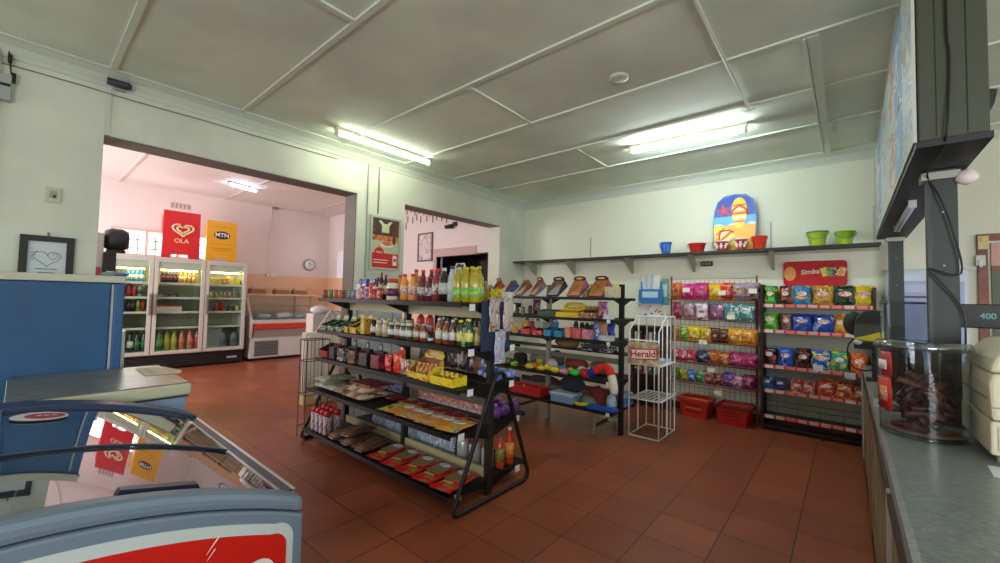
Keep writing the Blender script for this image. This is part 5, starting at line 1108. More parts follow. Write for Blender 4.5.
def sandal(cx, cz, a, L, W):
    P = [(W*math.cos(t)*(1+.12*math.sin(t)), L*math.sin(t)) for t in [2*PI*i/20 for i in range(20)]]
    flat('printed_sandal', rot(P, a, cx, cz), (236, 216, 60), 5)
    cs = [(230, 90, 130), (246, 236, 220), (226, 60, 50), (246, 236, 220), (230, 120, 60)]
    for i in range(5):
        zz = -L*.62+L*.26*i; ww = W*.86*math.sqrt(max(.05, 1-(zz/L)**2))
        flat('printed_stripe', rot([(-ww, zz), (ww, zz), (ww*.98, zz+L*.13), (-ww*.98, zz+L*.13)], a, cx, cz), cs[i], 6)
    P = rot([(-W*1.05, -L*.15), (-W*.9, L*.15), (0, L*.52), (W*.9, L*.15), (W*1.05, -L*.15)], a, cx, cz)
    MB().tube([(x, -.030, z) for x, z in P], .012, 6).build('printed_strap', M((226, 70, 40), .4), o)
sandal(hw*.22, bh*.66, .03, bh*.27, hw*.36); sandal(-hw*.38, bh*.27, .75, bh*.24, hw*.36)
T(o, '', 'board', label='bodyboard printed with sandals and starfish standing on the wall shelf')
def bucket(c, rim, r=.07, h=.14, hc=None, name='beach_bucket', stripes=None, scallop=0):
    b = MB(); prof = [(r*.68, 0), (r*.7, .005), (r*.96, h*.9), (r, h*.92), (r, h)]; prof_in = [(r*.93, h), (r*.66, .01), (0, .01)]
    b.lathe(prof+prof_in, 24)
    o = b.build(name, M(c, .35))
    MB().lathe([(r*1.01, h*.90), (r*1.06, h*.92), (r*1.06, h*.985), (r*1.01, h)], 24).build('rim', M(rim, .35), o)
    hc = hc or rim
    MB().tube([(r*1.06*math.cos(t), -r*.95*abs(math.sin(t))-.012, h*.9-h*.45*math.sin(t)) for t in [PI*i/12 for i in range(13)]], .0045, 6).build('handle', M(hc, .4), o)
    if stripes:
        for k in range(3): MB().prism([(-.012, 0), (.012, 0), (.016, h*.5), (-.008, h*.5)], -.002, 0, 'y').build('printed_mark', M(stripes, .4), o, loc=(r*.5*(k-1), -r*(.93-.13*abs(k-1)), h*.25), rot=(.20, .2*(k-1), .5*(k-1)))
    return o
W1_ = "on the high wall shelf"
BK = [(666, (50, 110, 200), (40, 90, 190), .075, .17, 'blue bucket'), (697, (206, 50, 40), (190, 40, 34), .11, .125, 'wide low red bucket'), (722.5, (206, 60, 50), (226, 220, 220), .085, .135, 'red and white printed bucket'), (741.5, (200, 60, 50), (226, 226, 220), .075, .15, 'red printed bucket with white marks'), (759.5, (222, 66, 40), (206, 50, 40), .085, .165, 'plain red-orange bucket'),
      (817.5, (196, 222, 70), (80, 170, 120), .098, .175, 'larger lime bucket with green rim'), (845, (170, 206, 50), (150, 200, 40), .088, .155, 'lime bucket with teal handle')]
for u, c, rim, r, h, d in BK:
    y = 5.90; x = XU(u, y, SZ); o = bucket(c, rim, r, h, (40, 150, 170) if 'teal' in d else rim, stripes=(230, 226, 226) if 'white' in d else (90, 130, 210) if d == 'blue bucket' else None); put(o, x, y, SZ+.001, .2 if 'teal' in d else 0); T(o, d, 'bucket', W1_, group='plastic beach buckets on the wall shelf')
# ---- things on the back wall
x = XU(704, YB, 2.0); o = MB().box(-.05, .05, -.012, 0, -.04, .04).build('socket_outlet', M((214, 206, 170), .4)); MB().lathe([(.0, -.02), (.022, -.02), (.022, .0)], 12, (-.0, -.012, 0), 0, 'y').build('socket_face', M((190, 180, 150), .4), o); put(o, XU(696, YB, 2.0), YB, ZV(264, x, YB)); T(o, '', 'socket', label='cream socket on the back wall below the shelf')
o = MB().prism(rrect(-.075, .075, -.035, .035, .02), -.03, 0, 'y').build('adaptor_block', M((60, 60, 52), .5)); g = MB(); [g.box(-.055+.04*k, -.035+.04*k, -.034, -.030, -.015, .015) for k in range(3)]; g.build('socket_hole', M((150, 150, 130), .5), o); put(o, XU(707, YB, 2.0), YB, ZV(264, x, YB)); T(o, '', 'adaptor', label='dark rounded adaptor block beside the cream wall socket')
x0, x1 = XU(640, 6.1, 1.65), XU(663, 6.1, 1.65); z1_, z0_ = ZV(281, x0, 6.1), ZV(303, x0, 6.1)
o = empty('leaflet_box', ((x0+x1)/2, YB, z0_)); w_ = x1-x0; h = z1_-z0_
MB().box(-w_/2, w_/2, -.10, -.001, 0, h*.62).build('pocket', M((40, 120, 190), .4), o, bevel=.006); MB().box(-w_/2, w_/2, -.02, -.001, h*.62, h).build('back_plate', M((50, 130, 196), .4), o)
MB().box(-w_*.34, w_*.34, -.103, -.1005, h*.25, h*.52).build('printed_panel', M((190, 220, 236), .4), o); MB().tube([(-.06, -.02, h), (-.02, -.02, h+.07), (.02, -.02, h+.07), (.06, -.02, h)], .006, 5).build('hanger', BLACK, o)
T(o, '', 'box', label='blue box with white panel hung on the back wall above newspaper stand')
for k in range(5):
    q = MB().box(-.05, .05, -.003, .003, 0, .20).build('leaflet', M([(220, 226, 230), (190, 200, 206), (206, 220, 226), (180, 190, 200), (226, 226, 220)][k], .5), loc=((x0+x1)/2-.08+.04*k, YB-.035-.013*k, z0_+h*.62+.004-.0), rot=(.0, .05*(k-2), 0)); T(q, '', 'leaflet', group='leaflets in the blue wall box', label='one of the pale leaflets standing in the blue wall box')
x = XU(668, YB, 1.6); o = MB().box(-.05, .05, -.02, 0, 0, .38).build('hanging_card', M((96, 160, 160), .4)); MB().box(-.03, .03, -.023, -.0205, .12, .3).build('printed_panel', M((206, 220, 200), .5), o); put(o, XU(665.5, YB, 1.6), YB-.002, z0_-.02); T(o, '', 'card', label='teal card hanging at the right of the blue wall box')
z2 = ZV(322, x0, YB); o = MB().box(-.20, .20, -.01, 0, 0, z0_-z2-.01).build('dotted_poster', M((232, 228, 222), .5)); 
for k in range(14):
    rr_ = random.Random(k); MB().prism(ell(-.17+.026*k, .06+.28*rr_.random()*(z0_-z2)/.35, .014, .014, 8), -.013, -.0102, 'y').build('printed_dot', M([(200, 50, 50), (60, 60, 60), (230, 150, 60)][k % 3], .5), o)
put(o, XU(651, YB, 1.3), YB-.001, z2); T(o, '', 'poster', label='white dotted poster below the blue wall box')
# dark wooden bookcase behind the newspaper stand
x0, x1 = XU(634, 6.0, .9), XU(667, 6.0, .9); zt = ZV(325, x0, 5.95)
o = empty('bookcase', ((x0+x1)/2, YB-.01, 0)); w_ = x1-x0; WD = M((84, 52, 34), .5, var=.2, vscale=9, name='dark_wood')
for s in (-1, 1): MB().box(s*(w_/2-.012)-.012, s*(w_/2-.012)+.012, -.26, 0, 0, zt).build('side_panel', WD, o)
MB().box(-w_/2+.024, w_/2-.024, -.008, 0, 0, zt).build('back_panel', M((60, 38, 28), .6), o)
for z in (.08, .45, .80, zt-.02): MB().box(-w_/2+.024, w_/2-.024, -.25, -.008, z, z+.018).build('shelf', WD, o)
T(o, '', 'bookcase', label='dark wooden bookcase against the back wall behind newspaper stand')
for j, z in enumerate((.819, .469)):
    for k in range(5):
        x = (x0+x1)/2-w_/2+.06+.07*k; c = [(200, 190, 176), (60, 44, 40), (150, 60, 44), (206, 200, 190), (90, 100, 120)][(k+j) % 5]
        q = MB().box(-.018, .018, -.09, .09, 0, .24-.02*(k % 3)).build('book', M(c, .6)); MB().box(-.015, .015, -.0905, -.0902, .05, .08).build('spine_band', M((206, 196, 160), .5), q); put(q, x, YB-.14, z); T(q, ['cream', 'black-brown', 'rust', 'pale grey', 'slate blue'][(k+j) % 5]+' book', 'book', 'on the bookcase\'s %s row' % ('upper' if j == 0 else 'lower'))

# ================================================================== WIRE CRISP RACK (red) with packets
RX0, RX1, RY = XU(671.5, 6.02, 1.2), XU(757, 6.02, 1.2), 6.02
wr_ = empty('wire_rack', ((RX0+RX1)/2, RY, 0)); hw = (RX1-RX0)/2; REDW = M((120, 40, 36), .4, name='red_wire')
RZT = 1.86
for s in (-1, 1):
    MB().tube([(s*hw, 0, 0), (s*hw, 0, RZT)], .011, 8).build('post', M((150, 36, 34), .4), wr_); MB().tube([(s*hw, 0, .012), (s*hw, -.22, .012)], .010, 6).build('foot', M((150, 36, 34), .4), wr_)
g = MB()
for k in range(1, 17): g.tube([(-hw+2*hw*k/17, 0, .25), (-hw+2*hw*k/17, 0, RZT-.05)], .0026, 4)
for k in range(16): g.tube([(-hw, -.003, .25+.105*k), (hw, -.003, .25+.105*k)], .0026, 4)
gr_ = g.build('wire_grid', REDW, wr_); 
RROW = [1.54, 1.27, .98, .70, .43]
for z in RROW:
    g = MB(); g.tube([(-hw, 0, z), (-hw, -.17, z), (hw, -.17, z), (hw, 0, z)], .005, 5); g.tube([(-hw, -.17, z+.05), (hw, -.17, z+.05)], .004, 5)
    b_ = g.build('basket_frame', REDW, wr_)
    g = MB(); [g.tube([(-hw+2*hw*k/20, -.17, z+.05), (-hw+2*hw*k/20, -.17, z), (-hw+2*hw*k/20, 0, z)], .002, 4) for k in range(1, 20)]; g.build('basket_wires', REDW, b_)
T(wr_, '', 'rack', label='red wire display rack of sweets and crisps on the back wall')
tags = [(686, 290), (722, 293), (753, 291), (701, 315), (731, 317), (703, 342), (711, 370), (718, 393)]
for u, v in tags:
    y = RY-.185; x = XU(u, y, 1.2); MB().box(-.045, .045, -.002, .002, -.03, .03).build('price_tag', M((232, 228, 214), .5), wr_, loc=(x-(RX0+RX1)/2, -.19, ZV(v, x, y)))
RW = [("red rack's top basket", 0, .19, [(676.5, 10, ((206, 110, 40), (120, 50, 30), (236, 170, 60)), 'orange-brown'), (688, 13, ((206, 40, 130), (236, 110, 170), (150, 20, 90)), 'magenta'), (701, 13, ((200, 36, 120), (236, 130, 160), (226, 60, 60)), 'magenta'), (715, 12, ((236, 180, 30), (210, 200, 60), (206, 90, 30)), 'yellow'), (727, 11, ((200, 40, 34), (240, 130, 60), (140, 20, 20)), 'red'), (739.5, 12, ((150, 130, 160), (200, 160, 90), (60, 50, 70)), 'silver-violet'), (751.5, 13, ((150, 140, 176), (206, 160, 110), (90, 50, 60)), 'silver-violet')]),
      ("red rack's second basket", 1, .20, [(677.5, 9, ((150, 50, 90), (190, 90, 120)), 'small plum'), (689.5, 11, ((150, 150, 190), (230, 110, 60), (226, 220, 230)), 'white and orange'), (702.5, 12, ((226, 206, 220), (190, 50, 80), (70, 60, 130)), 'white and red'), (717, 13, ((120, 110, 160), (200, 50, 60), (220, 210, 226)), 'violet and red'), (732, 14, ((60, 150, 150), (220, 226, 220), (40, 90, 150)), 'teal'), (747, 14, ((60, 150, 150), (220, 226, 220), (220, 140, 60)), 'teal')]),
      ("red rack's third basket", 2, .17, [(676, 7, ((206, 120, 40), (80, 140, 60)), 'orange-green'), (684, 8, ((80, 150, 60), (206, 206, 90)), 'green'), (694.5, 12, ((226, 190, 40), (240, 220, 110), (180, 120, 40)), 'yellow'), (706, 11, ((226, 196, 50), (200, 140, 50), (240, 226, 140)), 'yellow'), (715.5, 9, ((84, 44, 40), (150, 90, 60)), 'dark brown'), (724, 9, ((80, 40, 36), (140, 84, 60)), 'dark brown'), (735, 13, ((240, 170, 40), (236, 214, 90), (206, 100, 30)), 'orange-yellow'), (749, 13, ((236, 160, 40), (220, 110, 30), (246, 214, 100)), 'orange-yellow')]),
      ("red rack's fourth basket", 3, .16, [(677, 8, ((206, 50, 70), (230, 200, 206)), 'red and white'), (684.5, 8, ((200, 44, 60), (230, 200, 206)), 'red and white'), (692, 8, ((206, 50, 66), (226, 190, 200)), 'red and white'), (702.5, 12, ((60, 50, 70), (110, 130, 180), (36, 30, 40)), 'black and blue'), (713.5, 10, ((200, 110, 60), (150, 60, 40), (230, 160, 90)), 'orange'), (723.5, 10, ((206, 120, 50), (160, 70, 40), (230, 170, 100)), 'orange'), (736, 13, ((180, 36, 110), (226, 110, 160), (110, 20, 70)), 'magenta'), (749.5, 12, ((176, 30, 104), (220, 100, 150), (120, 24, 80)), 'magenta')]),
      ("red rack's fifth basket", 4, .17, [(677, 7, ((90, 130, 50), (50, 60, 40)), 'green'), (684, 8, ((200, 180, 70), (80, 110, 50)), 'yellow-green'), (692, 8, ((50, 90, 170), (170, 200, 226)), 'blue'), (700, 8, ((50, 150, 80), (190, 220, 190)), 'bright green'), (709, 10, ((150, 70, 60), (206, 180, 160), (100, 40, 40)), 'brown and white'), (718.5, 9, ((120, 50, 50), (190, 150, 130)), 'brown'), (728.5, 10, ((70, 80, 170), (190, 90, 120), (200, 210, 230)), 'blue and pink'), (738.5, 9, ((200, 120, 170), (230, 200, 220)), 'pink'), (748.5, 11, ((120, 40, 90), (190, 80, 90), (80, 24, 60)), 'plum')])]
for place, lv, h, L in RW:
    for k, (u, wpx, c, nm) in enumerate(L):
        y = RY-.095; x = XU(u, y, RROW[lv]+.1); w_ = wpx*.0125
        o = packet(w_, h*(.86 if lv > 2 else 1)-.01*(k % 2), min(.07, w_*.5), list(c), tuple(min(255, int(q*.6+70)) for q in c[1]), 'snack_packet', lv*20+k, (.24, .10), .58 if k % 2 else .5, .22)
        put(o, x, y-.01*(k % 3), RROW[lv]+.018, .06*((k % 3)-1), .12); T(o, nm+' snack packet', 'packet', 'in the '+place)
        if wpx >= 10 and lv != 1:
            o2 = dup(o, (x+.012, y+.055, RROW[lv]+.03)); T(o2, nm+' rear snack packet', 'packet', 'in the '+place)

# ================================================================== BLACK CRISP RACK with red and white price strips
CX0, CX1 = -.80, .215; CY = 5.85
cr_ = empty('crisp_rack', ((CX0+CX1)/2, YB-.02, 0)); hw = (CX1-CX0)/2; dpt = YB-.02-CY
for s in (-1, 1): MB().box(s*hw-.014, s*hw+.014, -dpt-.0, -.0, .02, 1.74 if s < 0 else 1.70).build('side_panel', DKMET, cr_)
MB().box(-hw+.014, hw-.014, -.012, 0, .1, 1.72).build('back_panel', M((186, 186, 168), .6), cr_)
def strip_mat():
    m = bpy.data.materials.new('price_strip'); m.use_nodes = True; nt = m.node_tree; b = nt.nodes['Principled BSDF']; b.inputs['Roughness'].default_value = .4
    tc = nt.nodes.new('ShaderNodeTexCoord'); br = nt.nodes.new('ShaderNodeTexBrick'); br.offset = 0; br.inputs['Scale'].default_value = 1
    br.inputs['Brick Width'].default_value = .105; br.inputs['Row Height'].default_value = 1.0; br.inputs['Mortar Size'].default_value = .012; br.inputs['Bias'].default_value = .1
    br.inputs['Color1'].default_value = lin((232, 220, 216)); br.inputs['Color2'].default_value = lin((226, 110, 96)); br.inputs['Mortar'].default_value = lin((200, 40, 40))
    mp = nt.nodes.new('ShaderNodeMapping'); mp.inputs['Location'].default_value = (5, .5, 0)
    nt.links.new(tc.outputs['Object'], mp.inputs['Vector']); nt.links.new(mp.outputs[0], br.inputs['Vector']); nt.links.new(br.outputs['Color'], b.inputs['Base Color']); return m
STR = strip_mat()
CZ = [1.49, 1.185, .765, .475, .175]
for i, z in enumerate(CZ):
    sh = MB().box(-hw+.016, hw-.016, -dpt+.01, -.014, z-.012, z).build('shelf', M((200, 200, 190), .5) if i < 4 else M((70, 70, 68), .5), cr_)
    MB().box(-hw+.016, hw-.016, -dpt-.004, -dpt+.009, z-.024, z+.014).build('price_strip', STR, sh)
for z in (.30, .36): MB().tube([(-hw+.02, -dpt+.01, z), (hw-.02, -dpt+.01, z)], .003, 5).build('guard_wire', DKMET, cr_)
for k in range(4): MB().tube([(-hw+.15+.2*k, -dpt+.01, .18), (-hw+.15+.2*k, -dpt+.01, .37)], .0025, 4).build('guard_wire', DKMET, cr_)
MB().box(-hw+.016, hw-.016, -dpt+.02, -dpt+.05, .03, .07).build('base_rail', DKMET, cr_)
T(cr_, '', 'rack', label='black crisp rack with red and white price strips under red sign')
x0, x1 = XU(783.5, 6.12, 1.9), XU(847.5, 6.12, 1.9); z1_, z0_ = ZV(262, x0, 6.12), ZV(286, x0, 6.12)
o = empty('crisp_sign', ((x0+x1)/2, YB-.022, z0_)); w_ = x1-x0; h = z1_-z0_
MB().prism(rrect(-w_/2, w_/2, 0, h, .04), -.02, 0, 'y').build('sign_board', M((188, 26, 30), .7), o); 
text('Simba', .075, M((240, 220, 200), .5), o, (-w_*.07, -.0215, h*.56), (PI/2, -.08, 0), shear=.2)
for k, c in enumerate(((226, 190, 60), (80, 150, 70), (120, 40, 60), (226, 150, 60))):
    MB().prism(rrect(-.034, .034, -.05, .05, .008), -.002*k-.0245, -.002*k-.0225, 'y').build('printed_packet', PR([c, (232, 220, 170)], 4), o, loc=(w_*.16+.052*k, 0, h*.55), rot=(0, .22*(k-1.5), 0))
MB().prism(ell(-w_*.39, h*.5, .06, .085, 18), -.0235, -.0205, 'y').build('orange_roundel', M((222, 150, 70), .4), o)
T(o, '', 'sign', label='red rounded sign on the back wall above the crisp rack')
CRW = [("black rack's top shelf", 0, .21, [(770, 12, (60, 150, 60), (40, 110, 40), (220, 200, 70), 'green'), (785.5, 12, (44, 34, 32), (200, 90, 50), (70, 50, 40), 'black and orange'), (802, 16, (50, 140, 190), (40, 100, 160), (220, 180, 80), 'light blue'), (823, 19, (190, 140, 50), (150, 100, 40), (226, 190, 90), 'gold'), (845, 21, (36, 46, 40), (60, 90, 60), (30, 34, 40), 'black-green'), (866, 18, (226, 196, 50), (180, 150, 40), (240, 220, 110), 'yellow')]),
       ("black rack's second shelf", 1, .19, [(770, 16, (96, 170, 50), (60, 130, 40), (206, 206, 80), 'green'), (786, 11, (130, 90, 84), (90, 60, 56), (200, 150, 140), 'brown'), (802, 19, (36, 76, 176), (30, 50, 130), (90, 130, 210), 'blue'), (824, 20, (40, 80, 180), (30, 50, 130), (150, 170, 220), 'blue'), (840.5, 11, (220, 150, 50), (180, 100, 40), (236, 200, 100), 'orange')]),
       ("black rack's third shelf", 2, .20, [(769.5, 14, (60, 30, 34), (200, 50, 50), (36, 26, 28), 'red-topped black'), (785.5, 15, (40, 90, 190), (30, 60, 150), (140, 180, 226), 'blue'), (802.5, 14, (34, 30, 32), (150, 60, 50), (50, 40, 40), 'black'), (821, 18, (36, 90, 200), (226, 216, 70), (30, 60, 160), 'blue and yellow'), (839.5, 15, (60, 150, 120), (206, 190, 60), (160, 180, 90), 'green-gold'), (859, 14, (226, 110, 50), (200, 50, 50), (236, 190, 80), 'orange-red')]),
       ("black rack's fourth shelf", 3, .13, [(767, 12, (50, 100, 180), (150, 180, 220), (40, 70, 140), 'blue'), (780.5, 12, (50, 60, 120), (110, 110, 170), (36, 40, 80), 'dark blue'), (796.5, 12, (200, 60, 60), (230, 200, 190), (150, 40, 50), 'red'), (809, 12, (196, 56, 60), (230, 196, 186), (150, 40, 50), 'red'), (827, 18, (206, 70, 50), (236, 160, 80), (120, 30, 40), 'orange-red'), (845, 17, (200, 70, 56), (236, 170, 100), (120, 30, 40), 'orange-red'), (860, 12, (196, 80, 50), (230, 160, 90), (120, 40, 40), 'orange-red')])]
for place, lv, h, L in CRW:
    for k, (u, wpx, c1, c2, c3, nm) in enumerate(L):
        y = CY+.09; x = min(XU(u, y, CZ[lv]+.1), .135); w_ = wpx*.0101
        hh = h*(1.35 if (lv == 3 and wpx > 16) else 1)
        o = packet(w_, hh, min(.09, w_*.55), [c1, c2, c3], (226, 214, 206), 'crisp_packet', lv*20+k+300, (.27, .13), .6, .16, bcols=[(232, 216, 206), (206, 60, 60)])
        put(o, x, y, CZ[lv]+.014, .05*((k % 3)-1), -.06 if lv else -.04); T(o, nm+' crisp packet', 'packet', 'on the '+place)
        if k % 2 == 0 and lv < 3:
            o2 = dup(o, (x+.01, y+.10, CZ[lv]+.014)); T(o2, nm+' rear crisp packet', 'packet', 'on the '+place)
for k, (u, v) in enumerate(((818, 368), (850, 376))):
    y = CY-.012; x = XU(u, y, .75); MB().box(-.045, .045, -.002, .002, -.035, .035).build('price_tag', M((206, 216, 226), .5), cr_, loc=(x-(CX0+CX1)/2, -dpt-.008, ZV(v, x, y)))

# ================================================================== SHOPPING BASKETS
def basket(c, rim, handle):
    o = empty('shopping_basket'); t = .006
    def fr(z): q = z/.22; return (.15+.035*q, .11+.03*q)
    m = MB()
    (a0, b0), (a1, b1) = fr(0), fr(.22)
    m.box(-a0, a0, -b0, b0, 0, t)
    for s in (-1, 1):
        m.prism([(-a0, t), (a0, t), (a1, .22), (-a1, .22)], -t/2, t/2, 'y') if False else None
    def wall(p0, p1, q0, q1, n):  # p = bottom corners, q = top corners
        nx, ny = n; vs = [(p0[0], p0[1], t), (p1[0], p1[1], t), (q1[0], q1[1], .22), (q0[0], q0[1], .22)]
        vs += [(x-nx*t, y-ny*t, z) for x, y, z in vs]
        m.add(vs, [(0, 1, 2, 3), (7, 6, 5, 4), (0, 4, 5, 1), (1, 5, 6, 2), (2, 6, 7, 3), (3, 7, 4, 0)])
    wall((-a0, -b0), (a0, -b0), (-a1, -b1), (a1, -b1), (0, -1)); wall((a0, b0), (-a0, b0), (a1, b1), (-a1, b1), (0, 1))
    wall((a0, -b0), (a0, b0), (a1, -b1), (a1, b1), (1, 0)); wall((-a0, b0), (-a0, -b0), (-a1, b1), (-a1, -b1), (-1, 0))
    m.build('basket_body', M(c, .4), o)
    MB().frame(-a1-.014, a1+.014, -b1-.014, b1+.014, .022, .205, .235, 'z').build('rim', M(rim, .4), o) if False else None
    r_ = MB(); r_.box(-a1-.014, a1+.014, -b1-.014, -b1+.004, .205, .232); r_.box(-a1-.014, a1+.014, b1-.004, b1+.014, .205, .232); r_.box(-a1-.014, -a1+.004, -b1+.004, b1-.004, .205, .232); r_.box(a1-.004, a1+.014, -b1+.004, b1-.004, .205, .232)
    r_.build('rim', M(rim, .4), o)
    for s in (-1, 1): MB().tube([(-a1+.01, s*b1*.9, .235), (-a1+.03, s*(b1+.012), .245), (a1-.03, s*(b1+.012), .245), (a1-.01, s*b1*.9, .235)], .008, 6).build('handle', M(handle, .4), o)
    for k in range(3):
        z = .07+.04*k; MB().box(-.10, .10, -fr(z)[1]-.004, -fr(z)[1]+.001, z, z+.012).build('slot_line', M(tuple(int(q*.55) for q in c) if k != 1 else ((226, 130, 50) if handle[0] > 200 else tuple(int(q*.5) for q in c)), .5), o)
    return o
o = basket((206, 50, 36), (206, 50, 36), (226, 150, 40)); o.scale = (1, 1, 1.02); put(o, -1.55, 5.92, 0, -.05); T(o, '', 'basket', label='red shopping basket with orange-yellow handles under the wire rack')
o = basket((200, 40, 36), (120, 26, 26), (120, 30, 30)); put(o, -1.09, 5.86, 0, -.08); T(o, '', 'basket', label='red shopping basket with dark red handles next to black crisp rack')
# ================================================================== SHOP COUNTER
KZ = .90; KX = .105
def lam():
    m = bpy.data.materials.new('grey_laminate'); m.use_nodes = True; nt = m.node_tree; b = nt.nodes['Principled BSDF']; b.inputs['Roughness'].default_value = .28
    tc = nt.nodes.new('ShaderNodeTexCoord'); mp = nt.nodes.new('ShaderNodeMapping'); mp.inputs['Scale'].default_value = (14, 60, 14)
    n = nt.nodes.new('ShaderNodeTexNoise'); n.inputs['Scale'].default_value = 3; n.inputs['Detail'].default_value = 6; n.inputs['Roughness'].default_value = .7
    nt.links.new(tc.outputs['Object'], mp.inputs['Vector']); nt.links.new(mp.outputs[0], n.inputs['Vector'])
    cr = nt.nodes.new('ShaderNodeValToRGB'); cr.color_ramp.elements[0].position = .3; cr.color_ramp.elements[0].color = lin((74, 80, 82)); cr.color_ramp.elements[1].position = .7; cr.color_ramp.elements[1].color = lin((156, 164, 160))
    nt.links.new(n.outputs['Fac'], cr.inputs['Fac']); nt.links.new(cr.outputs['Color'], b.inputs['Base Color']); return m
LAM = lam()
ct = empty('shop_counter', (.45, 2.8, 0))
ky0, ky1 = -.9-2.8, 5.62-2.8
prof = [(KX-.45+.03, KZ-.035), (KX-.45+.008, KZ-.03), (KX-.45, KZ-.018), (KX-.45+.006, KZ-.006), (KX-.45+.022, KZ), (.45, KZ), (.45, KZ-.035)]
MB().prism(prof, ky0, ky1, 'y').build('worktop', LAM, ct)
PAN = M((120, 112, 84), .5, var=.25, vscale=6, name='worn_counter_panel')
MB().box(.095-.45+.012, .095-.45+.03, ky0, ky1-.02, .06, KZ-.035).build('front_panel', PAN, ct)
MB().box(.095-.45+.03, .40, ky0, ky1-.02, .0, .06).build('plinth', M((60, 50, 44), .5), ct)
MB().box(.38, .40, ky0, ky1-.02, .06, KZ-.035).build('back_panel', PAN, ct)
for y in (5.50, 3.75, 2.0, .6): MB().box(.095-.45, .095-.45+.0115, y-2.8-.02, y-2.8+.02, 0.0, KZ-.04).build('cover_strip', M((176, 120, 92), .45) if y == 3.75 else M((190, 190, 184), .4), ct)
MB().box(.0955-.45, .0955-.45+.011, ky0, ky1-.02, KZ-.075, KZ-.045).build('edge_trim', M((70, 44, 36), .5), ct)
T(ct, '', 'counter', label='long shop counter with grey mottled worktop at the right edge')

# ================================================================== LIGHT BOX MENU on two posts
PX = .381
OL = M((64, 70, 54), .55, name='olive_grey_casing')
lb = empty('menu_lightbox', (PX, 3.15, KZ))
def L(x, y, z): return (x-PX, y-3.15, z-KZ)
bx0, bx1, yn, yf, bz = .24, .468, 2.63, 6.0, 2.225
TOPZ = 2.86
bz_ = bz-KZ; tz = TOPZ-KZ
def bxL(m, x0, x1, y0, y1, z0, z1, mi=0): return m.box(x0-PX, x1-PX, y0-3.15, y1-3.15, z0-KZ, z1-KZ, mi)
c = MB(); bxL(c, bx0+.012, bx1, yn, yf, bz+.03, TOPZ+.35, 0)
c.build('casing', OL, lb, bevel=.008)
c = MB(); bxL(c, bx0+.07, bx0+.072, yn-.003, yn-.0005, bz+.04, TOPZ+.34); bxL(c, bx1-.065, bx1-.062, yn-.003, yn-.0005, bz+.04, TOPZ+.34); c.build('casing_seam', BLACK, lb)
c = MB(); bxL(c, bx0+.004, bx1+.008, yn-.004, yf, bz, bz+.029); c.build('bottom_tray', M((20, 20, 23), .5), lb)
c = MB(); bxL(c, bx0-.004, bx0+.008, yn-.004, yf, bz+.028, bz+.05); bxL(c, bx0-.004, bx0+.008, yn-.004, yf, TOPZ+.33, TOPZ+.352); bxL(c, bx0-.004, bx0+.008, yn-.004, yn+.02, bz+.05, TOPZ+.33); bxL(c, bx0-.004, bx0+.008, yf-.02, yf, bz+.05, TOPZ+.33)
c.build('face_frame', M((196, 196, 190), .35), lb)
c = MB(); n = 7
for k in range(n):
    y0 = yn+.025+(yf-yn-.05)*k/n; y1 = yn+.025+(yf-yn-.05)*(k+1)/n-.01
    bxL(c, bx0+.0, bx0+.006, y0, y1, bz+.052, TOPZ+.328, k % 4)
c.build('menu_panel', [PR([(196, 204, 204), (150, 176, 206), (214, 214, 206), (176, 160, 140)], 8), PR([(130, 170, 206), (206, 216, 220), (90, 120, 160)], 7), PR([(206, 206, 196), (196, 140, 110), (150, 176, 206)], 9), PR([(190, 200, 200), (160, 176, 186), (214, 206, 196)], 9)], lb)
c = MB(); c.lathe([(.022, 0), (.022, 1.15)], 10, (bx0+.10-PX, 3.9-3.15, bz-.03-KZ), 0, 'y'); c.build('lamp_tube', M((200, 206, 226), .2), lb)
for y in (3.9, 5.06): 
    c = MB(); bxL(c, bx0+.08, bx0+.12, y-.015, y+.015, bz-.05, bz); c.build('lamp_clip', M((200, 200, 196), .4), lb)
for nm, y in (('near', 3.15), ('far', 5.85)):
    c = MB(); bxL(c, PX-.055, PX+.055, y-.045, y+.045, KZ+.012, bz, 0)
    p = c.build('post', M((40, 47, 44), .5), lb)
    c = MB(); bxL(c, PX-.057, PX-.040, y-.047, y-.0455, KZ+.012, bz-.06, 0); c.build('post_rib', M((40, 46, 44), .42), p)
    for z in (2.0, 1.72): MB().lathe([(.006, 0), (.006, .004)], 8, (0, y-.05-3.15, z-KZ), 0, 'y').build('screw', M((200, 200, 196), .3, .6), p)
    c = MB(); bxL(c, PX-.08, PX+.08, y-.07, y+.07, KZ+.0 if y < 5.6 else .90, KZ+.012); c.build('foot_plate', M((62, 70, 66), .42), p)
    c = MB(); bxL(c, PX-.075, PX+.065, y-.06, y+.05, bz-.05, bz-.012); c.build('clamp', M((176, 176, 164), .4), p)
MB().blob(L(PX+.085, 3.10, bz-.055), (.045, .03, .04), 10, bump=.05).build('junction_cover', M((226, 214, 214), .4), lb)
MB().tube(smooth([L(PX-.03, yn-.012, TOPZ+.33), L(PX-.035, yn-.014, 2.75), L(PX-.028, yn-.012, 2.62), L(PX-.033, yn-.014, 2.45), L(PX-.045, yn-.012, bz+.02), L(PX-.05, yn+.2, bz-.02), L(PX-.055, 3.08, bz-.03), L(PX-.01, 3.07, bz-.16), L(PX+.03, 3.07, bz-.33), L(PX+.055, 3.07, bz-.55), L(PX-.06, 3.07, bz-.52), L(PX-.01, 3.07, bz-.60), L(PX+.06, 3.08, bz-.74), L(PX+.065, 3.08, bz-.95)]), .0042, 6).build('cable', BLACK, lb)
MB().prism([(bx1-PX, 2.32-KZ), (bx1-PX+.04, 2.42-KZ), (bx1-PX+.05, 2.48-KZ), (bx1-PX, 2.5-KZ)], yn+.15-3.15, yn+.3-3.15, 'y').build('bracket', BLACK, lb)
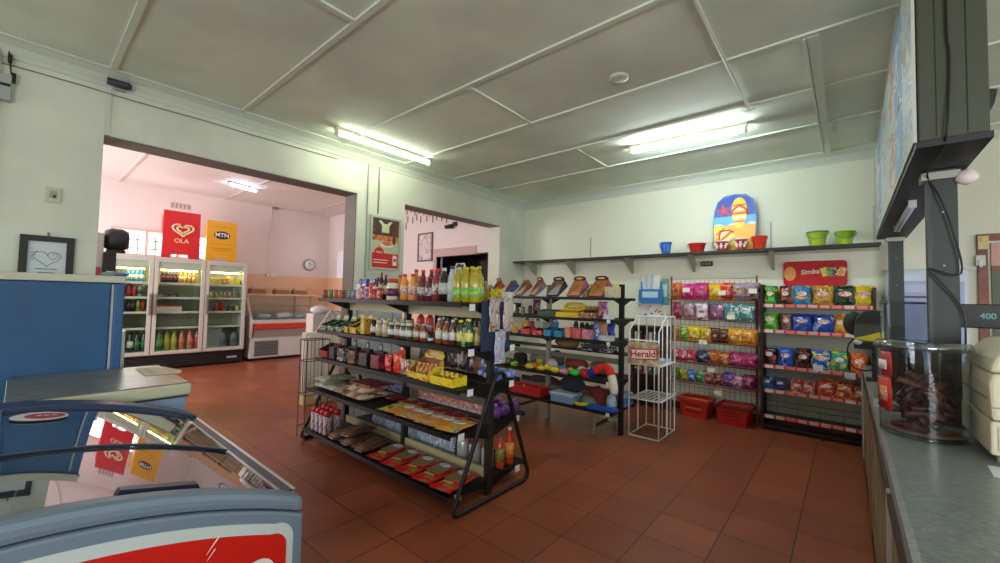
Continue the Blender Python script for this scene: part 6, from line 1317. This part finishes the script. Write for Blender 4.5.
T(lb, '', 'sign', label='long olive-grey menu light box raised on two posts over the counter')

# ================================================================== ON THE COUNTER
CLR = glassmat((226, 230, 232), .9, .05, 'clear_plastic')
def tub(r, h, name='clear_tub', sq=1.0):
    b = MB().lathe([(r*.93, .004), (r, h*.93)], 36, sx=1, sy=sq)
    # open wall only: drop the end caps
    b.f = b.f[:-2]; b.mi = b.mi[:-2]; b.sm = b.sm[:-2]
    o = b.build(name, CLR)
    MB().lathe([(r*.93, 0), (r*.935, .010)], 36, sx=1, sy=sq).build('base', glassmat((206, 210, 210), .8, .12, 'clear_plastic'), o)
    return o
ty = 2.80; tx = XU(922, ty, 1.1); tr = .160; th = .435
o = tub(tr, th); put(o, tx, ty, KZ+.002)
MB().lathe([(tr*1.0, th*.92), (tr*1.06, th*.93), (tr*1.06, th*.97), (tr*1.0, th), (0, th)], 36).build('lid', glassmat((214, 220, 226), .9, .22, 'clear_plastic', .05), o)
def curved(name, a0, a1, z0, z1, r, mat, par):
    s = MB(); n = 8; vs = []; 
    for i in range(n+1):
        a = a0+(a1-a0)*i/n
        for z in (z0, z1):
            rr = r*(.93+.07*min(1, z/(th*.93)))
            vs.append((rr*math.cos(a), rr*math.sin(a), z))
    s.add(vs, [(2*i, 2*i+2, 2*i+3, 2*i+1) for i in range(n)], 0, True)
    q = s.build(name, mat, par); m = q.modifiers.new('solid', 'SOLIDIFY'); m.thickness = .0015; m.offset = 1; return q
aL = math.atan2(-ty, -tx)   # direction from the tub to the viewer
aa = aL-.95
curved('red_label', aa-.26, aa+.26, .11, .26, tr+.003, M((206, 44, 36), .35), o)
curved('printed_roundel', aa-.14, aa+.14, .15, .22, tr+.006, PR([(226, 130, 80), (230, 220, 206), (150, 50, 30)], 3), o)
curved('printed_strip', aa-.05, aa+.30, .27, .385, tr+.003, M((190, 50, 50), .4), o)
curved('price_label', aa-.14, aa+.16, .30, .345, tr+.006, M((232, 230, 220), .5), o)
T(o, '', 'tub', label='big round clear plastic tub of dried sausage at the front of counter')
rd = random.Random(5)
for k in range(40):
    a = rd.random()*6.28; rr = rd.random()*.085; z = .022+.0056*k
    dirn = rd.random()*3.14; L_ = .05+.02*rd.random()
    x = rr*math.cos(a); y = rr*math.sin(a); R_ = math.hypot(x, y)
    tilt = .25*(rd.random()-.5)+(.5 if k > 20 else 0)
    p = [(-L_*math.cos(dirn), -L_*math.sin(dirn), -L_*tilt), (0, 0, .012), (L_*math.cos(dirn), L_*math.sin(dirn), L_*tilt)]
    s = MB().tube(smooth(p, 4), .016, 7).build('dried_sausage', M([(84, 44, 34), (60, 34, 30), (110, 66, 50)][k % 3], .5, bump=.4, bscale=90), loc=(tx+x, ty+y, KZ+z+.01))
    T(s, '', 'sausage', group='dried sausages in the clear tub', label='one of the dried brown sausages piled in the big clear tub')
o = MB().lathe([(.10, 0), (.130, .004), (.130, .010), (.10, .012)], 24, sy=1).build('paper_disc', M((120, 90, 70), .6), loc=(tx, ty, KZ+.014)); T(o, '', 'liner', label='brown paper liner at the bottom of the big clear tub')
# second, squarer tub behind
t2y = 3.75; t2x = XU(916, t2y, 1.3)
o = empty('clear_container', (t2x, t2y, KZ)); hw = .17; hd = .11; h2 = ZV(303, t2x, t2y)-KZ
c = MB()
P = rrect(-hw, hw, -hd, hd, .05, 5); nP = len(P)
vs = [(x*.95, y*.95, .004) for x, y in P]+[(x, y, h2) for x, y in P]
c.add(vs, [(i, (i+1) % nP, (i+1) % nP+nP, i+nP) for i in range(nP)], 0, True); c.build('wall', CLR, o)
MB().prism([(x*.95, y*.95) for x, y in P], 0, .008, 'z').build('base', CLR, o)
MB().tube([(x*1.01, y*1.01, h2) for x, y in P], .007, 6, 0, True).build('rim', glassmat((214, 220, 226), .9, .25, 'clear_plastic', .05), o)
T(o, '', 'container', label='clear plastic box of dried meat behind the big round tub')
for k in range(9):
    x = -.09+.09*(k % 3); y = -.04+.04*(k//3)
    s = MB().blob((0, 0, .17), (.035, .02, .17), 10, bump=.10, seed=k).build('dried_meat', M([(70, 42, 34), (50, 32, 28)][k % 2], .6), loc=(t2x+x, t2y+y, KZ+.009+.02*(k % 2))); T(s, '', 'meat', group='dried meat sticks in the clear box', label='one of the dark dried meat sticks standing in the clear box')
o = MB().box(-.06, .06, -.002, .002, 0, .05).build('price_card', M((226, 222, 214), .5)); MB().box(-.04, .04, -.0035, -.0022, .02, .03).build('printed_line', M((90, 90, 96), .5), o)
put(o, XU(889, 3.3, 1.33), 3.3, KZ+.0); MB().box(-.01, .01, 0, .006, 0, .43).build('stem', CLR, o) if False else None
o.location = (XU(887, 3.35, KZ), 3.35, KZ); T(o, '', 'card', label='small white price card on the counter left of the clear tubs')
# black pole display reading 400
dy = 3.42; dxa = XU(933, dy, 1.45); dxb = dxa+.30; dz1 = ZV(304, dxa+.15, dy); dz0 = ZV(328, dxa+.15, dy)
dyb = dy
o = empty('price_display', (dxb-.02, dy, KZ))
xl = dxa-(dxb-.02)
MB().box(xl, xl+.34, 0, .06, dz0-KZ, dz1-KZ).build('display_head', M((12, 12, 15), .5), o, bevel=.006)
MB().box(xl+.02, xl+.32, -.003, -.0005, dz0-KZ+.012, dz1-KZ-.012).build('display_window', M((6, 8, 12), .5), o)
text('400', .042, M((60, 130, 130), .4, emit=.1), o, (XU(988, dy, 1.45)-(dxb-.02), -.005, (dz0+dz1)/2-KZ), (PI/2, 0, 0), name='digits', sx=.95)
MB().cyl(.02, .03, .02, dz0-KZ, .016, 12).build('pole', M((30, 30, 32), .4), o); MB().lathe([(.07, 0), (.06, .02), (.0, .022)], 18, (.02, .03, 0)).build('foot', BLACK, o)
T(o, '', 'display', label='black customer price display on a pole behind the cash register')
# cash register
ry1 = 2.82; rx0 = .42
o = empty('cash_register', (.63, 2.76, KZ)); BG = M((214, 206, 178), .45, name='aged_beige_plastic')
RX = rx0-.63; RD = .27
MB().prism([(RX, .03), (RX, .155), (RX+.01, .16), (.30, .16), (.30, .03)], -RD, RD, 'y').build('cash_drawer', BG, o, bevel=.008)
MB().box(RX+.02, .28, -RD-.004, -RD-.0005, .05, .14).build('drawer_front', M((200, 192, 164), .45), o)
MB().prism([(RX+.006, .162), (RX-.0, .30), (RX+.01, .345), (.28, .345), (.29, .162)], -RD+.01, RD-.01, 'y').build('body', BG, o, bevel=.012)
MB().prism([(RX+.006, .347), (RX+.02, .40), (RX+.08, .47), (.20, .50), (.28, .46), (.28, .347)], -RD+.03, RD-.03, 'y').build('top_housing', BG, o, bevel=.012)
MB().box(RX+.003, .26, -RD+.008, -RD+.0095, .21, .215).box(RX-.003, RX+.0055, -RD+.03, RD-.03, .24, .246).build('panel_line', M((150, 144, 124), .5), o)
for sx_, sy_ in ((RX+.04, -RD+.04), (RX+.04, RD-.04), (.26, -RD+.04), (.26, RD-.04)): MB().cyl(sx_, sy_, 0, .03, .02, 12).build('foot', M((180, 172, 150), .5), o)
T(o, '', 'register', label='beige cash register at the right edge on the counter')
# leaflet on the counter
o = MB().prism([(0, 0), (.21, -.05), (.24, .09), (.03, .14)], 0, .002, 'z').build('leaflet', M((222, 226, 230), .4)); MB().prism([(.03, .01), (.20, -.03), (.215, .03), (.04, .07)], .0021, .003, 'z').build('printed_block', M((70, 120, 190), .4), o)
lx, ly = atz(988, 470, KZ); put(o, lx, ly-.08, KZ+.001, .15); T(o, '', 'leaflet', label='white and blue leaflet lying on the counter before the cash register')
# scale display head with the yellow flash, on a black stem at the far end of the counter
sy = 4.55; xs0 = XU(843, sy, 1.42); xs1 = XU(883.5, sy, 1.42); wz = xs1-xs0
zt_ = ZV(310.5, xs1, sy); zb_ = ZV(341, xs1, sy); hh = zt_-zb_
o = empty('scale_display', ((xs0+xs1)/2+.03, sy, KZ)); x0 = xs0-((xs0+xs1)/2+.03); zb = zb_-KZ; 
GR = M((76, 82, 72), .45, name='grey_green_plastic')
P = [(x0+wz*.26, zb+hh*.08), (x0+wz, zb), (x0+wz, zb+hh*.98), (x0+wz*.75, zb+hh*1.02), (x0+wz*.5, zb+hh*.95), (x0+wz*.34, zb+hh*.75), (x0+wz*.28, zb+hh*.45)]
MB().prism(P, -.05, .05, 'y').build('head_housing', GR, o, bevel=.012)
MB().prism([(x0+wz*.30, zb+hh*.55), (x0+wz*.98, zb+hh*.52), (x0+wz*.98, zb+hh*.96), (x0+wz*.75, zb+hh*.99), (x0+wz*.5, zb+hh*.92), (x0+wz*.36, zb+hh*.72)], -.056, -.0505, 'y').build('dark_top', M((40, 44, 40), .4), o)
MB().prism([(x0+wz*.26, zb+hh*.07), (x0+wz*.5, zb+hh*.0), (x0+wz*1.0, zb-hh*.03), (x0+wz*1.0, zb+hh*.33), (x0+wz*.72, zb+hh*.22), (x0+wz*.5, zb+hh*.13)], -.058, -.0505, 'y').build('yellow_flash', M((226, 206, 40), .4), o)
MB().lathe([(0, .012), (wz*.26, .008), (wz*.28, .03), (wz*.2, .06), (0, .06)], 24, (x0+wz*.27, 0, zb+hh*.54), 0, 'y', sy=1.45).build('round_shade', M((62, 68, 60), .5), o)
MB().box(x0+wz*.27, x0+wz*.85, -.03, .03, zb-.075, zb-.02).build('neck_block', M((26, 28, 30), .4), o, bevel=.006)
MB().blob((x0+wz*.36, -.03, zb-.02), (.03, .02, .022), 10).build('lamp_bulb', M((226, 226, 220), .4), o)
MB().box(x0+wz*.70, x0+wz*.86, -.03, .03, .012, zb-.074).build('stem', M((26, 28, 30), .4), o)
MB().box(x0+wz*.55, x0+wz*1.1, -.09, .09, 0, .012).build('base_plate', M((26, 28, 30), .4), o)
MB().tube(smooth([(x0+wz*.26, 0, zb), (x0+wz*.12, 0, zb-.06), (x0+wz*.12, -.0, zb-.16), (x0+wz*.3, -.0, zb-.24), (x0+wz*.6, -.02, zb-.25), (x0+wz*.75, -.03, zb-.22)]), .006, 6).build('cord', BLACK, o)
T(o, '', 'scale', label='dark rounded scale head with yellow flash at the far counter end')
# pale blue wall cupboard and sill behind the posts
x0 = XU(886, YB, 1.75); x1 = XU(967, YB, 1.75); zl = 1.885
o = empty('wall_panel', ((x0+x1)/2, YB, 0)); w_ = (x1-x0)/2
MB().box(-w_, w_, -.03, -.001, .9, zl).build('panel_board', M((206, 216, 236), .4), o)
MB().box(-w_-.02, w_+.06, -.05, -.001, zl, zl+.02).build('ledge', M((196, 206, 196), .4), o)
for a, b, z1 in ((-w_*.62, w_*.1, 1.78), (w_*.45, w_*.92, 1.77)): MB().box(a, b, -.036, -.0305, .95, z1).build('door_panel', M((160, 172, 214), .4), o, bevel=.002)
MB().box(-w_*.6, w_*.08, -.045, -.0365, 1.60, 1.62).build('dark_rail', M((40, 44, 70), .4), o)
MB().box(-w_*.52, w_*.0, -.042, -.0365, 1.66, 1.74).build('inner_panel', M((186, 196, 226), .4), o)
T(o, '', 'cupboard', label='pale blue panelled cupboard on the wall behind the light box posts')
x_ = XU(979, YB, 2.0); g = 0
o = MB().box(-.035, .035, -.02, 0, 0, .13).build('paper_cutout', M((216, 196, 150), .7)); MB().blob((.0, -.02, .10), (.03, .01, .03), 8).build('flower_shape', M((226, 206, 120), .7), o); put(o, x_+.02, YB-.052, ZV(250, x_, YB)); T(o, '', 'ornament', label='cream ornament hung on the brown door frame, the upper one')
o = MB().box(-.03, .03, -.02, 0, 0, .10).build('paper_cutout', M((210, 212, 206), .7)); MB().blob((.0, -.02, .02), (.02, .01, .04), 8).build('ribbon', M((226, 226, 220), .7), o); put(o, x_-.0, YB-.052, ZV(266, x_, YB)); T(o, '', 'ornament', label='pale ornament hung on the brown door frame, the lower one')

# ================================================================== BLUE UPRIGHT FREEZER against the left wall
BLU = M((34, 88, 136), .5, var=.06, vscale=3, name='blue_enamel')
fx1 = -3.98; fyb = .50; fzt = 1.60
uf = empty('upright_freezer', ((fx1-4.62)/2, .15, 0)); ox = (fx1-4.62)/2
def F_(m, x0, x1, y0, y1, z0, z1, mi=0): return m.box(x0-ox, x1-ox, y0-.15, y1-.15, z0, z1, mi)
m = MB(); F_(m, -4.62, fx1, -.30, .43, .04, fzt-.05); m.build('cabinet', BLU, uf, bevel=.01)
m = MB(); F_(m, -4.62, fx1+.01, -.30, fyb, fzt-.049, fzt); m.build('top', M((206, 206, 186), .45), uf, bevel=.006)
m = MB(); F_(m, -4.60, fx1-.01, .432, .445, .06, fzt-.06); m.build('gasket', M((190, 196, 196), .5), uf)
m = MB(); F_(m, -4.61, fx1, .447, fyb, .05, fzt-.052); d = m.build('door', M((38, 92, 146), .4), uf, bevel=.008)
m = MB(); F_(m, fx1-.14, fx1-.10, fyb, fyb+.03, .9, 1.2); m.build('handle', M((190, 190, 186), .3, .6), d)
m = MB(); F_(m, -4.55, fx1-.05, -.25, .40, 0, .04); m.build('plinth', BLACK, uf)
T(uf, '', 'freezer', label='tall blue upright freezer with cream top against the left wall')
for k, (y, c) in enumerate(((YU(108, -4.3, 1.63), (140, 150, 160)), (YU(118, -4.3, 1.63), (90, 120, 170)))):
    o = MB().blob((0, 0, .018), (.06, .05, .018), 12, bump=.08, seed=k).build('crumpled_packet', M(c, .4)); MB().box(-.02, .02, -.02, .02, .034, .04).build('packet_fold', M((200, 204, 210), .4), o); o.location = (-4.2, y, fzt); T(o, '', 'packet', label='%s crumpled packet on top of the blue upright freezer' % ('pale grey' if k == 0 else 'blue'))

# ================================================================== CHEST FREEZER with the grey top
c0, c1 = -3.93, -3.06; ya_, yb_ = -.02, .715; CZT = .95
cf = empty('chest_freezer', ((c0+c1)/2, (ya_+yb_)/2, 0)); hx = (c1-c0)/2; hy = (yb_-ya_)/2
MB().box(-hx+.015, hx-.02, -hy+.01, hy-.02, .05, CZT-.085).build('cabinet', M((150, 180, 214), .4), cf, bevel=.01)
MB().box(-hx, hx, -hy, hy, CZT-.075, CZT-.006).build('lid', M((206, 206, 178), .45), cf, bevel=.012)
MB().box(-hx+.004, hx-.012, -hy+.004, hy-.012, CZT-.0065, CZT).build('lid_top', M((112, 112, 104), .3, var=.12, vscale=9, name='scuffed_grey_sheet'), cf)
MB().box(-hx+.01, hx-.012, -hy+.01, hy-.012, CZT-.086, CZT-.076).build('gasket', M((60, 60, 56), .6), cf)
MB().box(-hx+.1, hx-.1, -hy+.1, hy-.1, 0, .05).build('plinth', BLACK, cf)
MB().box(-.08, .08, hy-.001, hy+.02, CZT-.06, CZT-.03).build('handle', M((190, 190, 170), .4), cf)
T(cf, '', 'freezer', label='low pale blue chest freezer with scuffed grey lid before the blue freezer')
o = MB().prism([(-.16, -.10), (.20, -.12), (.23, .06), (.14, .09), (-.12, .05)], 0, .004, 'z').build('cardboard_sheet', M((206, 196, 170), .6)); MB().prism([(-.1, -.06), (.12, -.07), (.12, -.06), (-.1, -.05)], .0041, .0046, 'z').build('crease', M((170, 160, 136), .6), o); put(o, -3.66, .665, CZT+.001, .05); T(o, '', 'sheet', label='cream card sheet sticking out over the grey chest freezer lid')

# ================================================================== ICE CREAM FREEZER in front
ix1, ix0 = -1.47, -2.93; iy0, iy1 = -.055, .69
def zt_at(y): return .968-.30*max(0, y+.05)**2-.02*max(0, y+.05)     # the arched top, falling away to the right
ic = empty('ice_cream_freezer', ((ix0+ix1)/2, .3, 0)); ox = (ix0+ix1)/2
GB = M((112, 128, 146), .38, name='blue_grey_plastic'); NAVY = M((36, 54, 96), .35)
N = 16
ys = [iy0+(iy1-iy0)*i/N for i in range(N+1)]
# cabinet body (long sides and far end), open at the top
b = MB()
b.box(ix0+.03-ox, ix1-.06-ox, iy1-.045-.3, iy1-.012-.3, .08, zt_at(iy1)-.05)
b.box(ix0+.03-ox, ix1-.06-ox, iy0+.012-.3, iy0+.045-.3, .08, zt_at(iy1)-.05)
b.box(ix0+.02-ox, ix0+.06-ox, iy0+.045-.3, iy1-.045-.3, .08, zt_at(iy1)-.05)
b.box(ix0+.06-ox, ix1-.06-ox, iy0+.045-.3, iy1-.045-.3, .08, .14)
b.build('cabinet', M((206, 212, 216), .4), ic)
# front end: upper rounded band, lower panel with the graphic
def band(x0, x1, d0, d1, mat, name, yinset=.0, bev=.012):
    top = [(y-.3, zt_at(y)-d0) for y in ys]; bot = [(y-.3, zt_at(y)-d1 if d1 is not None else .06) for y in ys][::-1]
    if d1 is None: bot = [(iy1-.3, .06), (iy0-.3, .06)]
    P = top+bot
    # round the right top corner
    return MB().prism([(p[0], p[1]) for p in P], x0-ox, x1-ox, 'x').build(name, mat, ic, bevel=bev)
band(ix1-.075, ix1+.0, .004, .060, GB, 'front_band', bev=.02)
band(ix1-.070, ix1-.004, .062, None, GB, 'front_panel', bev=.01)
def graphic(y0, y1, d0, z1, r, x, mat, name, thick=.002):
    n = 12; top = [(y0+(y1-r-y0)*i/n, zt_at(y0+(y1-r-y0)*i/n)-d0) for i in range(n+1)]
    zc = zt_at(y1)-d0-r*.6; cor = [(y1-r+r*math.sin(t), zc-0+(top[-1][1]-zc)*math.cos(t)) for t in [PI/2*i/6 for i in range(1, 7)]]
    P = top+cor+[(y1, z1), (y0, z1)]
    return MB().prism([(p[0]-.3, p[1]) for p in P], x-ox, x+thick-ox, 'x').build(name, mat, ic)
graphic(.0, .655, .102, .12, .06, ix1-.0035, M((196, 206, 206), .4), 'white_border')
graphic(.06, .632, .137, .16, .05, ix1-.0012, M((204, 34, 24), .32), 'red_graphic')
for a, b_, c_, d_ in ((.475, .60, .50, .655), (.485, .575, .505, .61)):
    q = (zt_at(.4)-.29)
for k, (y, z, l) in enumerate(((.40, .715, .055), (.403, .697, .035))):
    MB().prism([(y-.3, z-.0), (y+l*.55-.3, z+l*.8), (y+l*.60-.3, z+l*.74)], ix1+.001-ox, ix1+.003-ox, 'x').build('printed_streak', M((236, 230, 226), .4), ic)
MB().prism([(y-.3, z) for y, z in ell(.545, .585, .052, .05, 20)], ix1+.001-ox, ix1+.003-ox, 'x').build('printed_disc', M((232, 228, 226), .4), ic)
MB().prism([(y-.3, z) for y, z in ((.285, .50), (.29, .63), (.31, .672), (.335, .678), (.345, .69), (.35, .675), (.365, .665), (.375, .62), (.37, .50))], ix1+.001-ox, ix1+.003-ox, 'x').build('printed_cone_top', M((110, 60, 30), .4, var=.3, vscale=30), ic)
# far end band and long rails
band(ix0, -2.80, -.012, .07, NAVY, 'rear_band', bev=.012)
zr = zt_at(iy1)
m = MB(); m.box(ix0+.056-ox, ix1-.076-ox, iy1-.012-.3, iy1-.3, zr-.075, zr+.003); m.build('side_rail', M((190, 196, 202), .28, .7), ic)
m = MB(); m.box(ix0+.056-ox, ix1-.076-ox, iy1-.05-.3, iy1-.013-.3, zr-.06, zr+.004); m.build('side_channel', M((40, 50, 66), .4), ic)
m = MB(); m.box(ix0+.056-ox, ix1-.076-ox, iy1-.062-.3, iy1-.051-.3, zr-.05, zr+.012); m.build('inner_rail', M((170, 178, 186), .28, .7), ic)
zl_ = zt_at(iy0)
m = MB(); m.box(ix0+.056-ox, ix1-.076-ox, iy0-.3, iy0+.035-.3, zl_-.08, zl_+.004); m.build('side_rail', M((84, 100, 150), .35), ic)
# sliding curved glass lids
def lid(x0, x1, dz, name):
    yy = [iy0+.036+(iy1-.065-iy0-.036)*i/N for i in range(N+1)]
    vs = []; 
    for y in yy:
        for x in (x0, x1): vs.append((x-ox, y-.3, zt_at(y)-dz))
    s = MB(); s.add(vs, [(2*i, 2*i+1, 2*i+3, 2*i+2) for i in range(N)], 0, True)
    q = s.build(name, glassmat((206, 216, 220), 1.6, .08, 'freezer_glass'), ic); md = q.modifiers.new('solid', 'SOLIDIFY'); md.thickness = .004; md.use_rim = False
    for x in (x0, x1):
        e = MB(); e.tube([(x-ox, y-.3, zt_at(y)-dz+.0) for y in yy], .0045, 5); e.build('lid_edge', M((54, 66, 90), .35), q)
    return q
l1 = lid(-2.80, -2.08, .008, 'sliding_lid'); l2 = lid(-2.10, ix1-.078, .016, 'sliding_lid')
# dark handle on the near lid
hy_ = .33; MB().prism([(.20-.3, zt_at(.20)-.016), (.21-.3, zt_at(.21)+.002), (.39-.3, zt_at(.39)+.002), (.40-.3, zt_at(.40)-.016)], ix1-.110-ox, ix1-.078-ox, 'x').build('lid_handle', M((30, 40, 66), .35), l2)
# oval sticker on the rear lid
cy_s, cx_s = .085, -2.62
def onlid(px, py): y = cy_s+px; return (cx_s+py-ox, y-.3, zt_at(y)-.0015)
for nm, rx_, ry_, cx2, mat, dz in (('sticker', .085, .085, 0, M((226, 222, 226), .4), 0), ('sticker_red', .060, .05, .015, M((176, 30, 50), .4), .0012)):
    P = ell(cx2, 0, rx_, ry_, 20); s = MB(); vs = [onlid(a, b) for a, b in P]; vs = [(x, y, z+dz) for x, y, z in vs]+[(x, y, z+dz+.001) for x, y, z in vs]
    n = len(P); s.add(vs, [tuple(range(n, 2*n))]+[(i, (i+1) % n, (i+1) % n+n, i+n) for i in range(n)]); s.build(nm, mat, l1)
for k in range(3):
    s = MB(); a = -.01+.022*k; vs = [onlid(p, q) for p, q in ((a, -.008), (a+.016, -.008), (a+.016, .008), (a, .008))]; s.add([(x, y, z+.0026) for x, y, z in vs], [(0, 1, 2, 3)]); s.build('sticker_mark', M((232, 226, 230), .4), l1)
# wire basket handles and liner inside
for x in (-2.35, -1.95):
    MB().tube(smooth([(x-ox, .02-.3, .60), (x-ox, .03-.3, .74), (x-ox, .06-.3, .76), (x-ox, .12-.3, .76), (x-ox, .14-.3, .72), (x-ox, .14-.3, .60)]), .006, 6).build('basket_handle', M((170, 178, 180), .3, .5), ic)
MB().box(ix0+.062-ox, ix1-.08-ox, iy0+.05-.3, iy1-.05-.3, .14, .16).build('inner_floor', M((196, 210, 216), .4), ic)
g = MB()
for k in range(3): g.box(ix0+.45+.36*k-ox, ix0+.456+.36*k-ox, iy0+.05-.3, iy1-.05-.3, .16, .62)
g.build('divider', M((176, 186, 190), .4), ic)
MB().box(ix0+.1-ox, ix1-.1-ox, iy0+.05-.3, iy1-.05-.3, 0, .075).build('plinth', BLACK, ic)
T(ic, '', 'freezer', label='ice cream freezer with curved glass lids and red end graphic in foreground')
rd = random.Random(11)
ICB = [('white-pink', (226, 200, 206), (190, 60, 80)), ('blue', (70, 120, 190), (226, 226, 236)), ('orange', (226, 150, 60), (240, 220, 190)), ('brown', (120, 76, 50), (226, 206, 170)), ('red', (190, 50, 50), (236, 220, 210)), ('pale', (226, 222, 216), (150, 160, 180))]
for i in range(6):
    for j in range(3):
        x = ix0+.17+.2*i+(0.02 if i > 1 else 0); y = iy0+.15+.185*j; nm, a, b_ = ICB[(i*2+j) % 6]
        q = lying(.15, .16, .05, [a, b_], 'ice_cream_packet', i*3+j+400); put(q, x, y, .165+.0, 0); 
        T(q, nm+' ice cream packet', 'packet', 'inside the glass-lidded freezer')
# ================================================================== LIGHT
wd = bpy.data.worlds.new('world'); bpy.context.scene.world = wd; wd.use_nodes = True
bg = wd.node_tree.nodes['Background']; bg.inputs[0].default_value = (.86, .93, 1, 1); bg.inputs[1].default_value = .8
def area(loc, rot, sx, sy, power, c=(1, 1, 1)):
    l = bpy.data.lights.new('daylight', 'AREA'); l.shape = 'RECTANGLE'; l.size = sx; l.size_y = sy; l.energy = power; l.color = c
    o = bpy.data.objects.new('daylight', l); COL.objects.link(o); o.location = loc; o.rotation_euler = rot; return o
area((-2.8, -3.26, 1.7), (PI/2, 0, 0), 1.9, 1.5, 4, (.93, .97, 1)); area((2.5, -3.26, 1.7), (PI/2, 0, 0), 2.1, 1.5, 62, (.93, .97, 1))
area((4.26, -.25, 1.75), (0, PI/2, 0), 1.4, 2.4, 1.5, (.95, 1, .97)); area((4.26, 3.2, 1.75), (0, PI/2, 0), 1.4, 2.3, 6, (.95, 1, .97))
area((-8.3, -2.1, 1.9), (PI/2, 0, 0), 3.0, 2.0, 92, (1, .985, .985))
area((XO-.12, (WY0+WY1b)/2, 2.46), (0, -PI/2, 0), .5, WY1b-WY0, 9, (1, .98, 1))
sc = bpy.context.scene
sc.view_settings.view_transform = 'Standard'; sc.view_settings.look = 'None'; sc.view_settings.gamma = 1; sc.view_settings.use_curve_mapping = False
sc.view_settings.exposure = 1.5
sc.cycles.use_denoising = True; sc.cycles.max_bounces = 8; sc.cycles.transparent_max_bounces = 16; sc.cycles.sample_clamp_indirect = 6
sc.cycles.caustics_reflective = False; sc.cycles.caustics_refractive = False
# ------------------------------------------------------------------ labels
ORD = ['first', 'second', 'third', 'fourth', 'fifth', 'sixth', 'seventh', 'eighth', 'ninth', 'tenth', 'eleventh', 'twelfth', 'thirteenth', 'fourteenth', 'fifteenth', 'sixteenth', 'seventeenth', 'eighteenth', 'nineteenth', 'twentieth']
bpy.context.view_layer.update()
def colpx(o):
    p = o.matrix_world.translation; v = R3.T @ (np.array(p)-[0, 0, H]); return v[0]/-v[2]
grp = {}
REG2 = []
for o, d, p, key in REG:
    for a, b in ((' on the rear side', 'rear-side '), (' in the second row', 'second-row '), (' in the rear row', 'rear-row '), (' in the front row', 'front-row '), (' in the back row', 'back-row '), (' at the right end', 'right-end '), (' at the rear right end', 'rear right-end ')):
        if d.endswith(a): d = b+d[:-len(a)]; break
    REG2.append((o, d, p, key))
for o, d, p, key in REG2: grp.setdefault((d, p), []).append(o)
for (d, p), L in grp.items():
    L.sort(key=colpx)
    if len(L) == 1: L[0]['label'] = (d+' '+p).strip()
    elif len(L) == 2:
        for o, s in zip(L, ('left', 'right')): o['label'] = '%s of the two, %s %s' % (s, d, p)
    else:
        for i, o in enumerate(L): o['label'] = '%s from left, %s %s' % (ORD[i], d, p)
    if len(L) > 1:
        for o in L:
            if 'group' not in o: o['group'] = (d+'s '+p)
for o in bpy.data.objects:
    if o.parent is None and 'label' in o and len(o['label'].split()) > 16: print('LONG', o['label'])
